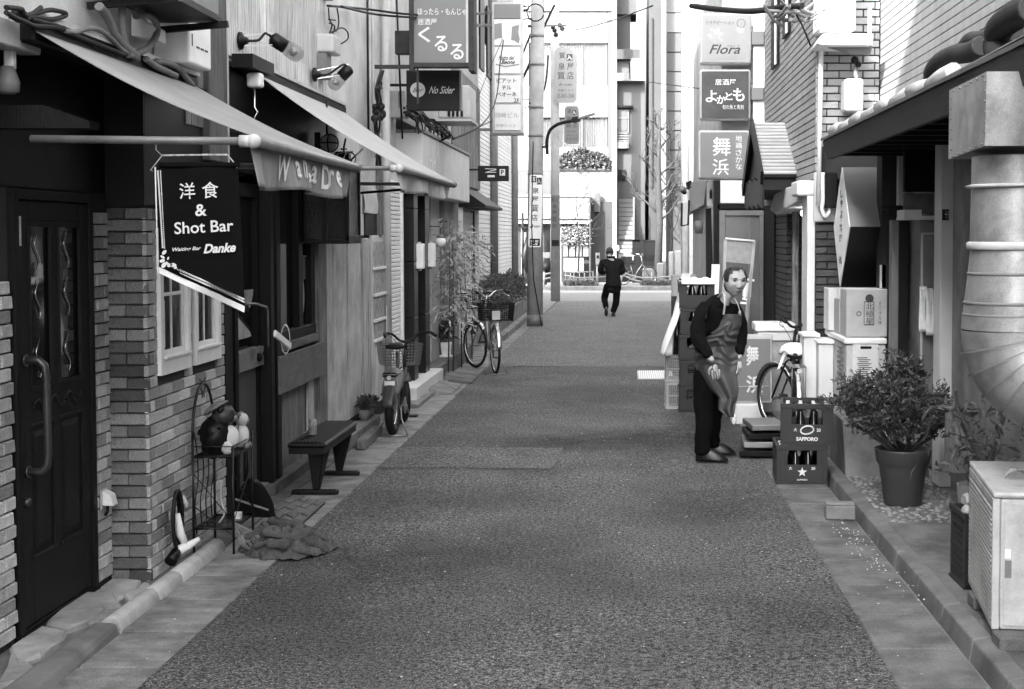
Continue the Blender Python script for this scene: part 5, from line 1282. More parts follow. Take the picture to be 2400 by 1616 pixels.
# porch gable roof
PG_ = thing('porch_roof', 'little gabled porch roof of slatted shingles with black gable boards', 'porch roof', (1.7, 15.7, 2.6))
xs0, xs1 = 1.42, 2.02; Yr_, zr_ = 15.7, 3.18; Ye, ze_ = 14.55, 2.56; Yf, zf_ = 16.85, 2.5
part('roof_deck', MB().add([(xs0,Yr_,zr_-.02),(xs1,Yr_,zr_-.02),(xs1,Ye,ze_-.02),(xs0,Ye,ze_-.02)], [(0,1,2,3)]), M_joint, PG_, solid=.03, bevel=-1)
part('roof_deck', MB().add([(xs0,Yr_,zr_-.02),(xs1,Yr_,zr_-.02),(xs1,Yf,zf_-.02),(xs0,Yf,zf_-.02)], [(0,1,2,3)]), M_joint, PG_, solid=.03, bevel=-1)
M_shing = mat('shingle_slat', .36, .7, .15, 6, bump=.2, rand=.12, dirt=.2)
n = 15
for i in range(n):
    u0, u1 = i/n, (i+.78)/n
    p0 = Vector((0, Yr_+(Ye-Yr_)*u0, zr_+(ze_-zr_)*u0)); p1 = Vector((0, Yr_+(Ye-Yr_)*u1, zr_+(ze_-zr_)*u1))
    part('shingle_slat', MB().add([(xs0,p0.y,p0.z),(xs1,p0.y,p0.z),(xs1,p1.y,p1.z+.012),(xs0,p1.y,p1.z+.012),(xs0,p0.y,p0.z-.02),(xs1,p0.y,p0.z-.02),(xs1,p1.y,p1.z-.015),(xs0,p1.y,p1.z-.015)], [(0,1,2,3),(7,6,5,4),(0,4,5,1),(1,5,6,2),(2,6,7,3),(3,7,4,0)]), M_shing, PG_)
    p0 = Vector((0, Yr_+(Yf-Yr_)*u0, zr_+(zf_-zr_)*u0)); p1 = Vector((0, Yr_+(Yf-Yr_)*u1, zr_+(zf_-zr_)*u1))
part('gable_infill', MB().prism([(xs0+.03,Yr_,zr_-.05),(xs0+.03,Ye+.1,ze_-.02),(xs0+.03,Ye+.1,ze_-.15),(xs0+.03,Yf-.1,zf_-.15),(xs0+.03,Yf-.1,zf_-.02)], (.5,0,0)), M_black, PG_)
for (ya, za) in ((Ye, ze_), (Yf, zf_)):
    part('bargeboard', MB().beam((xs0-.01, Yr_, zr_-.03), (xs0-.01, ya, za-.04), .03, .15, up=(0,0,1)), M_black, PG_)
for i in range(12):
    y = Ye+.15 + i*(Yf-Ye-.3)/11; zz_ = 2.36 + .02*((i*7)%3)
    part('fringe_board', MB().box(xs0+.0, xs0+.02, y-.085, y+.085, zz_-.14, zz_+.16), M_black, PG_)
part('end_board', MB().beam((xs1+.01, Yr_+.05, zr_+.06), (xs1+.01, Ye, ze_+.04), .06, .05), M_grey, PG_)
part('eave_band', MB().box(xs0+.02, xs1, Ye+.06, Ye+.12, ze_-.16, ze_-.05), M_black, PG_)

# rhombus lantern sign
RS = thing('lozenge_sign', 'lozenge-shaped projecting lantern sign with a narrow white lettered face', 'sign', (2.05, 11.6, 1.9))
Ym = YX(1976, 1.93)
def rp(s, y): return PX(s, y, 1.93)
A_, B_, C_, D_ = rp(1976,393), rp(1994,532), rp(1971,672), rp(1957,532)
poly = [tuple(A_), tuple(B_), tuple(C_), tuple(D_)]
part('lettered_face', MB().prism([tuple(Vector(p)+Vector((-.012,0,0))) for p in poly], (.01,0,0)), M_wht, RS)
v = Vector((.30, 0, 0))
part('upper_side', MB().add([A_, B_, B_+v, A_+v], [(0,1,2,3)]), mat('worn_sign_metal', .22, .45, .35, 4, bump=.2, dirt=.3, dscale=4), RS, solid=.004, bevel=-1)
part('lower_side', MB().add([B_, C_, C_+v*.97, B_+v], [(0,1,2,3)]), M_black, RS, solid=.004, bevel=-1)
part('far_side', MB().add([A_, D_, D_+v, A_+v], [(0,1,2,3)]).add([D_, C_, C_+v, D_+v], [(0,1,2,3)]), M_black, RS, solid=.004, bevel=-1, kind='stuff')
for k, (tx, y_) in enumerate((('し',455),('ゃ',477),('ぶ',503),('料',535),('理',560),('処',610))):
    text_on(tx, rp(1976.5-k*.6, y_)+Vector((-.013,0,0)), (0,-1,0), (0,0,1), .16, .07, M_black, RS, 'lettering', bold=.03, lift=.002)
# electricity meter board with glass loop on the brick
EM = thing('meter_board', 'pale board with a looped conduit fixed on the dark brick', 'meter board', (1.9, 13.0, 2.25))
a, b = PY(1908,405,13.05), PY(1958,521,13.05)
part('board', MB().box(a.x, b.x, 13.06, 13.10, b.z, a.z), M_lgrey, EM, bevel=.01)
part('conduit', MB().tube([PY(1922,405,13.03), PY(1922,480,13.03)], .012, 8).tube(spl([PY(1928,405,13.0), PY(1929,470,13.0), PY(1926,490,13.0), PY(1934,508,13.0), PY(1944,495,13.0), PY(1940,470,13.0), PY(1945,430,13.0)]), .018, 10), M_wht, EM)
part('dark_box', MB().box(PY(1937,0,12.95).x, PY(1966,0,12.95).x, 12.95, 13.05, PY(0,488,13).z, PY(0,405,13).z), M_black, EM, bevel=.01)
# conduit, balcony air conditioner and gas meter on the sunlit brick
single('white_conduit', MB().tube([(PY(1921,0,13.0).x, 13.0, 2.2), (PY(1927,0,13.0).x, 13.0, 4.2)], .022, 10), M_wht, 'white conduit rising over the brick corner', 'conduit')
e = thing('high_air_conditioner', 'white air conditioner on a wall shelf against the sunlit brick', 'air conditioner', (2.05, 12.8, 3.9))
a = PY(1925,80,12.8); b = PY(2045,105,12.8)
part('base_tray', MB().prism([tuple(PY(s_,t_,12.6)) for s_, t_ in ((1915,103),(1928,80),(2038,80),(2046,86),(2046,106),(1925,106))], (0,.45,0)), M_wht, e, bevel=.01)
part('casing', MB().box(PY(1918,0,12.7).x, PY(2005,0,12.7).x, 12.66, 13.05, PY(0,74,12.7).z, PY(0,74,12.7).z+.75), M_wht, e, bevel=.02)
part('shelf', MB().prism([tuple(PY(s_,t_,12.75)) for s_, t_ in ((1930,108),(2045,108),(2040,130),(2025,128),(1995,128),(1975,120))], (0,.06,0)), M_grey, e)
part('side_post', MB().box(PY(2036,0,12.9).x, PY(2043,0,12.9).x, 12.9, 12.95, PY(0,90,12.9).z, PY(0,20,12.9).z), M_wht, e)
GM = thing('gas_meter', 'white wrapped gas meter hanging on the sunlit corner', 'meter', (2.15, 12.9, 3.3))
part('body', MB().box(PY(1981,0,12.8).x, PY(2026,0,12.8).x, 12.8, 13.05, PY(0,262,12.8).z, PY(0,184,12.8).z), M_wht, GM, bevel=.03, seg=3)
part('pipe', MB().tube(spl([PY(2008,184,12.9), PY(2005,165,12.9), PY(2010,145,12.9), PY(2003,130,12.9)]), .022, 8), M_grey, GM)
part('valve', MB().ball(PY(2003,142,12.85), .035, 8, 6).ball(PY(2012,152,12.85), .028, 8, 6), M_dark, GM)

# metal duct at the far right
M_galv = mat('galvanised_duct', .33, .45, .3, 4, stretch=(1,1,.5), metal=.5, bump=.25, bscale=5, dirt=.6, dscale=3.5, speck=.2)
DU = thing('exhaust_duct', 'galvanised exhaust duct: riveted box, round pipe and ribbed elbow at the right edge', 'duct', (2.5, 9.5, 2))
Yd = 9.0
ddx = lambda s, Y=Yd: PY(s, 552, Y).x; ddz = lambda s, Y=Yd: PY(1465, s, Y).z
a0 = ddx(2226, 9.4); 
part('riveted_box', MB().add([PX(2225,212,1.6),PX(2313,168,1.6),PX(2308,342,1.6),PX(2223,374,1.6)], [(0,1,2,3)]).add([PX(2313,168,1.6), PX(2313,168,1.6)+Vector((.45,0,.0)), PX(2308,342,1.6)+Vector((.45,0,0)), PX(2308,342,1.6)], [(0,1,2,3)]).add([PX(2223,374,1.6), PX(2308,342,1.6), PX(2308,342,1.6)+Vector((.45,0,0)), PX(2223,374,1.6)+Vector((.45,0,0))], [(0,1,2,3)]).add([PX(2225,212,1.6), PX(2313,168,1.6), PX(2313,168,1.6)+Vector((.45,0,0)), PX(2225,212,1.6)+Vector((.45,0,0))], [(0,1,2,3)]), M_galv, DU, bevel=-1)
t = MB()
for i in range(6):
    t.ball(PX(2235+i*13.5, 214-i*7, 1.595), .006, 6, 4); t.ball(PX(2233+i*13.5, 366-i*5.5, 1.595), .006, 6, 4); t.ball(PX(2229, 232+i*24, 1.595), .005, 6, 4); t.ball(PX(2308, 190+i*24, 1.595), .006, 6, 4)
part('rivets', t, M_grey, DU, kind='stuff')
cy = 6.55
zz8 = lambda s: ddz(s, cy)
R8 = .195; xc = ddx(2278, cy) + R8
part('round_pipe', MB().lathe([(R8, zz8(440)), (R8, zz8(368))], (xc, cy, 0), 28, cap=False), M_galv, DU)
part('flange', MB().lathe([(R8+.0, zz8(443)), (R8+.025, zz8(441)), (R8+.03, zz8(436)), (R8, zz8(433))], (xc, cy, 0), 28, cap=False), M_lgrey, DU)
part('cone', MB().lathe([(R8+.005, zz8(568)), (R8, zz8(444))], (xc, cy, 0), 28, cap=False), M_galv, DU)
part('hoop', MB().lathe([(R8+.012, zz8(586)), (R8+.02, zz8(584)), (R8+.02, zz8(570)), (R8+.012, zz8(567))], (xc, cy, 0), 28, cap=False), M_lgrey, DU)
segs = [(586,642,R8+.002,R8+.012),(642,710,R8+.012,R8+.028),(710,738,R8+.028,R8+.032)]
for y0, y1, r0, r1 in segs:
    part('pipe_section', MB().lathe([(r1, zz8(y1)), (r0, zz8(y0+1))], (xc, cy, 0), 28, cap=False), M_galv, DU)
    part('seam_ring', MB().lathe([(r1, zz8(y1)-.008), (r1+.008, zz8(y1)), (r1, zz8(y1)+.008)], (xc, cy, 0), 28, cap=False), M_grey, DU)
part('collar', MB().lathe([(R8+.04, zz8(772)), (R8+.036, zz8(738))], (xc, cy, 0), 28, cap=False), M_galv, DU)
# ribbed elbow turning towards the viewer and to the right
Re = .27; rr = .235
def elbow(k0, k1, r0, r1, nm):
    def fn(u, v):
        a = k0 + (k1-k0)*v; r_ = r0 + (r1-r0)*v; th = 2*math.pi*u
        # path bends from pointing down to pointing +x/-y
        d = Vector((.9, -.42, 0)).normalized(); c = Vector((xc, cy, zz8(772))) + d*Re
        p = c - d*Re*math.cos(a) - Vector((0,0,1))*Re*math.sin(a)
        nrm = (-d*math.cos(a) - Vector((0,0,1))*math.sin(a)); sd = Vector((0,0,1)).cross(d)
        return tuple(p + nrm*r_*math.cos(th) + sd*r_*math.sin(th))
    part(nm, MB().grid(fn, 32, 2), M_galv if nm == 'elbow_gore' else M_grey, DU, bevel=-1)
ne = 7
for i in range(ne):
    elbow(i*math.pi/2/ne+.012, (i+1)*math.pi/2/ne-.012, rr, rr, 'elbow_gore'); elbow((i+1)*math.pi/2/ne-.012, (i+1)*math.pi/2/ne+.012, rr+.016, rr+.016, 'elbow_rib')
# corrugated black hoses at top right
def corr(pts, r, pitch=.022):
    P_ = spl(pts, 8); Ls = [0]
    for a, b in zip(P_[:-1], P_[1:]): Ls.append(Ls[-1]+(b-a).length)
    n = int(Ls[-1]/pitch*2); out = []; rs = []
    j = 0
    for i in range(n+1):
        s_ = Ls[-1]*i/n
        while j < len(Ls)-2 and Ls[j+1] < s_: j += 1
        out.append(P_[j].lerp(P_[j+1], (s_-Ls[j])/max(1e-6, Ls[j+1]-Ls[j]))); rs.append(r if i % 2 else r*.86)
    return MB().tube(out, rs, 14)
M_corr = mat('black_flexible_hose', .03, .6, .3, 10, bump=.2, dirt=.2)
single('flexible_hose', corr([PX(2240,245,2.0),PX(2200,205,1.95),PX(2185,180,1.93),PX(2200,150,1.93),PX(2235,130,1.95),PX(2275,122,1.98),PX(2300,108,2.0)], .06), M_corr, 'ribbed black hose bending over the eave before the duct box', 'hose', 'black flexible hoses')
single('flexible_hose', corr([PX(2420,20,1.98),PX(2385,35,1.98),PX(2345,65,1.98),PX(2335,105,1.98),PX(2352,140,1.98),PX(2395,160,1.98),PX(2430,165,1.98)], .075), M_corr, 'thick black ribbed hose looping at the top right corner', 'hose', 'black flexible hoses')
single('flexible_hose', corr([PX(2262,110,2.1),PX(2275,95,2.1),PX(2300,92,2.1),PX(2330,88,2.1),PX(2380,80,2.1)], .05), M_corr, 'short black hose lying behind the big loop', 'hose', 'black flexible hoses')

# ---------------------------------------------------------------- shops beyond: projecting frontage, three square signs
N3 = thing('corner_shop_building', 'narrow grey shop beyond the porch with a noticeboard front', 'building', (1.5, 22, 0))
part('wall', MB().box(1.25, 8, 18.3, 26.0, -.05, 7), M_plaster2, N3)
YN = 18.1
nx = lambda s, Y=YN: PY(s, 552, Y).x; nz_ = lambda s, Y=YN: PY(1465, s, Y).z
part('front_wall', MB().box(nx(1685), 2.1, 18.12, 18.29, -.05, nz_(420)), mat('mid_grey_wall', .13, .7, .15, 4, bump=.1), N3)
part('pale_panel', MB().box(nx(1687), nx(1762), 18.0, 18.1, nz_(477), nz_(424)), M_pale, N3)
part('dark_beam', MB().box(nx(1680), nx(1790), 17.98, 18.11, nz_(490), nz_(480)), M_dark, N3)
part('post', MB().box(nx(1672), nx(1685), 17.98, 18.2, -.05, nz_(424)), M_dark, N3)
NB = thing('noticeboard', 'tall dark framed glass panel standing behind the bowing man', 'noticeboard', (1.4, 17.9, 0))
Y7 = 17.8
part('frame', MB().box(nx(1686,Y7), nx(1700,Y7), Y7, Y7+.06, .05, nz_(494,Y7)).box(nx(1700,Y7), nx(1790,Y7), Y7, Y7+.06, nz_(506,Y7), nz_(494,Y7)).box(nx(1780,Y7), nx(1790,Y7), Y7, Y7+.06, .05, nz_(506,Y7)), M_grey, NB, bevel=.005)
part('glass', MB().box(nx(1700,Y7), nx(1780,Y7), Y7+.03, Y7+.035, .5, nz_(506,Y7)), mat('green_glass', .12, .2, .15, 5, bump=0, spec=.7), NB)
part('mullion', MB().box(nx(1755,Y7), nx(1758,Y7), Y7+.02, Y7+.03, .5, nz_(506,Y7)), M_grey, NB)
M_eas = mat('easel_wood', .4, .7, .3, 5, stretch=(10,10,1), bump=.1, dirt=.2)
EA = thing('menu_easel', 'wooden menu easel with a blank cork panel and hung cards behind the man', 'easel', (1.45, 17.0, 0))
Y6 = 16.6
def ep(a, b): return PY(a, b, Y6)
part('panel', MB().prism([tuple(ep(*p)) for p in ((1702,562),(1767,566),(1764,620),(1700,614))], (0,.03,0)), mat('cork_panel', .30, .8, .2, 15, bump=.2), EA)
part('top_strip', MB().beam(ep(1700,559)+Vector((0,-.02,0)), ep(1769,565)+Vector((0,-.02,0)), .02, .02), M_wht, EA)
for a, b in (((1700,562),(1692,790)),((1768,566),(1745,800)),((1760,640),(1738,860))): part('leg', MB().beam(ep(*a), ep(*b), .03, .035), M_eas, EA)
for p, q in (((1748,655),(1768,658)),((1740,700),(1758,704)),((1735,710),(1757,712)),((1745,660),(1745,700))): part('slat', MB().beam(ep(*p), ep(*q), .02, .025), M_wht, EA)
part('card', MB().prism([tuple(ep(*p)) for p in ((1742,662),(1762,664),(1760,698),(1740,695))], (0,.01,0)), M_cur if 'net_curtain' in MATS else M_pale, EA)
part('card', MB().prism([tuple(ep(*p)) for p in ((1730,740),(1752,742),(1748,790),(1728,788))], (0,.01,0)), M_pale, EA)
for s in (1673, 1682): single('leaning_plank', MB().beam(PY(s, 620, 16.4), PY(s-6, 760, 16.4), .02, .05), M_wht, 'white plank leaning beside the dark post, %s' % ('left one of the pair' if s == 1673 else 'right one of the pair'), 'plank', 'leaning white planks')
# canopy box with striped blind
CN = thing('striped_canopy', 'ribbed roller canopy box with a small crest at its end', 'canopy', (1.4, 21, 2.3))
part('case', MB().add([PX(1600,428,.98+.3)]*0 + [tuple(PX(1607,428,1.15)),tuple(PX(1664,424,1.25)),tuple(PX(1657,480,1.25)),tuple(PX(1612,504,1.15))], [(0,1,2,3)]), mat('ribbed_blind', .30, .7, .1, 5, bump=.1, wave=(12,'Z',.25)), CN, solid=.1, bevel=-1)
part('end_panel', MB().prism([tuple(PY(a,b,18.6)) for a, b in ((1657,428),(1667,421),(1677,424),(1675,482),(1657,484))], (0,.06,0)), M_pale, CN)
part('crest', MB().prism([tuple(PY(a,b,18.58)) for a, b in ((1663,450),(1666,441),(1669,450),(1669,466),(1663,466))], (0,.01,0)), M_black, CN)
part('end_cap', MB().prism([tuple(PY(a,b,21.0)) for a, b in ((1609,428),(1622,422),(1616,445),(1611,440))], (0,.3,0)), M_dark, CN)
cmr = thing('security_camera', 'small security camera and lamp at the end of the ribbed canopy', 'camera', PY(1600,450,20.5))
part('body', MB().tube([PY(1594,440,20.5), PY(1606,450,20.5)], .05, 10), M_grey, cmr); part('lens', MB().ball(PY(1604,451,20.4), .035, 8, 6), M_black, cmr)
part('arm', MB().beam(PY(1604,444,20.5), PY(1620,440,20.5), .02, .02), M_black, cmr)
VS = thing('vertical_sign', 'narrow white vertical sign in a black frame hanging below the camera', 'sign', (1.0, 21, 2.1))
part('face', MB().prism([tuple(PY(a,b,21)) for a, b in ((1599,478),(1613,472),(1611,526),(1600,530))], (0,.04,0)), M_panel, VS)
part('frame', MB().beam(PY(1598,476,20.98), PY(1597,530,20.98), .03, .03).beam(PY(1615,470,20.98), PY(1613,528,20.98), .03, .03).beam(PY(1597,530,20.98), PY(1613,527,20.98), .03, .02), M_black, VS)
single('white_downpipe_right', MB().tube([(PY(1607,0,24).x, 24.0, .1), (PY(1607,0,24).x, 24.0, 6.5)], .07, 12), M_wht, 'white downpipe on the grey shop corner beyond the canopy', 'pipe')
# side clutter on the far right wall
t = MB().box(1.255, 1.30, 19, 25, .1, 2.0)
N4 = thing('far_right_building', 'long grey building along the far right end of the alley', 'building', (2, 34, 0))
part('wall', MB().box(1.75, 8, 26.02, 41.0, -.05, 8.6), M_plaster2, N4)
part('pilaster', MB().box(1.62, 1.75, 30, 30.4, 0, 8), M_lgrey, N4); part('pilaster', MB().box(1.62, 1.75, 36, 36.5, 0, 8), M_pale, N4)
part('dark_door', MB().box(1.72, 1.748, 27.5, 29, 0, 2.2), M_dark, N4); part('door_frame', MB().box(1.71, 1.748, 27.3, 27.48, 0, 2.3), M_wht, N4)
single('hanging_bucket', MB().lathe([(.06,0),(.075,.2)], tuple(PY(1638,548,22)), 12), M_grey, 'grey pail hanging on the wall under the ribbed canopy', 'pail')
single('dark_hanging_cloth', MB().prism([tuple(PY(a,b,19.5)) for a, b in ((1654,490),(1667,488),(1672,668),(1655,668))], (0,.08,0)), M_black, 'long dark cloth hanging in the doorway left of the noticeboard', 'cloth')
single('corrugated_bin', MB().lathe([(.10,0),(.10,.5)], (PY(1649,0,20).x, 20, .62), 14), mat('ribbed_blind2', .35, .7, .1, 5, wave=(9,'X',.4)), 'pale ribbed tub on the stacked boxes', 'tub')
# three square signs on one mast
G3 = 'square light-box signs stacked over the alley'
def boxsign(label, x0, y0, x1, y1, face, cas):
    Y = 18.0; s = thing('square_sign', label, 'sign', (1.3, Y, 3), group=G3)
    a, b = PY(x0, y0, Y), PY(x1, y1, Y)
    part('case', MB().box(a.x, b.x, Y, Y+.18, b.z, a.z), cas, s, bevel=.035, seg=3)
    p = 4.5; a2, b2 = PY(x0+p, y0+p, Y), PY(x1-p, y1-p, Y)
    part('face', MB().box(a2.x, b2.x, Y-.006, Y+.0, b2.z, a2.z), face, s, bevel=.0)
    part('bracket', MB().beam((b.x, Y+.09, (a.z+b.z)/2+.15), (b.x+.22, Y+.09, (a.z+b.z)/2+.15), .03, .03).beam((b.x, Y+.09, (a.z+b.z)/2-.15), (b.x+.22, Y+.09, (a.z+b.z)/2-.15), .03, .03), M_grey, s)
    return s
def st_(tx, x0, y0, x1, y1, par, m, **k): return sgt(tx, x0, y0, x1, y1, 18.0-.008, par, m, **k)
s1 = boxsign('pale square sign with faint flowers and curly dark lettering, topmost of three', 1641, 31, 1761, 151, mat('faded_sign_face', .26, .4, .05, 5, bump=0), M_lgrey)
M_flw = mat('faded_flower', .30, .5, .25, 12, bump=0)
for cx_, cy_, r_ in ((1677,85,21),(1735,71,11)):
    n = 14; t = MB(); c = PY(cx_, cy_, 17.992); k = 18/3300
    pts = []
    for i in range(n*4):
        a = 2*math.pi*i/(n*4); rr_ = r_*k*(.82+.18*math.sin(a*7+cx_)); pts.append((c.x+rr_*math.cos(a), c.y, c.z+rr_*math.sin(a)))
    part('flower_print', MB().prism(pts, (0,.0015,0)), M_flw, s1)
st_('リラクゼーション', 1655, 49, 1721, 58, s1, M_sgt); st_('Flora', 1662, 105, 1735, 127, s1, M_sgt, shear=.35, bold=.012); st_('フローラ', 1703, 106, 1734, 111, s1, M_sgt)
st_('TEL 03-6453-0258', 1658, 132, 1740, 141, s1, mat('pale_print', .25, .6))
part('print_ring', MB().torus(tuple(PY(1737,55,17.992)), .052, .003, 'y', 28, 4), M_sgt, s1); st_('3', 1733, 50, 1741, 60, s1, mat('pale_print', .25, .6))
s2 = boxsign('black square sign with white brush hiragana, middle of three', 1640, 163, 1759, 282, mat('dark_sign_face', .03, .35, .6, 3, bump=0), M_lgrey)
st_('居酒屋', 1676, 186, 1725, 200, s2, M_lett, bold=.004); st_('よ', 1654, 212, 1681, 240, s2, M_lett, bold=.01); st_('か', 1680, 224, 1701, 244, s2, M_lett, bold=.02)
st_('と', 1700, 217, 1717, 235, s2, M_lett, bold=.02); st_('も', 1718, 207, 1745, 238, s2, M_lett, bold=.02); st_('旬の魚と馬刺', 1693, 246, 1743, 257, s2, M_lett, bold=.0)
s3 = boxsign('grey square sign with two large white kanji, lowest of three', 1637, 306, 1757, 421, M_signg, M_lgrey)
st_('舞', 1670, 322, 1712, 366, s3, M_lett, bold=.008); st_('浜', 1670, 373, 1708, 411, s3, M_lett, bold=.008)
for i, ch in enumerate('地鶏さかな'): st_(ch, 1724, 318+i*16.5, 1739, 332+i*16.5, s3, M_lett, bold=.004)
# white window boards right of the signs
WB = thing('window_strip', 'tall white panel strip between the square signs and the brick', 'panel', (1.7, 18.2, 3.6))
for y0, y1 in ((30,74),(108,206),(236,290)): part('panel', MB().box(nx(1764,18.05), nx(1790,18.05), 18.05, 18.1, nz_(y1,18.05), nz_(y0,18.05)), M_wht, WB)
for y0, y1 in ((75,106),(207,235)): part('grey_panel', MB().box(nx(1760,18.0), nx(1788,18.0), 18.0, 18.09, nz_(y1,18.05), nz_(y0,18.05)), M_signg, WB)
# overhead cables
CG = 'overhead cables'
def cable(lab, pts, r_=.012, Y0=None):
    single('overhead_cable', MB().tube(spl([Vector(p) for p in pts], 8), r_, 6), M_rub, lab, 'cable', CG)
q = lambda a, b, Y: PY(a, b, Y)
cable('upper of the two black cables sagging across the signboard to the pole', [q(768,14,12),q(860,22,14),q(960,34,14.6),q(1060,36,18),q(1130,30,24),q(1175,27,28),q(1198,34,29),q(1215,51,29.6),q(1235,44,29.8),q(1262,46,29.8)])
cable('lower of the two black cables sagging across the signboard to the pole', [q(800,16,12),q(880,34,14),q(960,41,14.6),q(1020,44,17),q(1090,37,21),q(1170,29,28),q(1240,14,29.8)])
cable('thin cable rising right from the poles across the white block', [q(1312,70,41),q(1352,70,36),q(1430,50,30),q(1530,14,22)], .012)
cable('diagonal thick cable crossing behind the nearer pole from upper right', [q(1300,12,30),q(1270,75,30),q(1250,130,30),q(1225,185,30)], .03)
cable('second diagonal cable parallel to the first behind the pole', [q(1258,55,30),q(1240,90,30),q(1225,128,30)], .022)
cable('long cable falling from the poles along the sign column to the left wall', [q(1180,95,25),q(1172,150,24),q(1165,220,23),q(1150,265,22),q(1120,300,21),q(1060,328,20.3)], .010)
cable('thin line slanting over the plaster from the sign column', [q(1178,92,25),q(1140,180,24),q(1105,270,22)], .006)
cable('loop of cable hanging between the two poles', [q(1285,130,30),q(1278,200,30),q(1262,235,30),q(1240,243,29.8)], .02)
cable('wavy cable joining the white fascia and the nearer pole', [q(1062,325,20.3),q(1130,295,24),q(1190,265,28),q(1240,250,29.8)], .009)
cable('heavy black cable drooping along the top over the square signs', [q(1620,14,14),q(1680,22,13.5),q(1760,27,13),q(1830,18,12.8),q(1880,14,12.5)], .03)
cable('thin line from the brick corner up to the cable cluster', [q(1858,20,12.8),q(1880,60,12.8),q(1900,108,12.9)], .009)
cable('faint line crossing in front of the square signs', [q(1500,190,30),q(1560,198,24),q(1640,208,18.1)], .008)
t = MB(); r_ = random.Random(3)
for i in range(14):
    c = q(1810+i*7+r_.uniform(-5,5), 28+r_.uniform(-14,12), 12.8); d = Vector((r_.uniform(-.2,.2), r_.uniform(-.2,.2), r_.uniform(-.06,.08)))
    t.tube(spl([c-d, c+Vector((0,0,-.04)), c+d]), r_.uniform(.008,.02), 6)
single('cable_cluster', t, M_grey, 'cluster of pale and dark cable splices at the top near the brick', 'cable splice')
t = MB()
for i in range(10):
    c = q(1195+i*5+r_.uniform(-4,4), 18+r_.uniform(-4,10), 29.5); t.tube([c, c+Vector((r_.uniform(-.5,-.1), 0, r_.uniform(-.15,.02)))], .02, 5)
t.tube([q(1255,30,29.6)+Vector((.18*math.cos(a*.5),0,.18*math.sin(a*.5))) for a in range(13)], .015, 6)
for a, b in ((1300,72),(1303,82),(1296,64),(1312,60),(1318,68)): t.ball(q(a,b,40.6), .07, 8, 6)
t.beam(q(1240,62,29.6), q(1325,60,40.5), .05, .05)
single('pole_fittings', t, M_dark, 'splices, loops and crossarm fittings at the head of the poles', 'pole fitting')
# ================================================================ ACROSS THE CROSS STREET
YF = 55.0
M_fw = mat('white_tile_wall', .15, .7, .04, 2, bump=.05, dirt=.06)
M_fg = mat('grey_concrete', .07, .85, .08, 1.2, bump=.2, dirt=.2, dscale=.6)
M_fd = mat('dark_front', .02, .6, .2, 2, bump=.05)
M_cur = mat('net_curtain', .12, .9, .35, 6, stretch=(5,1,.3), bump=.2, bscale=10)
M_fp = mat('pale_render_dimmed', .14, .7, .06, 3, bump=.05, dirt=.15); M_fq = mat('white_frame_dimmed', .16, .6, .05, 3, bump=.05, dirt=.12)  # copies of the pale and white coats, darkened to offset the full sun
M_fs = mat('grey_face_dimmed', .035, .7, .1, 3, bump=.05); M_ft = mat('grey_paint_dimmed', .07, .5, .1, 3, bump=.05)  # copies of the grey coats, darkened likewise for the sunlit far end
X = lambda s, Y=YF: PY(s, 552, Y).x
Z = lambda s, Y=YF: PY(1465, s, Y).z
FB = thing('white_apartment_block', 'white apartment block with curtained windows above a corner shop', 'building', (-2.5, 55, 0))
part('wall', MB().box(-12, X(1440), YF+.3, YF+12, .1, 12.5), M_fw, FB)
for a, b in ((400,14-60),): pass
for k, (y0, y1) in enumerate(((27,102),(201,276))):
    part('spandrel', MB().box(X(1100), X(1425), YF-.0, YF+.3, Z(y1), Z(y0)), M_fw, FB, bevel=.02)
part('cornice', MB().box(X(1100), X(1437), YF-.1, YF+.3, Z(27), Z(-70)), M_fw, FB)
part('column', MB().box(X(1425), X(1437), YF-.05, YF+.3, Z(400), Z(-60)), M_fg, FB)
part('column', MB().box(X(1228), X(1240), YF-.05, YF+.3, Z(400), Z(-60)), M_fw, FB)
for y0, y1 in ((100,202),(275,345)):
    part('window_frame', MB().box(X(1310), X(1312), YF+.1, YF+.18, Z(y1), Z(y0)).box(X(1363), X(1366), YF+.1, YF+.18, Z(y1), Z(y0)).box(X(1419), X(1423), YF+.1, YF+.18, Z(y1), Z(y0)).box(X(1240), X(1242), YF+.1, YF+.18, Z(y1), Z(y0)), M_ft, FB)
    for a, b in ((1242,1309),(1312,1363),(1366,1419)):
        w = MB().grid(lambda u, v: (X(a)+(X(b)-X(a))*u, YF+.26+.02*math.sin(u*60), Z(y1)+(Z(y0)-Z(y1))*v), 60, 1)
        part('curtain', w, M_cur, FB, bevel=-1)
        part('pane', MB().box(X(a), X(b), YF+.13, YF+.14, Z(y1), Z(y0)), glass_mat('pale_glass', .1, .05, .25), FB)
part('spandrel', MB().box(X(1100), X(1425), YF, YF+.3, Z(400), Z(346)), M_fw, FB)
# curved white ground-floor wall and dark side panel
part('lower_wall', MB().box(X(1312), X(1437), YF-.6, YF+.3, Z(660), Z(402)), M_fw, FB)
part('lower_wall_cap', MB().box(X(1300), X(1442), YF-.7, YF+.3, Z(402), Z(397)), M_fg, FB)
part('grey_wall', MB().box(X(1180), X(1312), YF-.3, YF+.3, Z(660), Z(402)), M_fg, FB)
part('dark_wall', MB().box(X(1386), X(1434), YF-.75, YF-.6, .12, Z(474)), M_fs, FB)
part('vent_duct', MB().box(X(1394), X(1408), YF-.95, YF-.76, Z(498), Z(455)), M_fg, FB)
part('white_downpipe', MB().box(X(1435), X(1446), YF-.9, YF-.6, .12, Z(-60)), M_fq, FB)
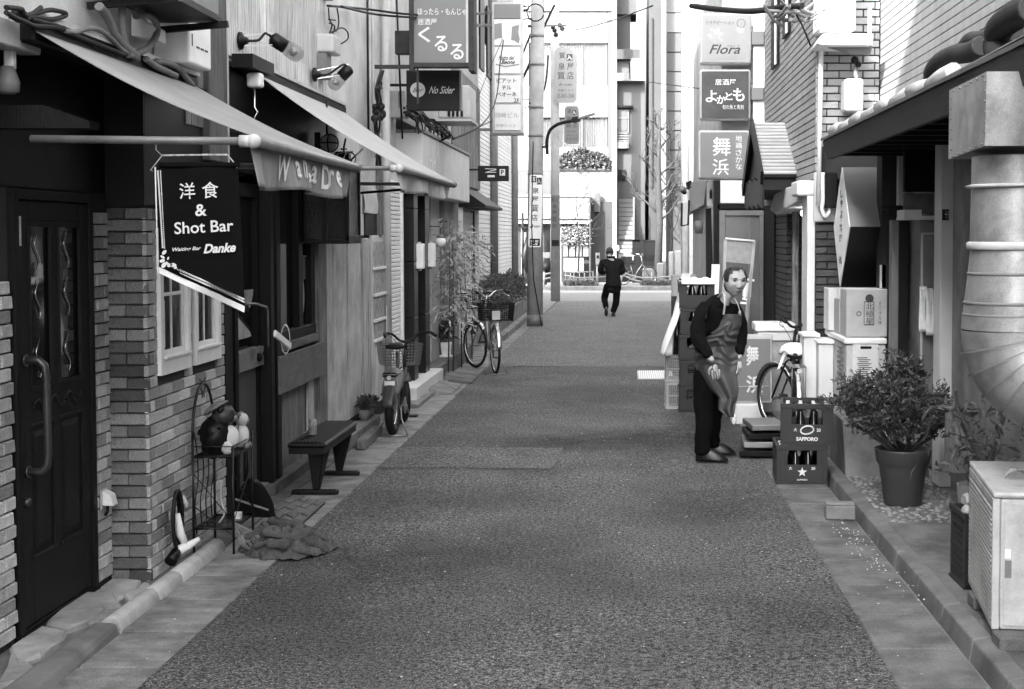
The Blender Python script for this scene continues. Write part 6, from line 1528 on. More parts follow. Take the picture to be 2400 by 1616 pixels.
# shop
SH = thing('corner_shop', 'street shop with a long blank white fascia and crowded display window', 'shop', (-3, 54, 0))
Yz = YF-1.3
part('fascia', MB().box(X(1200,Yz), X(1381,Yz), Yz-.3, Yz+.6, Z(514,Yz), Z(464,Yz)), M_fw, SH, bevel=.02)
part('fascia_cap', MB().box(X(1200,Yz), X(1384,Yz), Yz-.35, Yz+.6, Z(463,Yz), Z(457,Yz)), M_fq, SH)
part('fascia_end', MB().box(X(1381,Yz)+.01, X(1384,Yz), Yz-.34, Yz+.6, Z(650,Yz), Z(464,Yz)), M_fg, SH)
part('lower_band', MB().box(X(1200,Yz), X(1381,Yz), Yz-.2, Yz+.6, Z(525,Yz), Z(515,Yz)), M_fw, SH)
part('shop_interior', MB().box(X(1200,Yz), X(1381,Yz), Yz+.3, Yz+.5, .12, Z(525,Yz)), M_fd, SH)
for i in range(4):
    part('poster', MB().box(X(1318+i*16,Yz), X(1331+i*16,Yz), Yz+.1, Yz+.14, Z(602,Yz), Z(574,Yz)), M_cur, SH)
    part('poster_figure', MB().box(X(1322+i*16,Yz), X(1327+i*16,Yz), Yz+.08, Yz+.095, Z(597,Yz), Z(580,Yz)), M_flag, SH)
part('menu_board', MB().box(X(1321,Yz), X(1368,Yz), Yz-.05, Yz+.0, Z(636,Yz), Z(605,Yz)), M_fq, SH)
part('shop_door', MB().box(X(1275,Yz), X(1288,Yz), Yz+.2, Yz+.25, .12, Z(538,Yz)), M_black, SH)
for a in (1221,1290,1313,1383): part('mullion', MB().box(X(a,Yz), X(a+2.5,Yz), Yz+.0, Yz+.1, .12, Z(525,Yz)), M_fp, SH)
for i, (x0, x1, y0, y1) in enumerate(((1220,1233,545,575),(1220,1233,578,592),(1221,1232,596,622))):
    part('poster', MB().box(X(x0,Yz), X(x1,Yz), Yz+.1, Yz+.14, Z(y1,Yz), Z(y0,Yz)), M_cur, SH)
t = leaves(900, lambda r_: ((X(r_.uniform(1318,1380),Yz), Yz+r_.uniform(-.1,.2), Z(r_.uniform(532,572),Yz)), (0,-1,0)), .12, 31, .7)
part('window_display', t, M_leaf3, SH, bevel=-1, kind='stuff')
t = leaves(500, lambda r_: ((X(r_.uniform(1318,1380),Yz), Yz+r_.uniform(-.15,.1), Z(r_.uniform(530,572),Yz)), (0,-1,0)), .09, 32, .9)
part('window_display_pale', t, M_fq, SH, bevel=-1, kind='stuff')
# flowering bush on the ledge
BU = thing('balcony_bush', 'bright sunlit bush spilling over the ledge of the white block', 'bush', (X(1370), YF-.5, Z(400)))
M_pf = mat('sunlit_leaf', .12, .6, .2, 10, bump=0)
def bush(r_):
    u = r_.uniform(0,1); xx = X(1311+u*126); h = (.75*math.sin(math.pi*min(1,u*.85+.12)))**.7; z = Z(399)+h*1.0*r_.random()**.6*(.9+.2*noise.noise(Vector((xx*2,0,0))))
    return (xx, YF-.55+r_.uniform(-.25,.25), z), (0,-.6,.5)
part('foliage', leaves(3500, bush, .15, 12, .6), M_pf, BU, bevel=-1)
part('foliage_dark', leaves(1500, bush, .15, 13, .6), M_leaf2, BU, bevel=-1)
part('stems', MB().tube([(X(1330),YF-.5,Z(400)),(X(1335),YF-.5,Z(375))], .03, 6).tube([(X(1390),YF-.5,Z(400)),(X(1385),YF-.5,Z(365))], .03, 6), M_bark, BU)

# grey concrete block with outside stair
GB = thing('grey_apartment_block', 'grey concrete block with balconies and an outside staircase', 'building', (0.2, 56, 0))
part('wall', MB().box(X(1446), X(1512), YF+.6, YF+10, .1, Z(187)), M_fg, GB)
part('wall_upper', MB().box(X(1440), X(1478), YF+1.2, YF+10, Z(187), Z(25)), M_fg, GB)
part('roof_slab', MB().box(X(1438), X(1492), YF+.9, YF+3, Z(25), Z(-20)), M_fg, GB)
part('dark_corner', MB().box(X(1441), X(1447), YF+1.0, YF+1.19, Z(113), Z(33)), M_dark, GB)
part('balcony_wall', MB().box(X(1440), X(1500), YF+.1, YF+.6, Z(138), Z(115)), M_fs, GB)
t = MB()
for i in range(9): t.box(X(1480+i*3.2), X(1481+i*3.2), YF+.1, YF+.13, Z(184), Z(140))
part('balcony_railing', t.box(X(1478), X(1508), YF+.08, YF+.14, Z(140), Z(137)).box(X(1478), X(1508), YF+.08, YF+.14, Z(186), Z(182)), M_fq, GB, kind='stuff')
part('balcony_slab', MB().box(X(1440), X(1508), YF+.05, YF+.6, Z(189), Z(186)), M_fp, GB)
part('balcony_panel', MB().box(X(1440), X(1475), YF+.1, YF+.3, Z(186), Z(171)), M_fp, GB)
part('balcony_opening', MB().box(X(1440), X(1474), YF+.5, YF+.595, Z(170), Z(139)), M_ft, GB)
part('window_hood', MB().box(X(1440), X(1484), YF+.3, YF+.6, Z(251), Z(246)), M_dark, GB)
part('window_frame', MB().box(X(1441), X(1474), YF+.5, YF+.58, Z(308), Z(255)), M_fq, GB)
part('window_pane', MB().box(X(1442), X(1470), YF+.46, YF+.495, Z(305), Z(258)), M_ft, GB)
part('window_bar', MB().box(X(1441), X(1472), YF+.42, YF+.455, Z(276), Z(274)), M_fq, GB)
t = MB()
for i in range(4): t.box(X(1441), X(1475), YF+.35, YF+.38, Z(312+i*6), Z(310+i*6))
part('window_railing', t, M_fq, GB, kind='stuff'); part('window_ledge', MB().box(X(1441), X(1474), YF+.3, YF+.6, Z(347), Z(332)), M_fp, GB)
part('meter_niche', MB().box(X(1448), X(1466), YF+.5, YF+.59, Z(421), Z(397)), M_dark, GB)
ST = thing('outside_staircase', 'flight of concrete stairs climbing away beside the white downpipe', 'stairs', (X(1467), YF-.5, .12))
n = 13
for i in range(n):
    y0 = 595 - i*(595-466)/(n-1); ys_ = YF-.8+i*.10
    part('stair_tread', MB().box(X(1449), X(1484), ys_, ys_+.3, Z(y0)-.16, Z(y0)), M_fp, ST, bevel=.01)
    part('riser_gap', MB().box(X(1449), X(1484), ys_+.02, ys_+.03, Z(y0)-.22, Z(y0)-.161), M_dark, ST)
part('side_rail', MB().beam((X(1485),YF-.9,Z(640)),(X(1485),YF-.8,Z(464)),.05,.05), M_fq, ST)
# dark gate and posts at the foot
GT = thing('dark_gate', 'dark timber gate frame at the foot of the outside stairs', 'gate', (X(1500), YF-1.2, .12))
Yg = YF-1.4
part('crossbar', MB().box(X(1448,Yg), X(1535,Yg), Yg, Yg+.06, Z(567,Yg), Z(563,Yg)), M_dark, GT)
for a, b in ((1482,1500),(1508,1512)): part('post', MB().box(X(a,Yg), X(b,Yg), Yg, Yg+.1, .12, Z(562,Yg)), M_dark, GT)
part('panel', MB().box(X(1456,Yg), X(1482,Yg), Yg+.02, Yg+.05, Z(628,Yg), Z(602,Yg)), M_dark, GT)
part('panel', MB().box(X(1512,Yg), X(1540,Yg), Yg+.02, Yg+.05, Z(628,Yg), Z(566,Yg)), M_black, GT)
part('notice', MB().box(X(1461,Yg), X(1478,Yg), Yg-.02, Yg+.0, Z(600,Yg), Z(588,Yg)), M_fq, GT)
part('notice', MB().box(X(1482,Yg), X(1485,Yg), Yg-.03, Yg-.01, Z(611,Yg), Z(597,Yg)), M_fq, GT)
single('wall_notice', MB().box(X(1435,Yg), X(1451,Yg), Yg+.2, Yg+.25, Z(588,Yg), Z(575,Yg)), M_fq, 'small white notice on the downpipe of the white block', 'notice')

# things right of the grey block
TG = thing('tall_grey_building', 'narrow tall grey building with a bright white corner pipe', 'building', (X(1535), YF, 0))
part('wall', MB().box(X(1521), X(1549), YF+.2, YF+8, .1, 12), M_fs, TG)
part('window_strip', MB().box(X(1526), X(1529), YF+.1, YF+.19, Z(440), Z(40)), M_fd, TG)
part('white_pipe', MB().box(X(1549), X(1560), YF-.2, YF+.1, .12, 12), M_fq, TG)
DB = thing('distant_block', 'pale distant block seen in the gap between the far buildings', 'building', (X(1490), YF+16, 0))
part('wall', MB().box(X(1440,YF+16), X(1560,YF+16), YF+16, YF+20, .1, 19), M_fw, DB)
part('dark_gap', MB().box(X(1506,YF+9), X(1521,YF+9), YF+9, YF+9.2, .1, Z(430,YF+9)), M_fd, DB)
PB = thing('panelled_building', 'light panel-clad building right of the bright corner pipe', 'building', (X(1585), YF, 0))
part('wall', MB().box(X(1560), X(1660), YF+.5, YF+9, .1, 12), M_fg, PB)
ys_ = [-60,27,74,120,166,213,259,305,351,397,440,480,520]
for a, b in zip(ys_[:-1], ys_[1:]): part('wall_panel', MB().box(X(1562), X(1602), YF+.4, YF+.5, Z(b)+.02, Z(a)-.02), M_fg if a > 60 else M_fw, PB, bevel=.01)  # top panels get the paler wall material to stand for sunlight
part('grey_tiled_wall', MB().box(X(1562), X(1606), YF+.3, YF+.4, .12, Z(475)), M_fg, PB)
part('white_edge', MB().box(X(1604), X(1609), YF-.1, YF+.3, .12, Z(190)), M_fq, PB)
M_fbark = mat('street_tree_bark', .03, .9, .3, 6, bump=.3)
def bare_tree(label, s, Y, r0, top, seed, lean=0.0):
    r_ = random.Random(seed); T = thing('bare_tree', label, 'tree', (X(s,Y), Y, .12), group='bare street trees')
    base = Vector((X(s,Y), Y, .1)); tp = Vector((X(s,Y)+lean, Y, Z(top,Y)))
    part('trunk', MB().tube([base, base.lerp(tp,.35)+Vector((.05,0,0)), base.lerp(tp,.7)+Vector((-.04,0,0)), tp], [r0, r0*.8, r0*.55, r0*.25], 9), M_fbark, T)
    t = MB()
    def br(p, d, L, r, k):
        q = p + d*L*.5 + Vector((r_.gauss(0,.05)*L, r_.gauss(0,.05)*L, 0)); e_ = q + (d + Vector((r_.gauss(0,.25), r_.gauss(0,.25), r_.uniform(0,.3))))*L*.5
        t.tube([p, q, e_], [r, r*.75, r*.5], 5)
        if k:
            for _ in range(3):
                s_ = r_.uniform(.4, 1); d2 = (d + Vector((r_.gauss(0,.7), r_.gauss(0,.4), r_.gauss(.15,.4)))).normalized(); br(p.lerp(e_, s_), d2, L*.6, r*.55, k-1)
    for i in range(13):
        s_ = .3+.7*i/13; a = r_.uniform(0, 6.28); br(base.lerp(tp, s_), Vector((math.cos(a)*.8, math.sin(a)*.4, .75)).normalized(), 1.3*(1.25-s_), r0*.3, 3)
    part('branches', t, M_fbark, T, kind='stuff')
bare_tree('leafless tree with a forked trunk before the tall grey building', 1541, YF-1.8, .16, 260, 4, .1)
bare_tree('young leafless street tree in the planting strip before the shop', 1354, YF-3.9, .035, 405, 9)
bare_tree('small leafless tree farther right beside the white corner pipe', 1571, YF-1.0, .06, 300, 21)
t = leaves(320, lambda r_: ((X(1354+r_.gauss(0,16),YF-3.9), YF-3.9+r_.gauss(0,.2), Z(r_.uniform(470,580),YF-3.9)), (0,-1,0)), .08, 44, .5)
o = part('lingering_leaves', t, M_leaf3, bevel=-1); set_tags(o, 'few pale leaves left on the young street tree', 'leaves', kind='stuff')
# guard fence, kerb planting, bicycle, street clutter
FE = thing('guard_fence', 'white tubular guard fence with curved rails along the far kerb', 'fence', (X(1390,50.6), 50.6, .11))
Yr = 50.7; xr_ = lambda s: X(s, Yr); zr = lambda s: Z(s, Yr)
for a, b in ((1322,1392),):
    part('rail', MB().tube([PY(a,637,Yr), PY((a+b)/2,639,Yr), PY(b,637,Yr)], .03, 8), M_fq, FE); part('rail', MB().tube([PY(a,645,Yr), PY((a+b)/2,652,Yr), PY(b+55,648,Yr)], .025, 8), M_fq, FE)
    for s in (1325, 1337, 1345, 1358, 1370, 1390): part('post', MB().tube([(xr_(s),Yr,.1),(xr_(s),Yr,zr(637))], .022, 6), M_fq, FE)
part('rail', MB().tube(spl([PY(1455,632,Yr), PY(1470,643,Yr), PY(1495,650,Yr), PY(1520,652,Yr), PY(1580,648,Yr), PY(1606,645,Yr)]), .03, 8), M_fq, FE)
part('rail', MB().tube(spl([PY(1455,642,Yr), PY(1480,655,Yr), PY(1510,661,Yr), PY(1550,659,Yr), PY(1606,653,Yr)]), .03, 8), M_fq, FE)
part('rail', MB().tube([PY(1272,645,Yr), PY(1300,638,Yr)], .03, 8).tube([PY(1272,655,Yr), PY(1300,650,Yr)], .03, 8), M_fq, FE)
for s in (1528, 1606, 1275, 1456): part('post', MB().tube([(xr_(s),Yr,.1),(xr_(s),Yr,zr(638))], .035, 8), M_fq, FE)
t = leaves(2600, lambda r_: ((X(r_.choice((r_.uniform(1320,1395), r_.uniform(1502,1600))),50.5), 50.5+r_.uniform(-.2,.3), .12+r_.uniform(0,.16)), (0,0,1)), .09, 51, .4)
o = part('kerb_planting', t, M_leaf2, bevel=-1); set_tags(o, 'low green planting along the far kerb', 'ground cover', kind='stuff')
SGP = thing('push_button_post', 'white crossing post with a dark button box at the far kerb', 'signal post', (X(1400,50.4), 50.4, .11))
part('post', MB().tube([(X(1400,50.4),50.4,.1),(X(1400,50.4),50.4,Z(620,50.4))], .045, 10), M_fq, SGP)
part('box', MB().box(X(1396,50.4), X(1406,50.4), 50.3, 50.5, Z(621,50.4), Z(593,50.4)), M_fq, SGP, bevel=.01)
part('lens', MB().box(X(1398.5,50.4), X(1403.5,50.4), 50.28, 50.298, Z(606,50.4), Z(599,50.4)), M_black, SGP)
for lab, x0, x1, y0, y1, m in (('white plastic bollard between the fence rails', 1523,1536,645,667,M_fq),('pale parcel locker box beside the tree trunk', 1540,1557,617,645,M_fq),('low pale ticket cabinet behind the guard fence', 1505,1535,630,655,M_fp),('upright white panel beside the grey tiled wall', 1568,1580,590,640,M_fq),('rounded white bin near the bottle crate stack', 1582,1598,588,618,M_fq)):
    Yb = 51.6; single('street_cabinet', MB().box(X(x0,Yb), X(x1,Yb), Yb, Yb+.5, .12 if y1 > 640 else Z(y1,Yb)-.6, Z(y0,Yb)), m, lab, 'cabinet', 'pale street furniture across the road', bevel=.05)
single('flower_tubs', MB().box(X(1321,51.3), X(1392,51.3), 51.3, 51.7, .12, Z(655,51.3)), M_fp, 'long pale trough behind the guard fence', 'trough', bevel=.02)
# shop front goods left of the pole
single('coat_rack', MB().tube([(X(1225,52.5),52.5,.12),(X(1225,52.5),52.5,Z(500,52.5))], .04, 8).box(X(1214,52.5),X(1234,52.5),52.4,52.6,Z(536,52.5),Z(531,52.5)).tube([(X(1234,52.5),52.5,Z(640,52.5)),(X(1231,52.5),52.5,Z(600,52.5)),(X(1236,52.5),52.5,Z(555,52.5))],[.05,.16,.05],8), M_black, 'dark stand hung with goods at the shop door left of the poles', 'stand')
SC2 = thing('parked_scooter', 'dark parked scooter glimpsed between the two utility poles', 'scooter', (X(1280,52), 52, .12))
part('body', MB().ball((X(1281,52),52,Z(625,52)), .26, 12, 8, (.8,1.6,.9)), M_dark, SC2)
part('screen', MB().box(X(1273,52),X(1290,52),51.8,51.83,Z(606,52),Z(592,52)), M_ft, SC2, bevel=.02)
part('wheel', MB().torus((X(1280,52),51.6,.34), .2, .05, 'x'), M_rub, SC2)
part('fairing', MB().box(X(1273,52),X(1290,52),51.7,52.2,.3,Z(640,52)), M_black, SC2, bevel=.04)

# ================================================================ LOOSE THINGS
def rotz(a): return Matrix.Rotation(a, 4, 'Z')
# ---------------------------------------------------------------- bottle crates
M_crd = mat('dark_crate_plastic', .022, .5, .12, 8, bump=.1, dirt=.2, dscale=8)
M_crl = mat('light_crate_plastic', .36, .5, .08, 8, bump=.1, dirt=.25, dscale=8)
M_bot = mat('bottle_glass', .006, .08, .1, 5, bump=0, spec=.9)
M_cap = mat('bottle_cap', .6, .35, .1, 10, bump=0)
CRG = 'stacked bottle crates'
def crate(name, label, loc, rz, w=.37, d=.445, h=.31, m=None, mark=None, bottles=True, lattice=False, round_win=False, group=CRG):
    m = m or M_crd; t_ = .014
    C_ = thing(name, label, 'crate', loc, rz, group)
    b = MB().box(-w/2, w/2, -d/2, d/2, 0, .02)
    part('floor', b, m, C_, local=True)
    def wall(L, axis, s):
        t = MB(); k = L/2
        def bx(a0, a1, z0, z1, th=t_):
            if axis == 'x': y = s*d/2; t.box(a0, a1, min(y, y - s*th), max(y, y - s*th), z0, z1)
            else: x = s*w/2; t.box(min(x, x-s*th), max(x, x-s*th), a0, a1, z0, z1)
        o0, o1 = -k*.58, k*.58
        if lattice:
            bx(-k, k, 0, .03); bx(-k, k, h-.03, h); bx(-k, -k+.03, .03, h-.03); bx(k-.03, k, .03, h-.03); bx(-k, k, h*.5-.01, h*.5+.01)
            n = int(L/.022)
            for i in range(1, n): a = -k + L*i/n; bx(a-.003, a+.003, .03, h-.03, .006)
            for i in range(1, 10): z = h*i/10; bx(-k, k, z-.003, z+.003, .005)
        else:
            bx(-k, k, 0, h*.50); bx(-k, o0, h*.50, h*.87); bx(o1, k, h*.50, h*.87); bx(-k, k, h*.87, h)
            for a in (-k*.95, -k*.70, k*.70, k*.95): bx(a-.006, a+.006, .02, h*.86, t_+.0) if False else None
        return t
    for axis, L in (('x', w), ('y', d - 2*t_ - .002)):
        for s in (-1, 1): part('side_wall', wall(L, axis, s), m, C_, local=True, bevel=.002)
    r_ = MB()
    for x0, x1, y0, y1 in ((-w/2-.006, w/2+.006, -d/2-.006, -d/2), (-w/2-.006, w/2+.006, d/2, d/2+.006), (-w/2-.006, -w/2, -d/2, d/2), (w/2, w/2+.006, -d/2, d/2)):
        r_.box(x0, x1, y0, y1, h-.03, h-.001); r_.box(x0, x1, y0, y1, .0, .016)
    part('rim', r_, m, C_, local=True, kind='stuff')
    if not lattice:
        r_ = MB()
        for a in (-w*.46, -w*.36, w*.36, w*.46):
            r_.box(a-.005, a+.005, -d/2-.005, -d/2-.0005, .02, h-.032)
        for a in (-d*.44, -d*.3, d*.3, d*.44): r_.box(-w/2-.005, -w/2-.0005, a-.006, a+.006, .02, h-.032)
        part('ribs', r_, m, C_, local=True, kind='stuff')
    if bottles:
        bt_ = MB(); cp = MB()
        for i in range(4):
            for j in range(5):
                x = -w/2 + w*(i+.5)/4; y = -d/2 + d*(j+.5)/5
                bt_.lathe([(.033,.022),(.034,.15),(.028,.185),(.014,.235),(.013,h-.035)], (x, y, 0), 8); cp.lathe([(.015,h-.037),(.015,h-.022)], (x, y, 0), 8)
        part('bottles', bt_, M_bot, C_, local=True, kind='stuff'); part('caps', cp, M_cap, C_, local=True, kind='stuff')
    def ctext(tx, x, z, ww, hh, mm=M_lett, **k):
        me = text_mesh(tx, 1, k.get('bold', 0), k.get('shear', 0)); xs = [p.co.x for p in me.vertices]; ys_ = [p.co.y for p in me.vertices]
        for p in me.vertices:
            a = (p.co.x-(min(xs)+max(xs))/2)*ww/(max(xs)-min(xs)); bq = (p.co.y-(min(ys_)+max(ys_))/2)*hh/(max(ys_)-min(ys_)); p.co = Vector((x+a, -d/2-.0065, z+bq))
        me.materials.clear(); me.materials.append(mm); o = bpy.data.objects.new('lettering', me); link(o, C_)
    if mark == 'oval':
        part('oval_mark', MB().torus((0,0,0), .05, .006, 'y', 28, 4, sc_=.62).xf(Matrix.Translation((.0,-d/2-.004,.118)) @ Matrix.Rotation(-.2, 4, 'Y')), M_lett, C_, local=True)
        ctext('SAPPORO', .0, .050, .165, .030, bold=.04); ctext('20', .088, .12, .03, .026, bold=.03); ctext('大', -.09, .12, .026, .028, bold=.02)
    if mark == 'star':
        pts = []
        for i in range(10):
            a = math.pi/2 + i*math.pi/5; rr = .038 if i % 2 == 0 else .0155; pts.append((rr*math.cos(a), -d/2-.007, .095+rr*math.sin(a)))
        part('star_mark', MB().prism(pts, (0, .003, 0)), M_lett, C_, local=True); ctext('SAPPORO', 0, .036, .08, .014, bold=.02); ctext('20', .085, .125, .03, .022, bold=.03); ctext('大', -.09, .125, .026, .026, bold=.02)
    if mark == 'kirin': ctext('KIRIN', 0, .10, .17, .05, M_sgt, bold=.03)
    return C_
cx, cy = 1.385, 11.02
crate('beer_crate', 'dark beer crate with a white star, at the bottom of the near stack', (cx-.01, cy, .01), -.04, .39, .45, .30, mark='star')
crate('beer_crate', 'dark beer crate with a white ring mark, on top of the near stack', (cx+.045, cy-.0, .312), -.12, .40, .45, .32, mark='oval')
def pw(s, Y): return PY(s, 552, Y).x
# stacks behind the man (left of him in the photograph)
for i, (lab) in enumerate(('pale lattice crate at the bottom left of the man', 'pale lattice crate on top of the other one beside the man')):
    crate('lattice_crate', lab, (pw(1597,15.6), 15.8, .0+i*.30), .02, .34, .42, .295, M_crl, bottles=False, lattice=True, group='pale lattice crates beside the man')
t = MB()
for k in range(3):
    x, y = pw(1588+k*11,15.6), 15.7+k*.07; t.lathe([(.045,.6),(.047,.82),(.035,.90),(.015,.98),(.014,1.06)], (x, y, 0), 10)
single('tall_bottles', t, M_bot, 'tall dark bottles standing in the upper pale lattice crate', 'bottles')
for i in range(5):
    crate('drinks_crate', ('lowest dark drinks crate of the tall stack behind the man', 'second dark drinks crate from the ground behind the man', 'middle dark drinks crate of the tall stack behind the man', 'second dark drinks crate from the top behind the man', 'topmost dark drinks crate under the white sheet')[i], (pw(1634,15.3)+.01*(i%2), 15.5, i*.285), .0, .38, .44, .28, M_crd, bottles=(i > 1), group='tall stack of drinks crates behind the man')
Yk = 22.0
for i in range(4):
    crate('drinks_crate', ('lowest crate of the far stack beside the alley', 'second crate of the far stack beside the alley', 'third crate of the far stack holding white cartons', 'pale crate lettered KIRIN topping the far stack')[i], (pw(1602,Yk), Yk, i*.33), 0, .36, .44, .325, M_crl if i == 3 else M_crd, mark='kirin' if i == 3 else None, bottles=(i == 3), group='far stack of crates')
for k, (x0, x1, y0, y1) in enumerate(((1597,1618,642,655),(1591,1616,658,672))): single('carton', MB().box(pw(x0,21.7), pw(x1,21.7), 21.68, 21.75, PY(0,y1,21.7).z, PY(0,y0,21.7).z), M_wht, ('upper white carton in the far crate stack', 'lower white carton in the far crate stack')[k], 'carton')
def sheet(u, v):
    x = pw(1600,15)+(.40)*u; zt_ = 1.425+.03
    if v < .45: return (x, 15.27 + .45*(1-v/.45), zt_ + .01*math.sin(u*20))
    return (x, 15.27-.03*math.sin((v-.45)*3), zt_ - (v-.45)*.1)
single('white_sheet', MB().grid(sheet, 20, 14), M_wht, 'white plastic sheet laid over the tall drinks crates', 'plastic sheet', solid=.006)
def drape(u, v):
    y = 15.3+.42*u; return (pw(1611,15.3) - .03 - .20*v*(.6+.4*math.sin(v*2)) + .05*math.sin(u*13+v*4)*v + .02*math.sin(u*29), y - .05*v, 1.45 - .83*v)
single('draped_cloth', MB().grid(drape, 24, 20), M_wht, 'white sheet hanging down the street side of the drinks crates', 'cloth', solid=.004)

# ---------------------------------------------------------------- kanji sign stand
KS = thing('standing_sign', 'low grey standing sign with two white kanji behind the apron man', 'sign', (1.2, 14.4, 0))
Yk = 14.4
kz = lambda s: PY(1465, s, Yk).z
part('case', MB().box(pw(1722,Yk), pw(1800,Yk)+.05, Yk, Yk+.16, kz(945), kz(786)), M_lgrey, KS, bevel=.012, seg=2)
part('face', MB().box(pw(1728,Yk), pw(1800,Yk)+.03, Yk-.006, Yk-.0, kz(940), kz(795)), M_signg, KS)
part('base', MB().prism([(pw(1724,Yk),0,kz(946)),(pw(1724,Yk),0,kz(1005)),(pw(1790,Yk),0,kz(1012)),(pw(1790,Yk),0,kz(946))], (0,.25,0)).xf(Matrix.Translation((0,Yk-.05,0))), M_pale, KS, bevel=.02, seg=2)
part('foot', MB().box(pw(1716,Yk), pw(1724,Yk), Yk-.1, Yk+.2, 0, kz(970)), M_wht, KS, bevel=.01)
sgt('舞', 1749, 811, 1778, 858, Yk-.007, KS, M_lett, bold=.02); sgt('浜', 1749, 880, 1788, 922, Yk-.007, KS, M_lett, bold=.02)
part('cord', MB().tube([PY(1722,907,Yk-.03), PY(1800,905,Yk-.03)], .003, 5), M_lgrey, KS)
for i, (lab) in enumerate(('flat folded box at the bottom of the pile by the sign foot', 'second flat box of the pile by the sign foot', 'third flat box of the pile by the sign foot', 'uppermost flat box of the pile by the sign foot')):
    single('folded_box', MB().obox((1.16+.02*i, 12.3, .05+i*.075), (.30, .5, .05), Matrix.Rotation(.06*i-.1, 3, 'Z')), M_dark if i % 2 == 0 else M_metal, lab, 'box', 'pile of flat boxes between the sign and the crates', bevel=.006)

# ---------------------------------------------------------------- bicycles
def wheel(parent, c, r, tr, nm='wheel', spokes=18, rot=None):
    """wheel in the local x-z plane about c; rot turns it about the vertical through c"""
    w = MB().torus((0,0,0), r-tr, tr, 'y', 36, 8); rim = MB().torus((0,0,0), r-2.2*tr, tr*.55, 'y', 36, 6)
    sp = MB()
    for i in range(spokes):
        a = 2*math.pi*i/spokes; b = a + (.35 if i % 2 else -.35)
        sp.tube([(.018*math.cos(b), .02*(-1)**i, .018*math.sin(b)), ((r-2.2*tr)*math.cos(a), 0, (r-2.2*tr)*math.sin(a))], .0016, 4, cap=False)
    hub = MB().lathe([(.022,-.045),(.03,-.04),(.016,-.03),(.016,.03),(.03,.04),(.022,.045)], (0,0,0), 12, 'y')
    M = Matrix.Translation(c) @ (rot or Matrix.Identity(4))
    out = []
    for m_, q, n_ in ((w, M_rub, 'tyre'), (rim, M_chrome, 'rim'), (hub, M_metal, 'hub'), (sp, M_metal, 'spokes')):
        m_.xf(M); out.append((n_, m_, q))
    W0 = bpy.data.objects.new(nm, None); link(W0, parent)
    for n_, m_, q in out:
        me = m_.mesh(n_); fix_normals(me); me.materials.append(q); o = bpy.data.objects.new(n_, me); link(o, W0)
        if n_ == 'spokes': o['kind'] = 'stuff'
    return W0
def basket(parent, c, w, d, h, M, mt, flare=1.15, step=.03):
    t = MB(); wr = .0028
    def P(x, y, z): k = 1+(flare-1)*z/h; return M @ (Vector(c) + Vector((x*k, y*k, z)))
    for j in range(int(h/step)+1):
        z = j*step; t.tube([P(-d/2,-w/2,z),P(d/2,-w/2,z),P(d/2,w/2,z),P(-d/2,w/2,z)], wr if j*step < h-step else wr*1.8, 4, closed=True)
    for i in range(int(w/step)+1):
        y = -w/2+i*step
        for s in (-d/2, d/2): t.tube([P(s,y,0),P(s,y,h)], wr, 4, cap=False)
        t.tube([P(-d/2,y,0),P(d/2,y,0)], wr, 4, cap=False)
    for i in range(int(d/step)+1):
        x = -d/2+i*step
        for s in (-w/2, w/2): t.tube([P(x,s,0),P(x,s,h)], wr, 4, cap=False)
    return part('basket', t, mt, parent, local=True, bevel=-1)
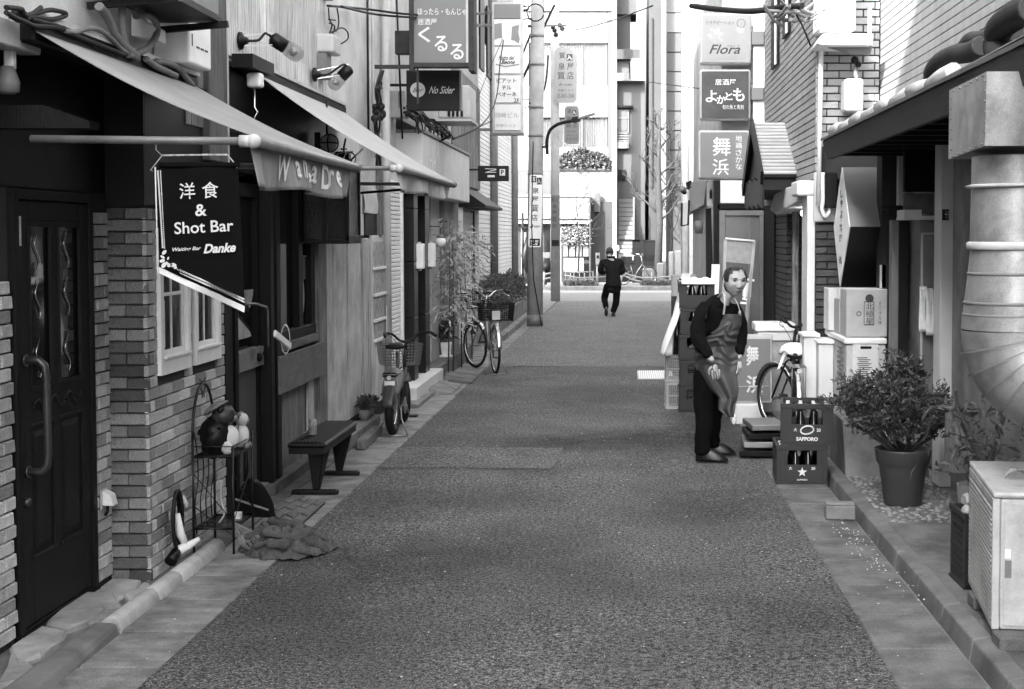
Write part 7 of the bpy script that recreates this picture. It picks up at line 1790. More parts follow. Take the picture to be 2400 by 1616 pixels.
def bicycle(label, loc, yaw, r=.33, tr=.018, wb=1.05, steer=0.0, frame=M_metal, bars=M_chrome, ebike=False, rear_basket=False, front_basket=True, saddle_z=.80, cloth=False, group='bicycles parked in the alley'):
    B = thing('bicycle', label, 'bicycle', loc, yaw, group)
    L = lambda nm, mb, m, **k: part(nm, mb, m, B, local=True, **k)
    wheel(B, (0,0,r), r, tr)
    # steering axis through head
    hx, hz = wb-.30 if r > .28 else wb-.17, r*2+.18 if r > .28 else .66
    S = Matrix.Translation((hx,0,0)) @ rotz(steer) @ Matrix.Translation((-hx,0,0))
    wheel(B, (wb,0,r), r, tr, rot=None) if abs(steer) < 1e-3 else wheel(B, tuple(S @ Vector((wb,0,r))), r, tr, rot=rotz(steer))
    bbx, bbz = wb*.42, r*.85+.02
    t = MB().tube([(hx+.02,0,hz-.08), (hx-.15,0,bbz+.22), (bbx+.02,0,bbz)], .019, 10).tube([(bbx-.02,0,bbz),(bbx-.12,0,saddle_z-.06)], .016, 10)
    for s in (-1, 1): t.tube([(0,s*.06,r),(bbx,s*.03,bbz)], .010, 8).tube([(0,s*.06,r),(bbx-.10,s*.02,saddle_z-.25)], .008, 8)
    L('frame', t, frame)
    t = MB()
    ft = S @ Vector((wb,0,r))
    for s in (-1, 1): t.tube([S @ Vector((wb, s*.05, r)), S @ Vector((hx+.07, s*.05, r*2+.03)), S @ Vector((hx+.05, s*.02, r*2+.06))], .010, 8)
    t.tube([S @ Vector((hx+.05,0,r*2+.04)), S @ Vector((hx-.02,0,hz+.16))], .016, 10)
    L('fork', t, frame)
    hb = hz + .24
    pts = [(-.16,-.25,hb+.03), (-.09,-.235,hb+.045), (.0,-.14,hb+.03), (-.0,-.05,hb-.04), (.0,.05,hb-.04), (.0,.14,hb+.03), (-.09,.235,hb+.045), (-.16,.25,hb+.03)]
    HB = Matrix.Translation((hx-.03,0,0))
    tp = lambda p: S @ (Vector((hx-.03,0,0)) + Vector(p))
    t = MB().tube(spl([tp(p) for p in pts]), .013, 8).tube([tp((0,0,hb-.12)), tp((0,0,hb-.03))], .014, 8); L('handlebar', t, bars)
    for s in (-1, 1):
        L('grip', MB().tube([tp((-.09,s*.235,hb+.045)), tp((-.20,s*.258,hb+.018))], .016, 10), M_rub)
        L('brake_lever', MB().tube([tp((-.04,s*.21,hb+.02)), tp((-.09,s*.25,hb-.01)), tp((-.18,s*.27,hb-.03))], .005, 6), M_chrome)
    t = MB()
    for s in (-1, 1): t.tube(spl([tp((-.03,s*.2,hb+.03)), tp((.08,s*.1,hb-.03)), tp((.05,s*.03,hb-.16)), (hx+.02,0,hz-.05)]), .003, 5)
    L('cable', t, M_rub, kind='stuff')
    def sd(u, v):
        a = 2*math.pi*u; w_ = .10*(1-v)+.025*v; x = bbx-.12-.11+.25*v
        return (x, w_*math.cos(a)*(1 if v < .5 else 1), saddle_z + .028*math.sin(a)*(1-.3*v) + .012*math.sin(math.pi*v))
    L('saddle', MB().grid(sd, 14, 8).ball((bbx-.23,0,saddle_z), .1, 12, 6, (.25,1,.28)).ball((bbx+.02,0,saddle_z), .025, 8, 6), M_rub)
    # mudguards
    for (c, St, a0, a1) in (((0,0,r), Matrix.Identity(4), .1, 2.5), ((wb,0,r), S, .7, 2.9)):
        def mg(u, v, c=c, St=St, a0=a0, a1=a1):
            a = a0+(a1-a0)*v; w_ = (u-.5)*2; return tuple(St @ Vector((c[0]+(r+.02-abs(w_)*.006)*math.cos(math.pi-a), w_*(tr+.012), c[2]+(r+.02-abs(w_)*.006)*math.sin(math.pi-a))))
        L('mudguard', MB().grid(mg, 4, 18), M_chrome if not ebike else frame, solid=.002, bevel=-1)
    t = MB()
    for s in (-1, 1): t.tube([(-.20,s*.06,r*2+.07),(.16,s*.06,r*2+.07)], .006, 6).tube([(-.12,s*.06,r*2+.07),(0,s*.065,r)], .005, 6)
    for k in range(4): t.tube([(-.18+k*.09,-.06,r*2+.07),(-.18+k*.09,.06,r*2+.07)], .004, 5)
    L('carrier', t, M_metal)
    t = MB()
    for s in (-1, 1): t.tube([(.02,s*.07,r), (-.04,s*.09,.16), (-.10,s*.16,.008)], .008, 6)
    t.tube([(-.10,-.16,.008),(-.10,.16,.008)], .007, 6); L('stand', t, M_metal)
    L('chainwheel', MB().lathe([(.085,-.003),(.085,.003)], (bbx,-.055,bbz), 20, 'y'), M_metal); L('cranks', MB().tube([(bbx,-.07,bbz),(bbx+.1,-.08,bbz-.12)], .008, 6).tube([(bbx,.07,bbz),(bbx-.1,.08,bbz+.12)], .008, 6), M_metal)
    for s, q in ((-1, (bbx+.1,-.12,bbz-.12)), (1, (bbx-.1,.12,bbz+.12))): L('pedal', MB().obox(q, (.09,.08,.022)), M_rub, bevel=.004)
    L('reflector', MB().obox((-.05,0,r*2-.02), (.012,.05,.035)).lathe([(.022,0),(.022,.01)], (-.2,0,r*2+.04), 10, 'x'), M_lgrey)
    if front_basket: basket(B, (wb-.02 if r > .28 else wb+.06, 0, hz+.02 if r > .28 else .60), .36, .26, .22, S, M_metal if ebike else M_rub)
    if rear_basket:
        basket(B, (-.05,0,r*2+.08), .42, .34, .24, Matrix.Identity(4), M_rub, 1.1, .025)
        L('price_tag', MB().obox((-.24,.03,r*2+.16), (.004,.11,.12)), M_lgrey)
    if ebike:
        L('battery', MB().obox((bbx-.14,0,.46), (.10,.12,.26)), M_black, bevel=.02)
        L('rear_cowl', MB().grid(lambda u, v: (-.14+.30*v - .06*math.sin(math.pi*u), (u-.5)*(.15+.04*math.sin(math.pi*v)), .40+.19*v + .05*math.sin(math.pi*u)), 10, 6), M_grey, solid=.012, bevel=-1)
        L('plate', MB().obox((-.16,0,.50), (.006,.10,.075)), M_wht); L('tail_lamp', MB().obox((-.155,0,.595), (.05,.14,.045)), M_black, bevel=.01)
        L('number_sticker', MB().obox((-.165,0,.43), (.006,.09,.035)), M_wht)
    return B
Bk1 = bicycle('squat electric folding bicycle with fat tyres seen from behind on the left gutter', (-2.235, 13.5, .008), R(89), r=.265, tr=.042, wb=.86, steer=R(24), frame=mat('dark_bike_paint', .04, .35, .1, 8, bump=0), bars=M_rub, ebike=True, saddle_z=.84)
Bk2 = bicycle('utility bicycle with baskets front and rear parked before the bamboo', (-1.80, 19.45, .008), R(106), r=.335, tr=.018, wb=1.02, steer=R(20), rear_basket=True, saddle_z=.78)
Bk3 = bicycle('black bicycle with a white cloth over its saddle behind the beer crates', (1.57, 12.72, .02), R(86), r=.33, tr=.02, wb=1.05, steer=R(32), frame=M_rub, bars=M_rub, front_basket=False, saddle_z=.80)
def clothf(u, v):
    a = 2*math.pi*u; rr = .02+.115*v; w_ = 1+.12*math.sin(5*a)+.07*math.sin(9*a+1)
    return (rr*math.cos(a)*w_*.9, rr*math.sin(a)*w_, .06*(1-v*v) - .05*max(0, v-.8)*5*(.6+.4*math.sin(3*a)))
cl = single('saddle_cloth', MB().grid(clothf, 40, 12).xf(Matrix.Translation((1.57, 13.04, .87))), mat('white_towel', .7, .9, .06, 10, bump=.4, bscale=60), 'white towel bundled over the saddle of the bicycle behind the crates', 'cloth', solid=.01)
single('hanging_cloth_end', MB().grid(lambda u, v: (1.47 - .07*v + .03*u, 12.97+.02*math.sin(v*5), .85-.16*v+.01*u), 4, 8), mat('white_towel', .7, .9), 'twisted end of the towel hanging below the bicycle saddle', 'cloth end', solid=.012)
FB_ = thing('foam_box', 'white foam box with its lid beside the handlebar of the right-hand bicycle', 'foam box', (1.45, 14.9, .9))
Yf_ = 14.9
part('body', MB().box(pw(1776,Yf_), pw(1872,Yf_), Yf_, Yf_+.4, PY(0,800,Yf_).z, PY(0,780,Yf_).z), M_pale, FB_, bevel=.01)
part('lid', MB().box(pw(1773,Yf_)-.01, pw(1866,Yf_), Yf_-.01, Yf_+.41, PY(0,778,Yf_).z+.001, PY(0,758,Yf_).z), M_wht, FB_, bevel=.015, seg=2)
single('box_stand', MB().box(pw(1795,Yf_), pw(1870,Yf_), Yf_+.02, Yf_+.38, .05, PY(0,800,Yf_).z-.002), mat('tarp', .25, .8, .3, 6, bump=.2), 'covered stand under the white foam box', 'stand')

# ---------------------------------------------------------------- white cabinets, freezer and cartons
def cabinet(label, s0, s1, Y, t0, t1, d=.5):
    c = thing('white_cabinet', label, 'cabinet', (pw((s0+s1)/2, Y), Y, .1), group='white cabinets beside the bush')
    a, b = PY(s0, t0, Y), PY(s1, t1, Y)
    part('body', MB().box(a.x, b.x, Y, Y+d, b.z, a.z-.035), M_pale, c, bevel=.006)
    part('top', MB().box(a.x-.015, b.x+.015, Y-.02, Y+d, a.z-.032, a.z), M_wht, c, bevel=.006)
    return c
cabinet('white cabinet nearest the bicycle, left one of the pair', 1884, 1917, 12.78, 782, 938, .3)
cabinet('white cabinet with a dark gap beside it, right one of the pair', 1919, 1953, 12.6, 798, 968, .4)
single('cabinet_plinth', MB().box(pw(1945,12.5), pw(1980,12.5), 12.45, 13.0, PY(0,972,12.5).z, PY(0,962,12.5).z), M_wht, 'white ledge at the foot of the cabinets', 'plinth')
FZ = thing('chest_freezer', 'long white chest freezer with a printed front standing under the cartons', 'freezer', (2.1, 13, .2))
Yz_ = 11.9
a, b = PY(1984,793,Yz_), PY(2076,925,Yz_)
part('body', MB().box(a.x, b.x, Yz_, Yz_+1.15, .505, a.z-.055), M_lgrey, FZ, bevel=.01)
part('lid', MB().box(a.x-.02, b.x+.005, Yz_-.02, Yz_+1.17, a.z-.05, a.z), M_wht, FZ, bevel=.012, seg=2)
part('front_panel', MB().box(pw(2000,Yz_), pw(2060,Yz_), Yz_-.008, Yz_-.001, PY(0,925,Yz_).z, PY(0,806,Yz_).z), M_pale, FZ, bevel=.004)
part('handle_slot', MB().box(pw(2018,Yz_), pw(2044,Yz_), Yz_-.013, Yz_-.009, PY(0,818,Yz_).z, PY(0,812,Yz_).z), M_black, FZ)
t = MB()
for i in range(11): t.box(pw(2010+(i%3)*2,Yz_), pw(2035+(i*7)%12,Yz_), Yz_-.011, Yz_-.009, PY(0,840+i*4.6,Yz_).z, PY(0,838+i*4.6,Yz_).z)
part('small_print', t, M_sgt, FZ, kind='stuff')
t = MB()
for i in range(7): t.box(a.x-.012, a.x-.001, Yz_+.15, Yz_+.45, .95-i*.045, .965-i*.045)
part('vents', t, M_grey, FZ, kind='stuff')
M_card = mat('cardboard', .38, .85, .1, 6, bump=.1, dirt=.15, dscale=4)
M_cardp = mat('pale_cardboard', .55, .85, .08, 6, bump=.08)
Yc_ = 11.95
CB = thing('carton', 'big cardboard carton printed with three framed kanji on the freezer', 'carton', (pw(2028,Yc_), Yc_, 1.05), group='cartons standing on the freezer')
a, b = PY(1984,678,Yc_), PY(2079,790,Yc_)
part('box', MB().box(a.x, b.x, Yc_, Yc_+.34, b.z, a.z-.01), M_card, CB, bevel=.004)
part('flap', MB().box(a.x+.002, b.x-.002, Yc_+.002, Yc_+.168, a.z-.008, a.z).box(a.x+.002, b.x-.002, Yc_+.172, Yc_+.338, a.z-.008, a.z), M_cardp, CB, kind='stuff')
part('print_frame', MB().box(pw(2026,Yc_), pw(2027.3,Yc_), Yc_-.002, Yc_-.0005, PY(0,763,Yc_).z, PY(0,707,Yc_).z).box(pw(2048.5,Yc_), pw(2050,Yc_), Yc_-.002, Yc_-.0005, PY(0,763,Yc_).z, PY(0,707,Yc_).z).box(pw(2026,Yc_), pw(2050,Yc_), Yc_-.002, Yc_-.0005, PY(0,763,Yc_).z, PY(0,761,Yc_).z).box(pw(2026,Yc_), pw(2050,Yc_), Yc_-.002, Yc_-.0005, PY(0,709,Yc_).z, PY(0,707,Yc_).z), M_sgt, CB, kind='stuff')
for i, ch in enumerate('北極星'): sgt(ch, 2029, 711+i*17.3, 2047, 726+i*17.3, Yc_-.002, CB, M_sgt)
part('print_badge', MB().lathe([(.036,0),(.036,.001)], tuple(PY(2038,700,Yc_-.002)), 16, 'y'), M_sgt, CB)
part('print_badge', MB().torus(tuple(PY(2013,736,Yc_-.001)), .018, .003, 'y', 16, 4), M_sgt, CB)
for i, ch in enumerate('すてきな味'): sgt(ch, 2059, 708+i*11, 2066, 717+i*11, Yc_-.002, CB, M_sgt)
for lab, x0, x1, y0, y1, Y, m in (('pale carton standing at the left end of the freezer lid', 1942,1984,677,775,12.7,M_cardp), ('narrow patterned carton squeezed in front of the pale one', 1967,1984,702,782,12.35,M_card)):
    c = thing('carton', lab, 'carton', (pw(x0,Y), Y, 1.05), group='cartons standing on the freezer')
    p, q = PY(x0,y0,Y), PY(x1,y1,Y); part('box', MB().box(p.x, q.x, Y, Y+.3, q.z, p.z), m, c, bevel=.004); part('tape', MB().box((p.x+q.x)/2-.012, (p.x+q.x)/2+.012, Y-.002, Y+.3, q.z+.02, p.z+.002), M_lgrey, c)
single('paper_roll', MB().box(pw(2065,12), pw(2077,12), 12.0, 12.06, PY(0,676,12).z, PY(0,622,12).z), M_cardp, 'upright pale strip of card standing on the big carton', 'card')

# ---------------------------------------------------------------- low wall, block, pots
single('low_concrete_wall', MB().add([(1.72,10.85,-.02),(2.35,10.85,-.02),(2.35,12.4,-.02),(1.72,12.4,-.02),(1.70,10.95,.50),(2.35,10.95,.50),(2.35,12.4,.50),(1.70,12.4,.50)], [(0,3,2,1),(4,5,6,7),(0,1,5,4),(1,2,6,5),(2,3,7,6),(3,0,4,7)]), M_dirtwall, 'low stained concrete plinth behind the crates and the potted bush', 'plinth', bevel=.015)
BL = single('loose_paving_block', MB().obox((1.46, 9.5, .055), (.20, .12, .095), Matrix.Rotation(-.06, 3, 'Z')), M_dirtwall, 'loose concrete paving block lying on the right gutter', 'block', bevel=.008)
single('mortar_crust', MB().obox((1.46, 9.5, .111), (.19, .11, .012), Matrix.Rotation(-.06, 3, 'Z')), M_conc, 'crust of pale mortar on top of the loose paving block', 'mortar', bevel=.003)
PT = thing('potted_bush', 'dense leafy bush in a big dark plastic pot on the cobbled strip', 'potted bush', (1.935, 9.75, .06))
c = Vector((1.935, 9.75, .06))
part('pot', MB().lathe([(.125,.0),(.13,.012),(.165,.27),(.172,.28),(.185,.30),(.195,.375),(.20,.39),(.188,.39),(.18,.36),(.0,.35)], tuple(c), 32), mat('pot_plastic', .05, .5, .15, 8, bump=.15, dirt=.15), PT)
part('soil', MB().lathe([(0,.352),(.178,.353)], tuple(c), 20), M_soil, PT)
rr_ = random.Random(11); stems = MB(); tips = []
for i in range(44):
    a = rr_.uniform(0, 6.28); sp_ = rr_.random()**.6; top = c + Vector((math.cos(a)*.37*sp_ - .05, math.sin(a)*.34*sp_, .64+rr_.uniform(-.08,.50)*(1.1-sp_*.7)))
    b0 = c + Vector((math.cos(a)*.05*sp_, math.sin(a)*.05*sp_, .35)); mid_ = b0.lerp(top, .5) + Vector((math.cos(a)*.05, math.sin(a)*.05, -.03))
    stems.tube([b0, mid_, top], [.009,.006,.003], 6); tips.append((mid_, top))
    for k in range(3):
        q0 = mid_.lerp(top, rr_.uniform(0,.8)); q1 = q0 + Vector((rr_.gauss(0,.09), rr_.gauss(0,.09), rr_.uniform(.02,.13))); stems.tube([q0, q1], [.004,.002], 5); tips.append((q0, q1))
part('stems', stems, M_bark, PT, kind='stuff')
def bushf(r_):
    p, q = tips[r_.randrange(len(tips))]; s_ = r_.random()**.5; v = p.lerp(q, s_); return v + Vector((r_.gauss(0,.022), r_.gauss(0,.022), r_.gauss(0,.022))), (v.x-c.x, v.y-c.y, .25)
part('leaves', leaves(9500, bushf, .042, 14, .4), M_leaf, PT, bevel=-1)
part('leaves_pale', leaves(4200, bushf, .042, 15, .4), M_leaf2, PT, bevel=-1)
P2 = thing('straggly_plant', 'straggly plant with long drooping leaves under the duct elbow', 'plant', (2.15, 8.6, .08))
c2 = Vector((2.16, 8.55, .5))
part('leaves', leaves(230, lambda r_: (c2 + Vector((r_.gauss(0,.13), r_.gauss(0,.1), r_.uniform(-.05,.42))), (r_.uniform(-1,.6), r_.uniform(-1,.5), -.2)), .11, 17, .2), M_leaf2, P2, bevel=-1)
part('stems', MB().tube(spl([(2.2,8.6,.08),(2.18,8.6,.5),(2.05,8.55,.8),(2.0,8.5,1.0)]), .012, 6).tube(spl([(2.2,8.6,.08),(2.25,8.55,.6),(2.35,8.5,1.0)]), .014, 6).tube(spl([(2.2,8.6,.3),(2.1,8.5,.75),(1.98,8.45,.85)]), .006, 6), M_bark, P2)
single('plant_tub', MB().lathe([(.13,0),(.16,.32),(.14,.32)], (2.2,8.6,.08), 18), M_grey, 'tub under the straggly plant at the foot of the grey wall', 'tub')
part('lower_plank', MB().box(2.13, 2.30, 9.3, 9.34, .35, .75), M_woodg, N1)
# ---------------------------------------------------------------- outdoor unit at the bottom right
M_acw = mat('aged_casing', .42, .6, .08, 5, bump=.08, dirt=.45, dscale=5, speck=.12)
AC = thing('outdoor_unit', 'white outdoor air-conditioner unit with a slatted grille on concrete blocks', 'air conditioner', (1.665, 6.33, .14), R(-7))
Lc = lambda nm, mb, m, **k: part(nm, mb, m, AC, local=True, **k)
Lc('casing', MB().box(.035, .46, .0, .88, 0, .60), M_acw, bevel=.012, seg=2)
Lc('top_cover', MB().box(.0, .48, -.012, .895, .602, .63), M_acw, bevel=.012, seg=2)
Lc('front_frame', MB().box(.0, .034, .0, .03, 0, .60).box(.0, .034, .85, .88, 0, .60).box(.0, .034, .03, .85, 0, .03).box(.0, .034, .03, .85, .56, .60), M_acw, bevel=.004)
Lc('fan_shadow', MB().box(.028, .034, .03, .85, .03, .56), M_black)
for i in range(22):
    z = .040+i*.0238; Lc('louvre', MB().box(-.004,.008,.03,.85,z,z+.0085), M_acw)
t = MB()
for z in (.08, .30, .52): t.lathe([(.010,0),(.010,-.004)], (.13, -.001, z), 10, 'y')
Lc('screws', t, M_grey, kind='stuff')
Lc('side_panel', MB().box(.05, .16, -.006, -.001, .02, .58), M_acw, bevel=.003)
Lc('rating_label', MB().box(.055, .085, -.009, -.006, .24, .32), M_grey); Lc('rating_label', MB().box(.055, .08, -.0095, -.0065, .33, .37), M_wht)
for lab, x, y in (('concrete block under the near end of the outdoor unit', 1.80, 6.28), ('concrete block under the far end of the outdoor unit', 1.86, 6.98)):
    single('concrete_block', MB().box(x-.13, x+.25, y-.07, y+.07, .07, .137), M_conc2, lab, 'block', 'blocks carrying the outdoor unit', bevel=.008)
    single('packing_piece', MB().box(x-.10, x+.28, y-.05, y+.09, .03, .07), M_kerb, lab.replace('concrete block', 'dark packing piece'), 'packing')
lf = MB()
for (x, y, a) in ((1.86,6.65,.2),(1.93,6.55,1.3),(2.00,6.6,2.4)):
    lf.grid(lambda u, v, x=x, y=y, a=a: (x + (u-.5)*.12*math.cos(a) - (v-.5)*.08*math.sin(a)*math.sin(math.pi*min(max(u,.05),.95)), y + (u-.5)*.12*math.sin(a) + (v-.5)*.08*math.cos(a)*math.sin(math.pi*min(max(u,.05),.95)), .775+.035*math.sin(u*3.1)+.03*abs(v-.5)), 8, 4)
o = part('curled_leaves', lf, mat('dry_leaf', .25, .7, .3, 20, bump=.2), solid=.002, bevel=-1); set_tags(o, 'three curled dry leaves lying on top of the outdoor unit', 'leaves', kind='stuff')
crate('lattice_basket', 'dark lattice basket holding plastic bottles behind the outdoor unit', (1.90, 7.48, .07), .02, .24, .3, .40, M_crd, bottles=False, lattice=True, group='dark basket')
BAG = MB()
for (x, y, z, r_) in ((1.82,7.42,.53,.05),(1.88,7.45,.56,.055),(1.80,7.38,.47,.04),(1.93,7.42,.5,.055)): 
    BAG.ball((x,y,z), r_*.8, 16, 12, (1,.7,.8)); BAG.ball((x+.05,y-.04,z-.02), r_*.6, 14, 10, (.7,1,1))
BAG.v = [tuple(Vector(p) + Vector((1,1,1))*.03*noise.noise(Vector(p)*22)) for p in BAG.v]
single('plastic_bottles', BAG, glass_mat('cloudy_plastic', .45, .35, .7), 'crumpled clear plastic bottles heaped in the dark basket', 'bottles')

# drain grating
GR = thing('drain_cover', 'pale ribbed metal drain cover in the asphalt beside the crates', 'drain cover', (.4, 19.3, 0))
part('plate', MB().box(.17, .66, 18.75, 19.85, -.02, .016), M_lgrey, GR)
for i in range(16): part('bar', MB().box(.19+i*.029, .205+i*.029, 18.78, 19.82, .0165, .026), M_wht, GR)

# ================================================================ LEFT FOREGROUND
# bench
BE = thing('bench', 'low black slatted bench with splayed plank legs by the timber bar', 'bench', (-2.3, 10.7, 0))
p0, p1 = PZ(672,1040,.42), PZ(765,1040,.42); yn, yf = p0.y, 11.42
xa, xb = p0.x+.0, p1.x-.01
part('seat', MB().box(xa, xb, yn, yf, .385, .42), M_black, BE, bevel=.018, seg=3)
part('apron', MB().box(xa+.012, xb-.012, yn+.012, yf-.012, .34, .384), M_black, BE)
for i in range(8):
    x = xa+.03+i*(xb-xa-.06)/8; part('slat', MB().box(x, x+.018, yn+.03, yf-.03, .4205, .428), M_dark, BE, bevel=.003)
part('metal_edge', MB().box(xb-.006, xb+.003, yn+.03, yf-.03, .405, .423).box(xa-.003, xa+.006, yn+.03, yf-.03, .405, .423), M_metal, BE)
for yy, xo in ((yn+.22, 0), (yf-.2, 0)):
    part('leg', MB().add([(xa+.10,yy-.012,.34),(xb-.06,yy-.012,.34),(xb-.10,yy-.012,.03),(xa+.14,yy-.012,.03),(xa+.10,yy+.012,.34),(xb-.06,yy+.012,.34),(xb-.10,yy+.012,.03),(xa+.14,yy+.012,.03)], [(0,1,2,3),(7,6,5,4),(0,4,5,1),(1,5,6,2),(2,6,7,3),(3,7,4,0)]), M_black, BE, bevel=.004)
    part('strut', MB().beam((xb-.04, yy+.02, .34), (xb-.12, yy+.02, .03), .02, .05), M_black, BE)
    part('foot', MB().box(xa-.02, xb+.05, yy-.03, yy+.03, .0, .045), M_black, BE, bevel=.015, seg=2)
cn = PZ(733, 1020, .428)
e = thing('drink_can', 'patterned drinks can left on the black bench', 'can', (cn.x, cn.y, .428))
part('body', MB().lathe([(.026,0),(.032,.005),(.032,.108),(.027,.118),(.025,.122)], (cn.x, cn.y, .429), 18), mat('printed_can', .2, .35, .7, 25, bump=0), e); part('lid', MB().lathe([(.0,.119),(.025,.121)], (cn.x, cn.y, .429), 16), M_chrome, e)
# wire rack with figurines
M_wire = mat('black_wire', .005, .4, .2, 20, bump=0)
RK = thing('plant_rack', 'black wrought wire rack with an arched back against the brick', 'rack', (-2.5, 8.6, 0))
xk0, xk1, yk0, yk1 = -2.60, -2.36, 8.42, 8.86
zs = .66
for x, y, zt_ in ((xk0,yk0,.70),(xk1,yk0,zs),(xk0,yk1,.70),(xk1,yk1,.70)): part('upright', MB().tube([(x,y,.0),(x,y,zt_)], .008, 8), M_wire, RK)
part('arch', MB().tube([(xk0, (yk0+yk1)/2 + (yk1-yk0)/2*math.cos(math.pi*i/16), .70+.32*math.sin(math.pi*i/16)) for i in range(17)], .009, 8), M_wire, RK)
t = MB()
for k in range(4):
    yb2 = yk0+.06+k*.11
    t.tube(spl([(xk0,yb2,.12),(xk0,yb2-.03,.3),(xk0,yb2+.04,.45),(xk0,yb2+.02,.62),(xk0,yb2-.03,.74)]), .004, 5)
for s in (-1, 1): t.tube([(xk0+.0, (yk0+yk1)/2+s*(.02+.05*i/10)*math.cos(i*.6), .93+.012*i) for i in range(11)], .004, 5)
t.tube([(xk0, yk0, .30), (xk1, yk0, .12)], .003, 5).tube([(xk0,yk0,.50),(xk1,yk0,.2)], .003, 5).tube([(xk1,yk0,.5),(xk1,yk1,.2)], .003, 5).tube([(xk1,yk1,.5),(xk1,yk0,.2)], .003, 5)
part('scrollwork', t, M_wire, RK, kind='stuff')
for z in (.16, .595):
    t = MB().tube([(xk0,yk0,z),(xk1,yk0,z),(xk1,yk1,z),(xk0,yk1,z)], .007, 6, closed=True)
    for i in range(1, 11): y = yk0+(yk1-yk0)*i/11; t.tube([(xk0,y,z),(xk1,y,z)], .0035, 5)
    part('shelf', t, M_wire, RK)
t = MB().tube([(xk0,yk0,.66),(xk1,yk0,.66),(xk1,yk1,.66)], .004, 6); part('guard_rail', t, M_wire, RK)
def folds_(mb, a):
    mb.v = [tuple(Vector(p) + Vector((1,1,1))*a*noise.noise(Vector(p)*26)) for p in mb.v]; return mb
TN = thing('animal_figurine', 'dark ceramic raccoon-dog figurine with a straw hat sitting on the wire rack', 'figurine', (-2.47, 8.62, .51))
c = Vector((-2.475, 8.56, .605))
part('body', folds_(MB().ball(c+Vector((-.02,0,.10)), .105, 22, 16, (.95,1.0,1.25)), .03), M_black, TN)
part('belly', MB().ball(c+Vector((.055,.0,.09)), .07, 14, 10, (.9,.9,1.1)), M_pale, TN)
part('head', folds_(MB().ball(c+Vector((.025,0,.225)), .072, 20, 14, (1,1,.95)), .012), mat('ceramic_brown', .03, .35, .5, 30, bump=.2), TN)
for s in (-1, 1): part('ear', MB().ball(c+Vector((.02,s*.06,.265)), .02, 8, 6), M_black, TN)
part('face', MB().ball(c+Vector((.065,-.01,.225)), .038, 12, 8, (.6,1,.9)), M_grey, TN); part('snout', MB().ball(c+Vector((.095,0,.21)), .02, 10, 8), M_grey, TN)
part('nose', MB().ball(c+Vector((.112,0,.214)), .009, 8, 6), M_black, TN)
for s in (-1, 1): part('eye', MB().ball(c+Vector((.083,s*.02,.238)), .006, 8, 6), M_black, TN); part('paw', MB().ball(c+Vector((.06,s*.07,.04)), .028, 8, 6), M_lgrey, TN)
part('straw_hat', MB().lathe([(.083,-.002),(.085,.004),(.06,.022),(.03,.034),(.0,.038)], (0,0,0), 18).xf(Matrix.Translation(c+Vector((-.02,0,.268))) @ Matrix.Rotation(-.55, 4, 'Y')), mat('straw', .14, .8, .5, 30, bump=.3), TN)
TN2 = thing('animal_figurine', 'small pale raccoon-dog figurine holding a flask beside the dark one', 'figurine', (-2.40, 8.75, .51), group=None)
c = Vector((-2.405, 8.76, .605))
part('body', MB().ball(c+Vector((0,0,.075)), .06, 14, 10, (.9,.9,1.25)), M_pale, TN2); part('head', MB().ball(c+Vector((.01,0,.175)), .042, 12, 9), M_lgrey, TN2)
part('muzzle', MB().ball(c+Vector((.045,0,.165)), .016, 8, 6), M_grey, TN2); part('nose', MB().ball(c+Vector((.06,0,.168)), .007, 6, 5), M_black, TN2)
for s in (-1, 1): part('ear', MB().ball(c+Vector((.0,s*.03,.21)), .014, 8, 6), M_grey, TN2); part('foot', MB().ball(c+Vector((.045,s*.03,.012)), .02, 8, 6), M_grey, TN2)
part('strap', MB().torus(tuple(c+Vector((.0,0,.09))), .062, .003, 'x'), M_black, TN2)
e = thing('small_pot_figure', 'little white vessel with dark markings at the dark figurine’s feet', 'vessel', (-2.41, 8.5, .51))
c = Vector((-2.415, 8.50, .605)); part('vessel', MB().lathe([(.02,0),(.035,.02),(.036,.045),(.018,.07),(.015,.075)], tuple(c), 14), M_pale, e); part('marking', MB().tube([c+Vector((.037,-.01,.02)), c+Vector((.037,.012,.05))], .004, 5).tube([c+Vector((.03,-.025,.03)), c+Vector((.037,.0,.03))], .004, 5), M_black, e)
# dustpan
DP = thing('dustpan', 'black long-handled dustpan leaning on the lower shelf of the rack', 'dustpan', (-2.40, 8.95, .1))
def pan(u, v):
    a = math.pi*(u); return (-2.50+.30*u*.9, 8.93-.06*math.sin(a)*v, .13 + .26*v*math.sin(a)**.6)
part('scoop', MB().grid(pan, 20, 8), M_black, DP, solid=.006, bevel=-1)
part('handle', MB().tube([(-2.42,8.93,.36),(-2.43,8.97,.52),(-2.43,9.0,.60)], [.018,.014,.016], 10), M_black, DP)
part('edge', MB().beam((-2.47,8.86,.26),(-2.26,8.86,.19),.008,.012), M_metal, DP)
t = MB().tube(spl([(-2.50,8.60,.16),(-2.47,8.62,.22),(-2.50,8.65,.30),(-2.49,8.64,.42)]), .006, 6)
single('pale_cord', t, M_lgrey, 'pale cord dangling inside the wire rack', 'cord')
single('small_carton', MB().box(-2.44,-2.40,8.70,8.76,.15,.20), M_wht, 'tiny white carton on the lower shelf of the rack', 'carton')
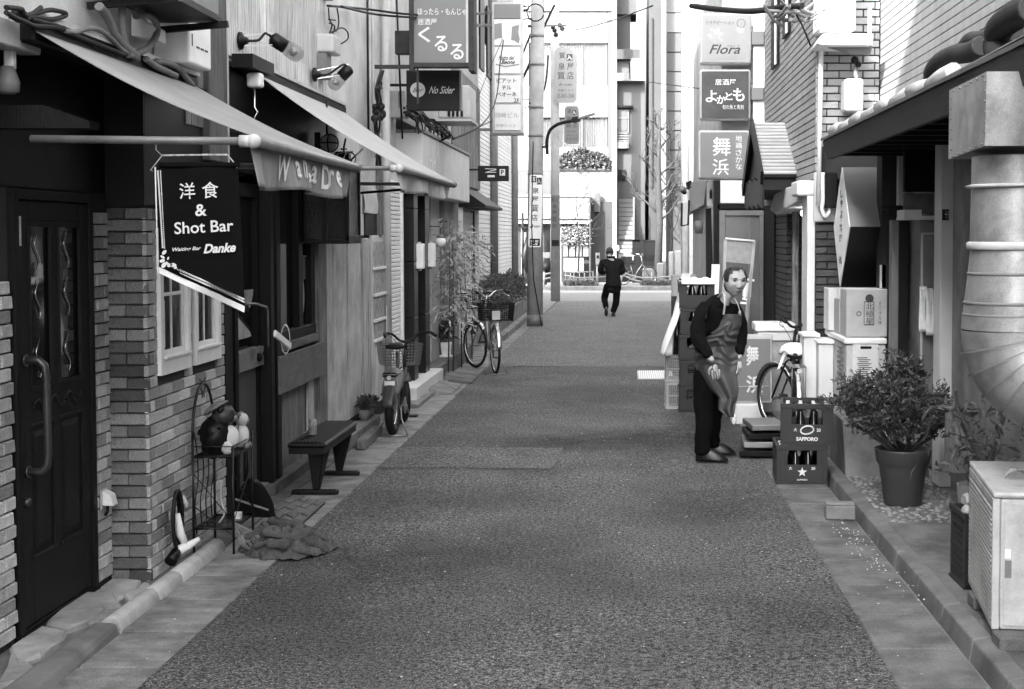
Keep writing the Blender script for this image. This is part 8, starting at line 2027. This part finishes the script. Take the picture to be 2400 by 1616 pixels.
# hose with spray gun
HS = thing('hose_reel', 'coiled dark garden hose with a pale spray gun hung low on the brick', 'hose', (-2.6, 8.0, .3))
t = MB()
for k in range(4):
    t.tube([(-2.60+.012*k, 8.10+(.05+.012*k)*math.cos(a*.45)-.03*k, .30+(.14+.01*k)*math.sin(a*.45)) for a in range(15)], .011, 8)
part('coil', t, M_rub, HS)
part('coupling', MB().tube([(-2.57,8.10,.42),(-2.55,8.12,.37),(-2.56,8.14,.34)], [.018,.014,.016], 10), M_lgrey, HS)
part('spray_gun', MB().tube([(-2.58,8.03,.33),(-2.56,8.03,.22),(-2.54,8.05,.16)], [.022,.026,.02], 10).tube([(-2.57,8.0,.12),(-2.52,8.06,.14),(-2.47,8.10,.17)], [.03,.024,.014], 10), M_wht, HS)
part('gun_head', MB().tube([(-2.585,7.93,.075),(-2.57,8.0,.12)], [.035,.03], 12), M_black, HS)
# sack on the ground
def rdg(q): return 1-abs(noise.noise(q))*2.4
def sackf(u, v):
    a = 2*math.pi*u; rr = v; x = -2.07 + .29*rr*math.cos(a)*(1+.10*math.sin(3*a)+.08*noise.noise(Vector((3*math.cos(a),3*math.sin(a),0)))); y = 8.52 + .26*rr*math.sin(a)*(1+.2*noise.noise(Vector((3*math.cos(a),3*math.sin(a),5))))
    h = (1-rr**3); n_ = noise.noise(Vector((x*5, y*4, 1))) ; f_ = rdg(Vector((x*5+n_, y*9+n_, 3)))*.8 + .35*rdg(Vector((x*14, y*20+2*n_, 8)))
    return (x+.02*n_, y, .010 + h*max(.02, .05+.085*f_+.05*n_) + .006*rdg(Vector((x*30,y*30,0))))
M_sack = mat('loose_net_cloth', .09, .95, .35, 9, bump=.8, bscale=150, speck=.5, speckscale=240, spec=.1)
SK = MB().grid(sackf, 130, 60)
r_ = random.Random(8)
for (ax, ay, bx, by, cx2, cy2, hh, w_) in ((-2.30,8.42,-2.12,8.50,-1.84,8.46,.10,.036),(-2.26,8.58,-2.08,8.62,-1.86,8.70,.13,.032),(-2.22,8.36,-2.02,8.36,-1.86,8.34,.05,.034),(-2.25,8.50,-2.14,8.40,-2.0,8.42,.13,.03),(-2.05,8.60,-1.98,8.50,-1.88,8.55,.11,.034),(-2.2,8.68,-2.1,8.74,-1.95,8.72,.07,.03),(-2.1,8.34,-1.95,8.44,-1.80,8.42,.06,.026)):
    P_ = spl([(ax,ay,.05+hh*.5),((ax+bx)/2,(ay+by)/2+r_.uniform(-.03,.03),.04+hh),(bx,by,.03+hh*.9),((bx+cx2)/2,(by+cy2)/2+r_.uniform(-.03,.03),.03+hh*.6),(cx2,cy2,.02)], 6)
    SK.tube(P_, [w_*(.35+.65*math.sin(math.pi*(i+1)/(len(P_)+1)))*(1+.25*math.sin(i*1.3)) for i in range(len(P_))], 10)
SK.v = [tuple(Vector(p) + Vector((1,1,.6))*.018*noise.noise(Vector(p)*16)) for p in SK.v]
single('crumpled_sack', SK, M_sack, 'crumpled grey net cloth heaped on the gutter below the rack', 'cloth')
t = MB()
for i in range(34):
    a = rnd.uniform(-.4, 1.0); x = -2.34+rnd.uniform(0,.14); t.tube(spl([(-2.36,8.44,.20),(x-.01,8.42,.13),(x+.05,8.40,.05),(x+.14,8.40+rnd.uniform(-.03,.05),.03)]), .0014, 4)
single('net_strings', t, mat('string', .2, .9, .2, 20), 'loose pale strings trailing from the rack onto the crumpled cloth', 'string')
# rubber mat
MT = thing('door_mat', 'embossed grey board mat lying in the gutter by the bar door', 'mat', (-2.3, 9.6, .02))
mA, mB_, mC, mD = PZ(617,1208), PZ(692,1248), PZ(762,1185), PZ(690,1170)
for i in range(4):
    for j in range(5):
        def bl(u, v): return (mA.lerp(mB_, u)).lerp(mD.lerp(mC, u), v)
        u0, u1, v0, v1 = i/4+.015, (i+1)/4-.015, j/5+.01, (j+1)/5-.01
        P4 = [bl(u0,v0), bl(u1,v0), bl(u1,v1), bl(u0,v1)]
        part('tile', MB().add([(p.x,p.y,.012) for p in P4] + [(p.x,p.y,.032+.004*((i+j)%2)) for p in P4], [(0,3,2,1),(4,5,6,7),(0,1,5,4),(1,2,6,5),(2,3,7,6),(3,0,4,7)]), M_woodh if (i+j)%2 else M_grey, MT, bevel=.003)
part('edge_strip', MB().beam((mB_.x,mB_.y,.03),(mC.x,mC.y,.03),.008,.012), M_metal, MT)
part('backing', MB().add([(p.x,p.y,.010) for p in (mA,mB_,mC,mD)] + [(p.x,p.y,.020) for p in (mA,mB_,mC,mD)], [(0,3,2,1),(4,5,6,7),(0,1,5,4),(1,2,6,5),(2,3,7,6),(3,0,4,7)]), M_dark, MT)
# pots and blocks by the panels
for k, (s, t_, lab, rr_, hh) in enumerate(((775,985,'terracotta trough with a rough succulent at the near end of the pot row',.055,.10),(800,980,'small pot with a spiky dark succulent in the middle of the row',.05,.09),(826,975,'little grey pot at the far end of the row',.05,.09))):
    c = PZ(s, t_, .12); c.x = -2.56
    e = thing('succulent_pot', lab, 'potted plant', (c.x, c.y, .12), group='small pots on the low ledge')
    part('pot', MB().lathe([(rr_*.75,0),(rr_,hh),(rr_*.9,hh),(0,hh*.9)], (c.x,c.y,.12), 14), M_dirtwall, e)
    part('leaves', leaves(130, lambda r_: ((c.x+r_.gauss(0,.03), c.y+r_.gauss(0,.03), .12+hh+r_.uniform(0,.09)), (r_.uniform(-1,1), r_.uniform(-1,1), .6)), .06, 60+k, .4), M_leaf, e, bevel=-1)
single('pot_ledge', MB().box(-2.62, -2.48, 12.45, 14.2, .0, .118), M_dirtwall, 'low dark ledge carrying the small pots', 'ledge', bevel=.008)
single('timber_baulk', MB().beam((-2.37,12.55,.05),(-2.40,13.6,.05),.09,.08), M_woodg, 'weathered timber baulk lying in front of the small pots', 'timber', bevel=.006)
for k, (pts, lab) in enumerate((([(1006,928),(1012,905),(1082,905),(1060,926)], 'nearer pale kerb ramp with rounded edge on the left gutter'), ([(1040,900),(1045,884),(1122,882),(1105,900)], 'farther kerb ramp beneath the basket bicycle'))):
    P4 = [PZ(a, b) for a, b in pts]
    top = [(p.x, p.y, .09 if i in (0,1) else .03) for i, p in enumerate(P4)]
    single('kerb_ramp', MB().add([(p.x,p.y,.0) for p in P4] + top, [(0,3,2,1),(4,5,6,7),(0,1,5,4),(1,2,6,5),(2,3,7,6),(3,0,4,7)]), M_conc if k == 0 else M_conc2, lab, 'kerb ramp', 'kerb ramps', bevel=.012)
# ================================================================ PEOPLE
def skin_mesh(verts, edges, radii, sub=2, smooth=True):
    me = bpy.data.meshes.new('limbs'); me.from_pydata([tuple(v) for v in verts], edges, []); me.update()
    o = bpy.data.objects.new('limbs', me); sc.collection.objects.link(o)
    md = o.modifiers.new('skin', 'SKIN'); md.use_smooth_shade = True; md.branch_smoothing = .6
    for i, r in enumerate(radii):
        sv = me.skin_vertices[0].data[i]; sv.radius = r if isinstance(r, tuple) else (r, r); sv.use_root = (i == 0)
    s2 = o.modifiers.new('sub', 'SUBSURF'); s2.levels = sub; s2.render_levels = sub
    bpy.context.view_layer.update(); dg = bpy.context.evaluated_depsgraph_get()
    out = bpy.data.meshes.new_from_object(o.evaluated_get(dg), depsgraph=dg); bpy.data.objects.remove(o); bpy.data.meshes.remove(me)
    return out
def me_to_mb(me, mb=None):
    mb = mb or MB(); b = len(mb.v); mb.v += [tuple(v.co) for v in me.vertices]; mb.f += [tuple(i+b for i in p.vertices) for p in me.polygons]; mb.sm += [True]*len(me.polygons); return mb
def folds(mb, amp, f=14, seed=0):
    mb.v = [tuple(Vector(p) + Vector((noise.noise(Vector((p[0]*f,p[1]*f,p[2]*f*.6+seed))), noise.noise(Vector((p[1]*f,p[2]*f*.6+5,p[0]*f+seed))), noise.noise(Vector((p[2]*f,p[0]*f+9,p[1]*f))))) * amp) for p in mb.v]; return mb
def frame_of(fwd, up):
    f = Vector(fwd).normalized(); u = Vector(up); u = (u - f*u.dot(f)).normalized(); r = f.cross(u)
    return Matrix((( r.x, f.x, u.x, 0), (r.y, f.y, u.y, 0), (r.z, f.z, u.z, 0), (0,0,0,1)))
G_ = lambda x, y, cx, cy, sx, sy: math.exp(-((x-cx)/sx)**2 - ((y-cy)/sy)**2)
def head_point(th, ph, extra=0.0):
    """th azimuth (0 = face, +right), ph polar from top; returns local point: x right, y forward, z up"""
    dx, dy, dz = math.sin(ph)*math.sin(th), math.sin(ph)*math.cos(th), math.cos(ph)
    W, D_, H_ = .076, .094, .118
    x, y, z = W*dx, D_*dy, H_*dz
    if z < 0:
        t = min(1, -z/.118); x *= 1 - .30*t**1.5; y = y*(1 - .22*t) + .012*t*(1 if dy > 0 else 1.2)*abs(dy)
        if dy < 0: y *= 1 - .35*t
    if dy > 0: y = min(y, .088) if abs(dx) < .3 else y
    if dy > .25:
        n_ = .024*G_(x, z, 0, -.018, .011, .016) + .012*G_(x, z, 0, .008, .009, .02) + .008*G_(abs(x), z, .012, -.026, .008, .008)
        e_ = -.011*G_(abs(x), z, .031, .018, .017, .011) + .006*G_(abs(x), z, .030, .038, .022, .009)
        m_ = .008*G_(x, z, 0, -.056, .020, .006) + .007*G_(x, z, 0, -.068, .016, .006) - .004*G_(x, z, 0, -.062, .024, .003)
        c_ = .009*G_(x, z, 0, -.098, .022, .016) + .006*G_(abs(x), z, .043, -.012, .018, .02) - .003*G_(abs(x), z, .026, -.045, .008, .02)
        y += n_ + e_ + m_ + c_
    k = 1 + extra/.09
    return Vector((x*k, y*k, z*k))
def head(M, mb_body, hair=None, top=1.0):
    NU, NV = 72, 56
    g = MB().grid(lambda u, v: M @ head_point(2*math.pi*u - math.pi, math.pi*v), NU, NV)
    b = len(mb_body.v); mb_body.v += g.v; mb_body.f += [tuple(i+b for i in f) for f in g.f]; mb_body.sm += g.sm
    for s in (-1, 1):      # ears
        ear = MB()
        for r0, k in ((.020, .0065), (.011, .004)):
            ear.tube([M @ Vector((s*(.077+.006*math.cos(a)), -.004+ r0*.62*math.cos(a+.3)-.006, .0 + r0*1.35*math.sin(a))) for a in [2*math.pi*i/14 for i in range(14)]], k, 6, closed=True)
        ear.ball(M @ Vector((s*.075, -.006, -.004)), .016, 8, 6)
        b = len(mb_body.v); mb_body.v += ear.v; mb_body.f += [tuple(i+b for i in f) for f in ear.f]; mb_body.sm += ear.sm
def hand(mb, wrist, d, n, size=1.0, curl=.5, thumb=1):
    """five-fingered hand: d points from wrist to knuckles, n is the back of the hand"""
    d = Vector(d).normalized(); n = Vector(n); n = (n - d*n.dot(d)).normalized(); s_ = d.cross(n)*thumb; w = Vector(wrist)
    V = [w, w+d*.035*size, w+d*.075*size]; E = [(0,1),(1,2)]; Rr = [(.022*size,.017*size),(.032*size,.016*size),(.036*size,.014*size)]
    def add(p, parent, r): V.append(p); E.append((parent, len(V)-1)); Rr.append((r*size, r*size)); return len(V)-1
    mb2 = me_to_mb(skin_mesh(V, E, Rr, 2), mb)
    for k, (off, L) in enumerate(((.030,.072),(.010,.080),(-.010,.075),(-.029,.058))):
        base = w + d*.068*size + s_*off*size; p = base; dd = d.copy(); pts = [base - d*.02*size, p]
        for j, f in enumerate((.42,.32,.26)):
            a = curl*(.35+.3*j); dd = (dd*math.cos(a) - n*math.sin(a)).normalized(); p = p + dd*L*f*size; pts.append(p)
        E2 = [(i, i+1) for i in range(len(pts)-1)]; me_to_mb(skin_mesh(pts, E2, [.0095*size,.0095*size,.009*size,.0082*size,.0065*size], 1), mb2)
    b0 = w + d*.02*size + s_*.022*size; pts = [b0, b0 + (d*.5+s_*.8-n*.2).normalized()*.032*size, b0 + (d*.5+s_*.8-n*.2).normalized()*.032*size + (d*.9+s_*.25-n*.35).normalized()*.03*size]
    pts.append(pts[-1] + (d*.95-n*.4).normalized()*.024*size)
    me_to_mb(skin_mesh(pts, [(0,1),(1,2),(2,3)], [.014*size,.012*size,.0105*size,.008*size], 1), mb2)
M_skin = mat('skin', .36, .6, .12, 30, bump=.1, spec=.2)
M_hair = mat('dark_hair', .018, .45, .3, 40, stretch=(1,1,.2), bump=.5, bscale=120)
M_hairg = mat('thin_grey_hair', .06, .5, .35, 40, stretch=(1,1,.2), bump=.5, bscale=120)
M_swe = mat('black_sweater', .005, 1, .2, 10, bump=.3, bscale=140, spec=.1)
M_tro = mat('black_trousers', .004, 1, .25, 6, bump=.3, bscale=30, spec=.1)
M_apr = mat('grey_apron', .07, .55, .12, 6, bump=.25, bscale=25)
M_shoe = mat('black_shoe', .006, .35, .2, 10, bump=.1)

# ---------------------------------------------------------------- man in the apron
V = Vector
pel, wai, che, nec, hed = V((.68,12.0,.84)), V((.71,11.97,.98)), V((.775,11.92,1.20)), V((.845,11.87,1.385)), V((.885,11.82,1.47))
sR, eR, wR = V((.650,11.80,1.315)), V((.592,11.69,1.06)), V((.728,11.58,.885))
sL, eL, wL = V((.955,11.99,1.30)), V((.978,11.95,1.06)), V((.962,11.84,.88))
hR, kR, aR = V((.655,11.93,.80)), V((.668,11.90,.45)), V((.655,11.87,.10))
hL, kL, aL = V((.735,12.06,.80)), V((.775,12.15,.45)), V((.755,12.25,.10))
bv = [pel, wai, che, nec, hed, sR, eR, wR, sL, eL, wL, hR, kR, aR, hL, kL, aL, V((.74,11.85,.035)), V((.86,12.22,.035))]
be = [(0,1),(1,2),(2,3),(3,4),(2,5),(5,6),(6,7),(2,8),(8,9),(9,10),(0,11),(11,12),(12,13),(0,14),(14,15),(15,16),(13,17),(16,18)]
br_ = [(.11,.09),(.11,.09),(.12,.09),(.05,.05),(.052,.055),.04,.036,.026,.04,.036,.026,.08,.05,.034,.08,.05,.034,.022,.022]
body = me_to_mb(skin_mesh(bv, be, br_, 2))
HM = Matrix.Translation((.918, 11.78, 1.547)) @ frame_of((.33, -.93, -.18), (.04, -.10, 1)) @ Matrix.Diagonal((1.22, 1.14, 1.08, 1))
head(HM, body)
hand(body, wR + V((.012,-.01,-.015)), (.12,-.10,-1), (-.05,-1,.12), .98, .5, thumb=1)
hand(body, wL + V((0,-.005,-.01)), (-.03,-.12,-1), (.9,-.4,0), .95, .6, thumb=-1)
MAN = part('person', body, M_skin, bevel=-1)
set_tags(MAN, 'man in a black sweater and long grey apron stooping and looking right', 'person')
def kid(nm, mb, m, **k): return part(nm, mb, m, MAN, **k)
sw_v = [wai+V((0,0,-.06)), wai, che, nec+V((-.035,.03,-.02)), nec+V((-.008,.012,.012)), sR, eR, wR+V((-.008,.006,.03)), sL, eL, wL+V((0,.004,.03))]
sw = me_to_mb(skin_mesh(sw_v, [(0,1),(1,2),(2,3),(3,4),(2,5),(5,6),(6,7),(2,8),(8,9),(9,10)], [(.175,.14),(.175,.14),(.195,.155),(.14,.12),(.08,.08),(.10,.095),.074,.05,(.10,.095),.066,.045], 3))
kid('sweater', folds(folds(sw, .016, 9), .012, 20, 3), M_swe, bevel=-1)
tr_v = [pel+V((0,0,.10)), pel, hR, kR, aR+V((.0,0,.04)), aR+V((.01,0,-.045)), hL, kL, aL+V((0,0,.04)), aL+V((.01,0,-.045))]
tr = me_to_mb(skin_mesh(tr_v, [(0,1),(1,2),(2,3),(3,4),(4,5),(1,6),(6,7),(7,8),(8,9)], [(.15,.125),(.155,.135),(.112,.115),.086,.076,.078,(.112,.115),.086,.076,.078], 3))
kid('trousers', folds(folds(tr, .014, 9, 4), .012, 18, 7), M_tro, bevel=-1)
def shoe(p, d, nm='shoe', who=None):
    d = V(d).normalized(); s_ = d.cross(V((0,0,1)))
    t = MB()
    def f(u, v):
        a = math.pi*u; k = -.09+.27*v; w_ = .046*(math.sin(math.pi*min(.97,max(.06,v)))**.42); h = .10*(1-v)**.6+.035
        q = V(p)*1; q.z = 0; q = q + d*k + s_*w_*math.cos(a) + V((0,0,.018+h*math.sin(a)*(math.sin(math.pi*min(.985,max(.05,v)))**.3))); return tuple(q)
    t.grid(f, 14, 16)
    def g(u, v): 
        k = -.095+.285*v; w_ = .05*(math.sin(math.pi*min(.97,max(.05,v)))**.42); q = V(p)*1; q.z = 0; q = q + d*k + s_*w_*(2*u-1) + V((0,0,.006)); return tuple(q)
    t.grid(g, 8, 16)
    k = (part(nm, t, M_shoe, who, bevel=-1, solid=.008)); return k
shoe(V((.69,11.87,0)), (.97,-.16,0), who=MAN); shoe(V((.785,12.25,0)), (.98,-.1,0), who=MAN)
# apron: bib, straps and the skirt that swings forward of the legs
fwd = V((.52,-.85,0)).normalized(); lft = V((.85,.52,0)).normalized()
AE = [(737,1692,1738),(760,1677,1736),(785,1662,1731),(800,1640,1728),(830,1625,1727),(860,1630,1728),(890,1648,1729),(912,1662,1729),(934,1684,1728),(961,1686,1724),(978,1703,1720)]
def apron(u, v):
    y = 737 + 241*v; k = 0
    while k < len(AE)-2 and AE[k+1][0] < y: k += 1
    a, b = AE[k], AE[k+1]; s_ = (y-a[0])/(b[0]-a[0]); x0 = a[1]+(b[1]-a[1])*s_; x1 = a[2]+(b[2]-a[2])*s_
    e = 2*u-1; Y = 11.745 - .03*v + .12*e*e*(1-.6*v) + (.06*(1-u) if v > .3 else 0)
    cr = math.exp(-((v-.28)/.17)**2)
    Y += cr*  .026*math.sin(v*70 + 5*noise.noise(Vector((u*3,v*9,7))) + 3*math.sin(u*5)) + (.3+v)*.016*math.sin(u*13 + v*4 + 2*noise.noise(Vector((u*2,v*3,1)))) + .010*noise.noise(Vector((u*6,v*9,4)))
    return tuple(PY(x0+(x1-x0)*u + 2.0*math.sin(v*19), y, Y))
kid('apron', MB().grid(apron, 48, 84), M_apr, bevel=-1, solid=.004)
kid('waist_tie', MB().tube([tuple(wai+V((0,0,.0)) + lft*.17*math.cos(a) + fwd*.13*math.sin(a)) for a in [2*math.pi*i/24 for i in range(24)]], .008, 6, closed=True), M_apr)
M_strap = mat('pale_strap', .42, .7, .08, 20, bump=0)
kid('strap', MB().tube(spl([PY(1696,738,11.73), PY(1699,710,11.70), PY(1695,688,11.76), V((.84,11.9,1.40))-lft*.06-fwd*.02]), .009, 6), M_strap)
kid('strap', MB().tube(spl([PY(1735,740,11.75), PY(1731,718,11.72), PY(1722,700,11.74)]), .004, 6), M_strap)
kid('buckle', MB().ball(PY(1734,733,11.74), .012, 8, 6, (1,1,1.6)), M_strap)
# hair: sides and back dark, top thin and combed over a high forehead
def hair_mask(lo, hi, th0, th1): pass
hg = MB()
NU, NV = 72, 40
def hp(u, v, e): return HM @ head_point(2*math.pi*u - math.pi, math.pi*v*.78, e)
vs = [hp(i/NU, j/NV, .007 + .004*noise.noise(Vector((i*.4, j*.1, 0)))) for j in range(NV+1) for i in range(NU+1)]
fs = []; fs2 = []
for j in range(NV):
    for i in range(NU):
        th = (2*math.pi*(i+.5)/NU - math.pi); ph = math.pi*(j+.5)/NV*.78; a = abs(th)
        hairline = .30 if a < .5 else (.55 if a < .75 else (1.0 if a < 1.05 else (1.55 if a < 1.5 else (1.45 if a < 1.95 else 2.35))))
        if ph < hairline:
            q = (j*(NU+1)+i, j*(NU+1)+i+1, (j+1)*(NU+1)+i+1, (j+1)*(NU+1)+i)
            (fs2 if ((a < 1.0 and ph > .2) or (ph < .45)) else fs).append(q)
kid('hair', MB().add(vs, fs, True), M_hair, bevel=-1, solid=.006)
kid('combed_hair', MB().add(vs, fs2, True), M_hairg, bevel=-1, solid=.003)
lk = MB()
for i in range(16): lk.tube([HM @ head_point(-.5+.10*i+.55*s_, .15+.60*s_, .010) for s_ in (0,.25,.5,.75,1)], [.003,.004,.004,.003,.001], 5)
kid('hair_strands', lk, M_hair, kind='stuff')
for s in (-1, 1):
    c = HM @ V((s*.031, .074, .017))
    kid('eye', MB().ball(c, .0095, 10, 8, (1.25,1,.5)), M_apr); kid('iris', MB().ball(HM @ V((s*.031+.004, .0825, .0165)), .0048, 8, 6), M_black)
    kid('eyelid', MB().tube([HM @ V((s*(.031+.016*t_), .0845-.010*abs(t_)**2-.0012, .0235-.006*t_*t_)) for t_ in (-1,-.5,0,.5,1)], [.002,.0035,.004,.0035,.002], 6), M_hair)
    kid('eyebrow', MB().tube([HM @ V((s*(.031+.019*t_), .090-.010*abs(t_)**2, .039+.003*(1-t_*t_)-.002*t_*s)) for t_ in (-1,-.4,.2,1)], [.002,.0042,.0042,.002], 6), M_hair)
    kid('nostril', MB().ball(HM @ V((s*.007, .1055, -.0335)), .0045, 6, 5), M_black)
kid('mouth', MB().tube([HM @ V((.023*t_, .0925-.010*t_*t_, -.0625+.002*t_*t_)) for t_ in (-1,-.5,0,.5,1)], [.0015,.0026,.003,.0026,.0015], 6), M_hair)

# ---------------------------------------------------------------- man walking away
k = 33.4/3300
def W2(sx, sy, dy=0.0): return V(((sx-1465)*(33.4+dy)/3300, 33.4+dy, CAM_Z-(sy-552)*(33.4+dy)/3300))
pel, wai, che, nec, hed = W2(1438,664), W2(1437,645), W2(1434,618,-.02), W2(1430,604,-.03), W2(1428,597,-.05)
sR, eR, wR = W2(1456,612), W2(1459,640,.05), W2(1448,640,.28)
sL, eL, wL = W2(1411,613), W2(1407,638,.05), W2(1418,640,.28)
hR, kR, aR = W2(1445,672), W2(1445,705,.05), W2(1436,735,.0)
hL, kL, aL = W2(1424,672), W2(1416,700,.1), W2(1421,722,-.35)
bv = [pel, wai, che, nec, hed, sR, eR, wR, sL, eL, wL, hR, kR, aR, hL, kL, aL]
be = [(0,1),(1,2),(2,3),(3,4),(2,5),(5,6),(6,7),(2,8),(8,9),(9,10),(0,11),(11,12),(12,13),(0,14),(14,15),(15,16)]
body = me_to_mb(skin_mesh(bv, be, [(.13,.10),(.13,.10),(.15,.11),.055,.05,.06,.04,.026,.06,.04,.026,.08,.055,.038,.08,.055,.038], 2))
HM2 = Matrix.Translation(W2(1429,592,.03)) @ frame_of((-.1, 1, -.45), (0,.3,1))
head(HM2, body)
hand(body, wR, (-.1,.9,-.3), (.9,0,.3), .9, .6, 1); hand(body, wL, (.1,.9,-.3), (-.9,0,.3), .9, .6, -1)
MAN2 = part('person', body, M_skin, bevel=-1)
set_tags(MAN2, 'man in a dark coat walking away down the middle of the alley', 'person')
M_coat = mat('dark_coat', .013, 1, .3, 12, bump=.3, bscale=60, spec=.1)
cv = [W2(1438,690), W2(1438,668), W2(1437,640), W2(1434,616), W2(1431,605,-.02), sR, eR, wR, sL, eL, wL]
ct = me_to_mb(skin_mesh(cv, [(0,1),(1,2),(2,3),(3,4),(3,5),(5,6),(6,7),(3,8),(8,9),(9,10)], [(.215,.14),(.205,.15),(.19,.15),(.19,.14),(.09,.09),.10,.075,.055,.10,.075,.055], 3))
part('coat', folds(ct, .012, 9), M_coat, MAN2, bevel=-1)
tr = me_to_mb(skin_mesh([pel, hR, kR, aR, hL, kL, aL], [(0,1),(1,2),(2,3),(0,4),(4,5),(5,6)], [(.15,.12),.105,.085,.07,.105,.085,.07], 3))
part('trousers', folds(tr, .012, 9, 3), M_tro, MAN2, bevel=-1)
def hp2(u, v): return HM2 @ head_point(2*math.pi*u - math.pi, math.pi*v*.62, .012)
part('hair', MB().grid(hp2, 40, 20), M_hair, MAN2, bevel=-1, solid=.01)
part('collar', MB().torus(tuple(W2(1431,603)), .085, .025, 'z', 20, 8), M_coat, MAN2)
shoe(W2(1437,740), (.1,1,0), who=MAN2)
t = MB().ball(W2(1421,732,-.35), .055, 10, 8, (.8,.7,1.9)); part('shoe', t, M_shoe, MAN2)

bf_ = copy_tree(Bk2); bf_.location = (X(1458,50.9), 50.9, .12); bf_.rotation_euler = (0, 0, R(8)); bf_['label'] = 'far bicycle with baskets standing behind the guard fence by the stairs'
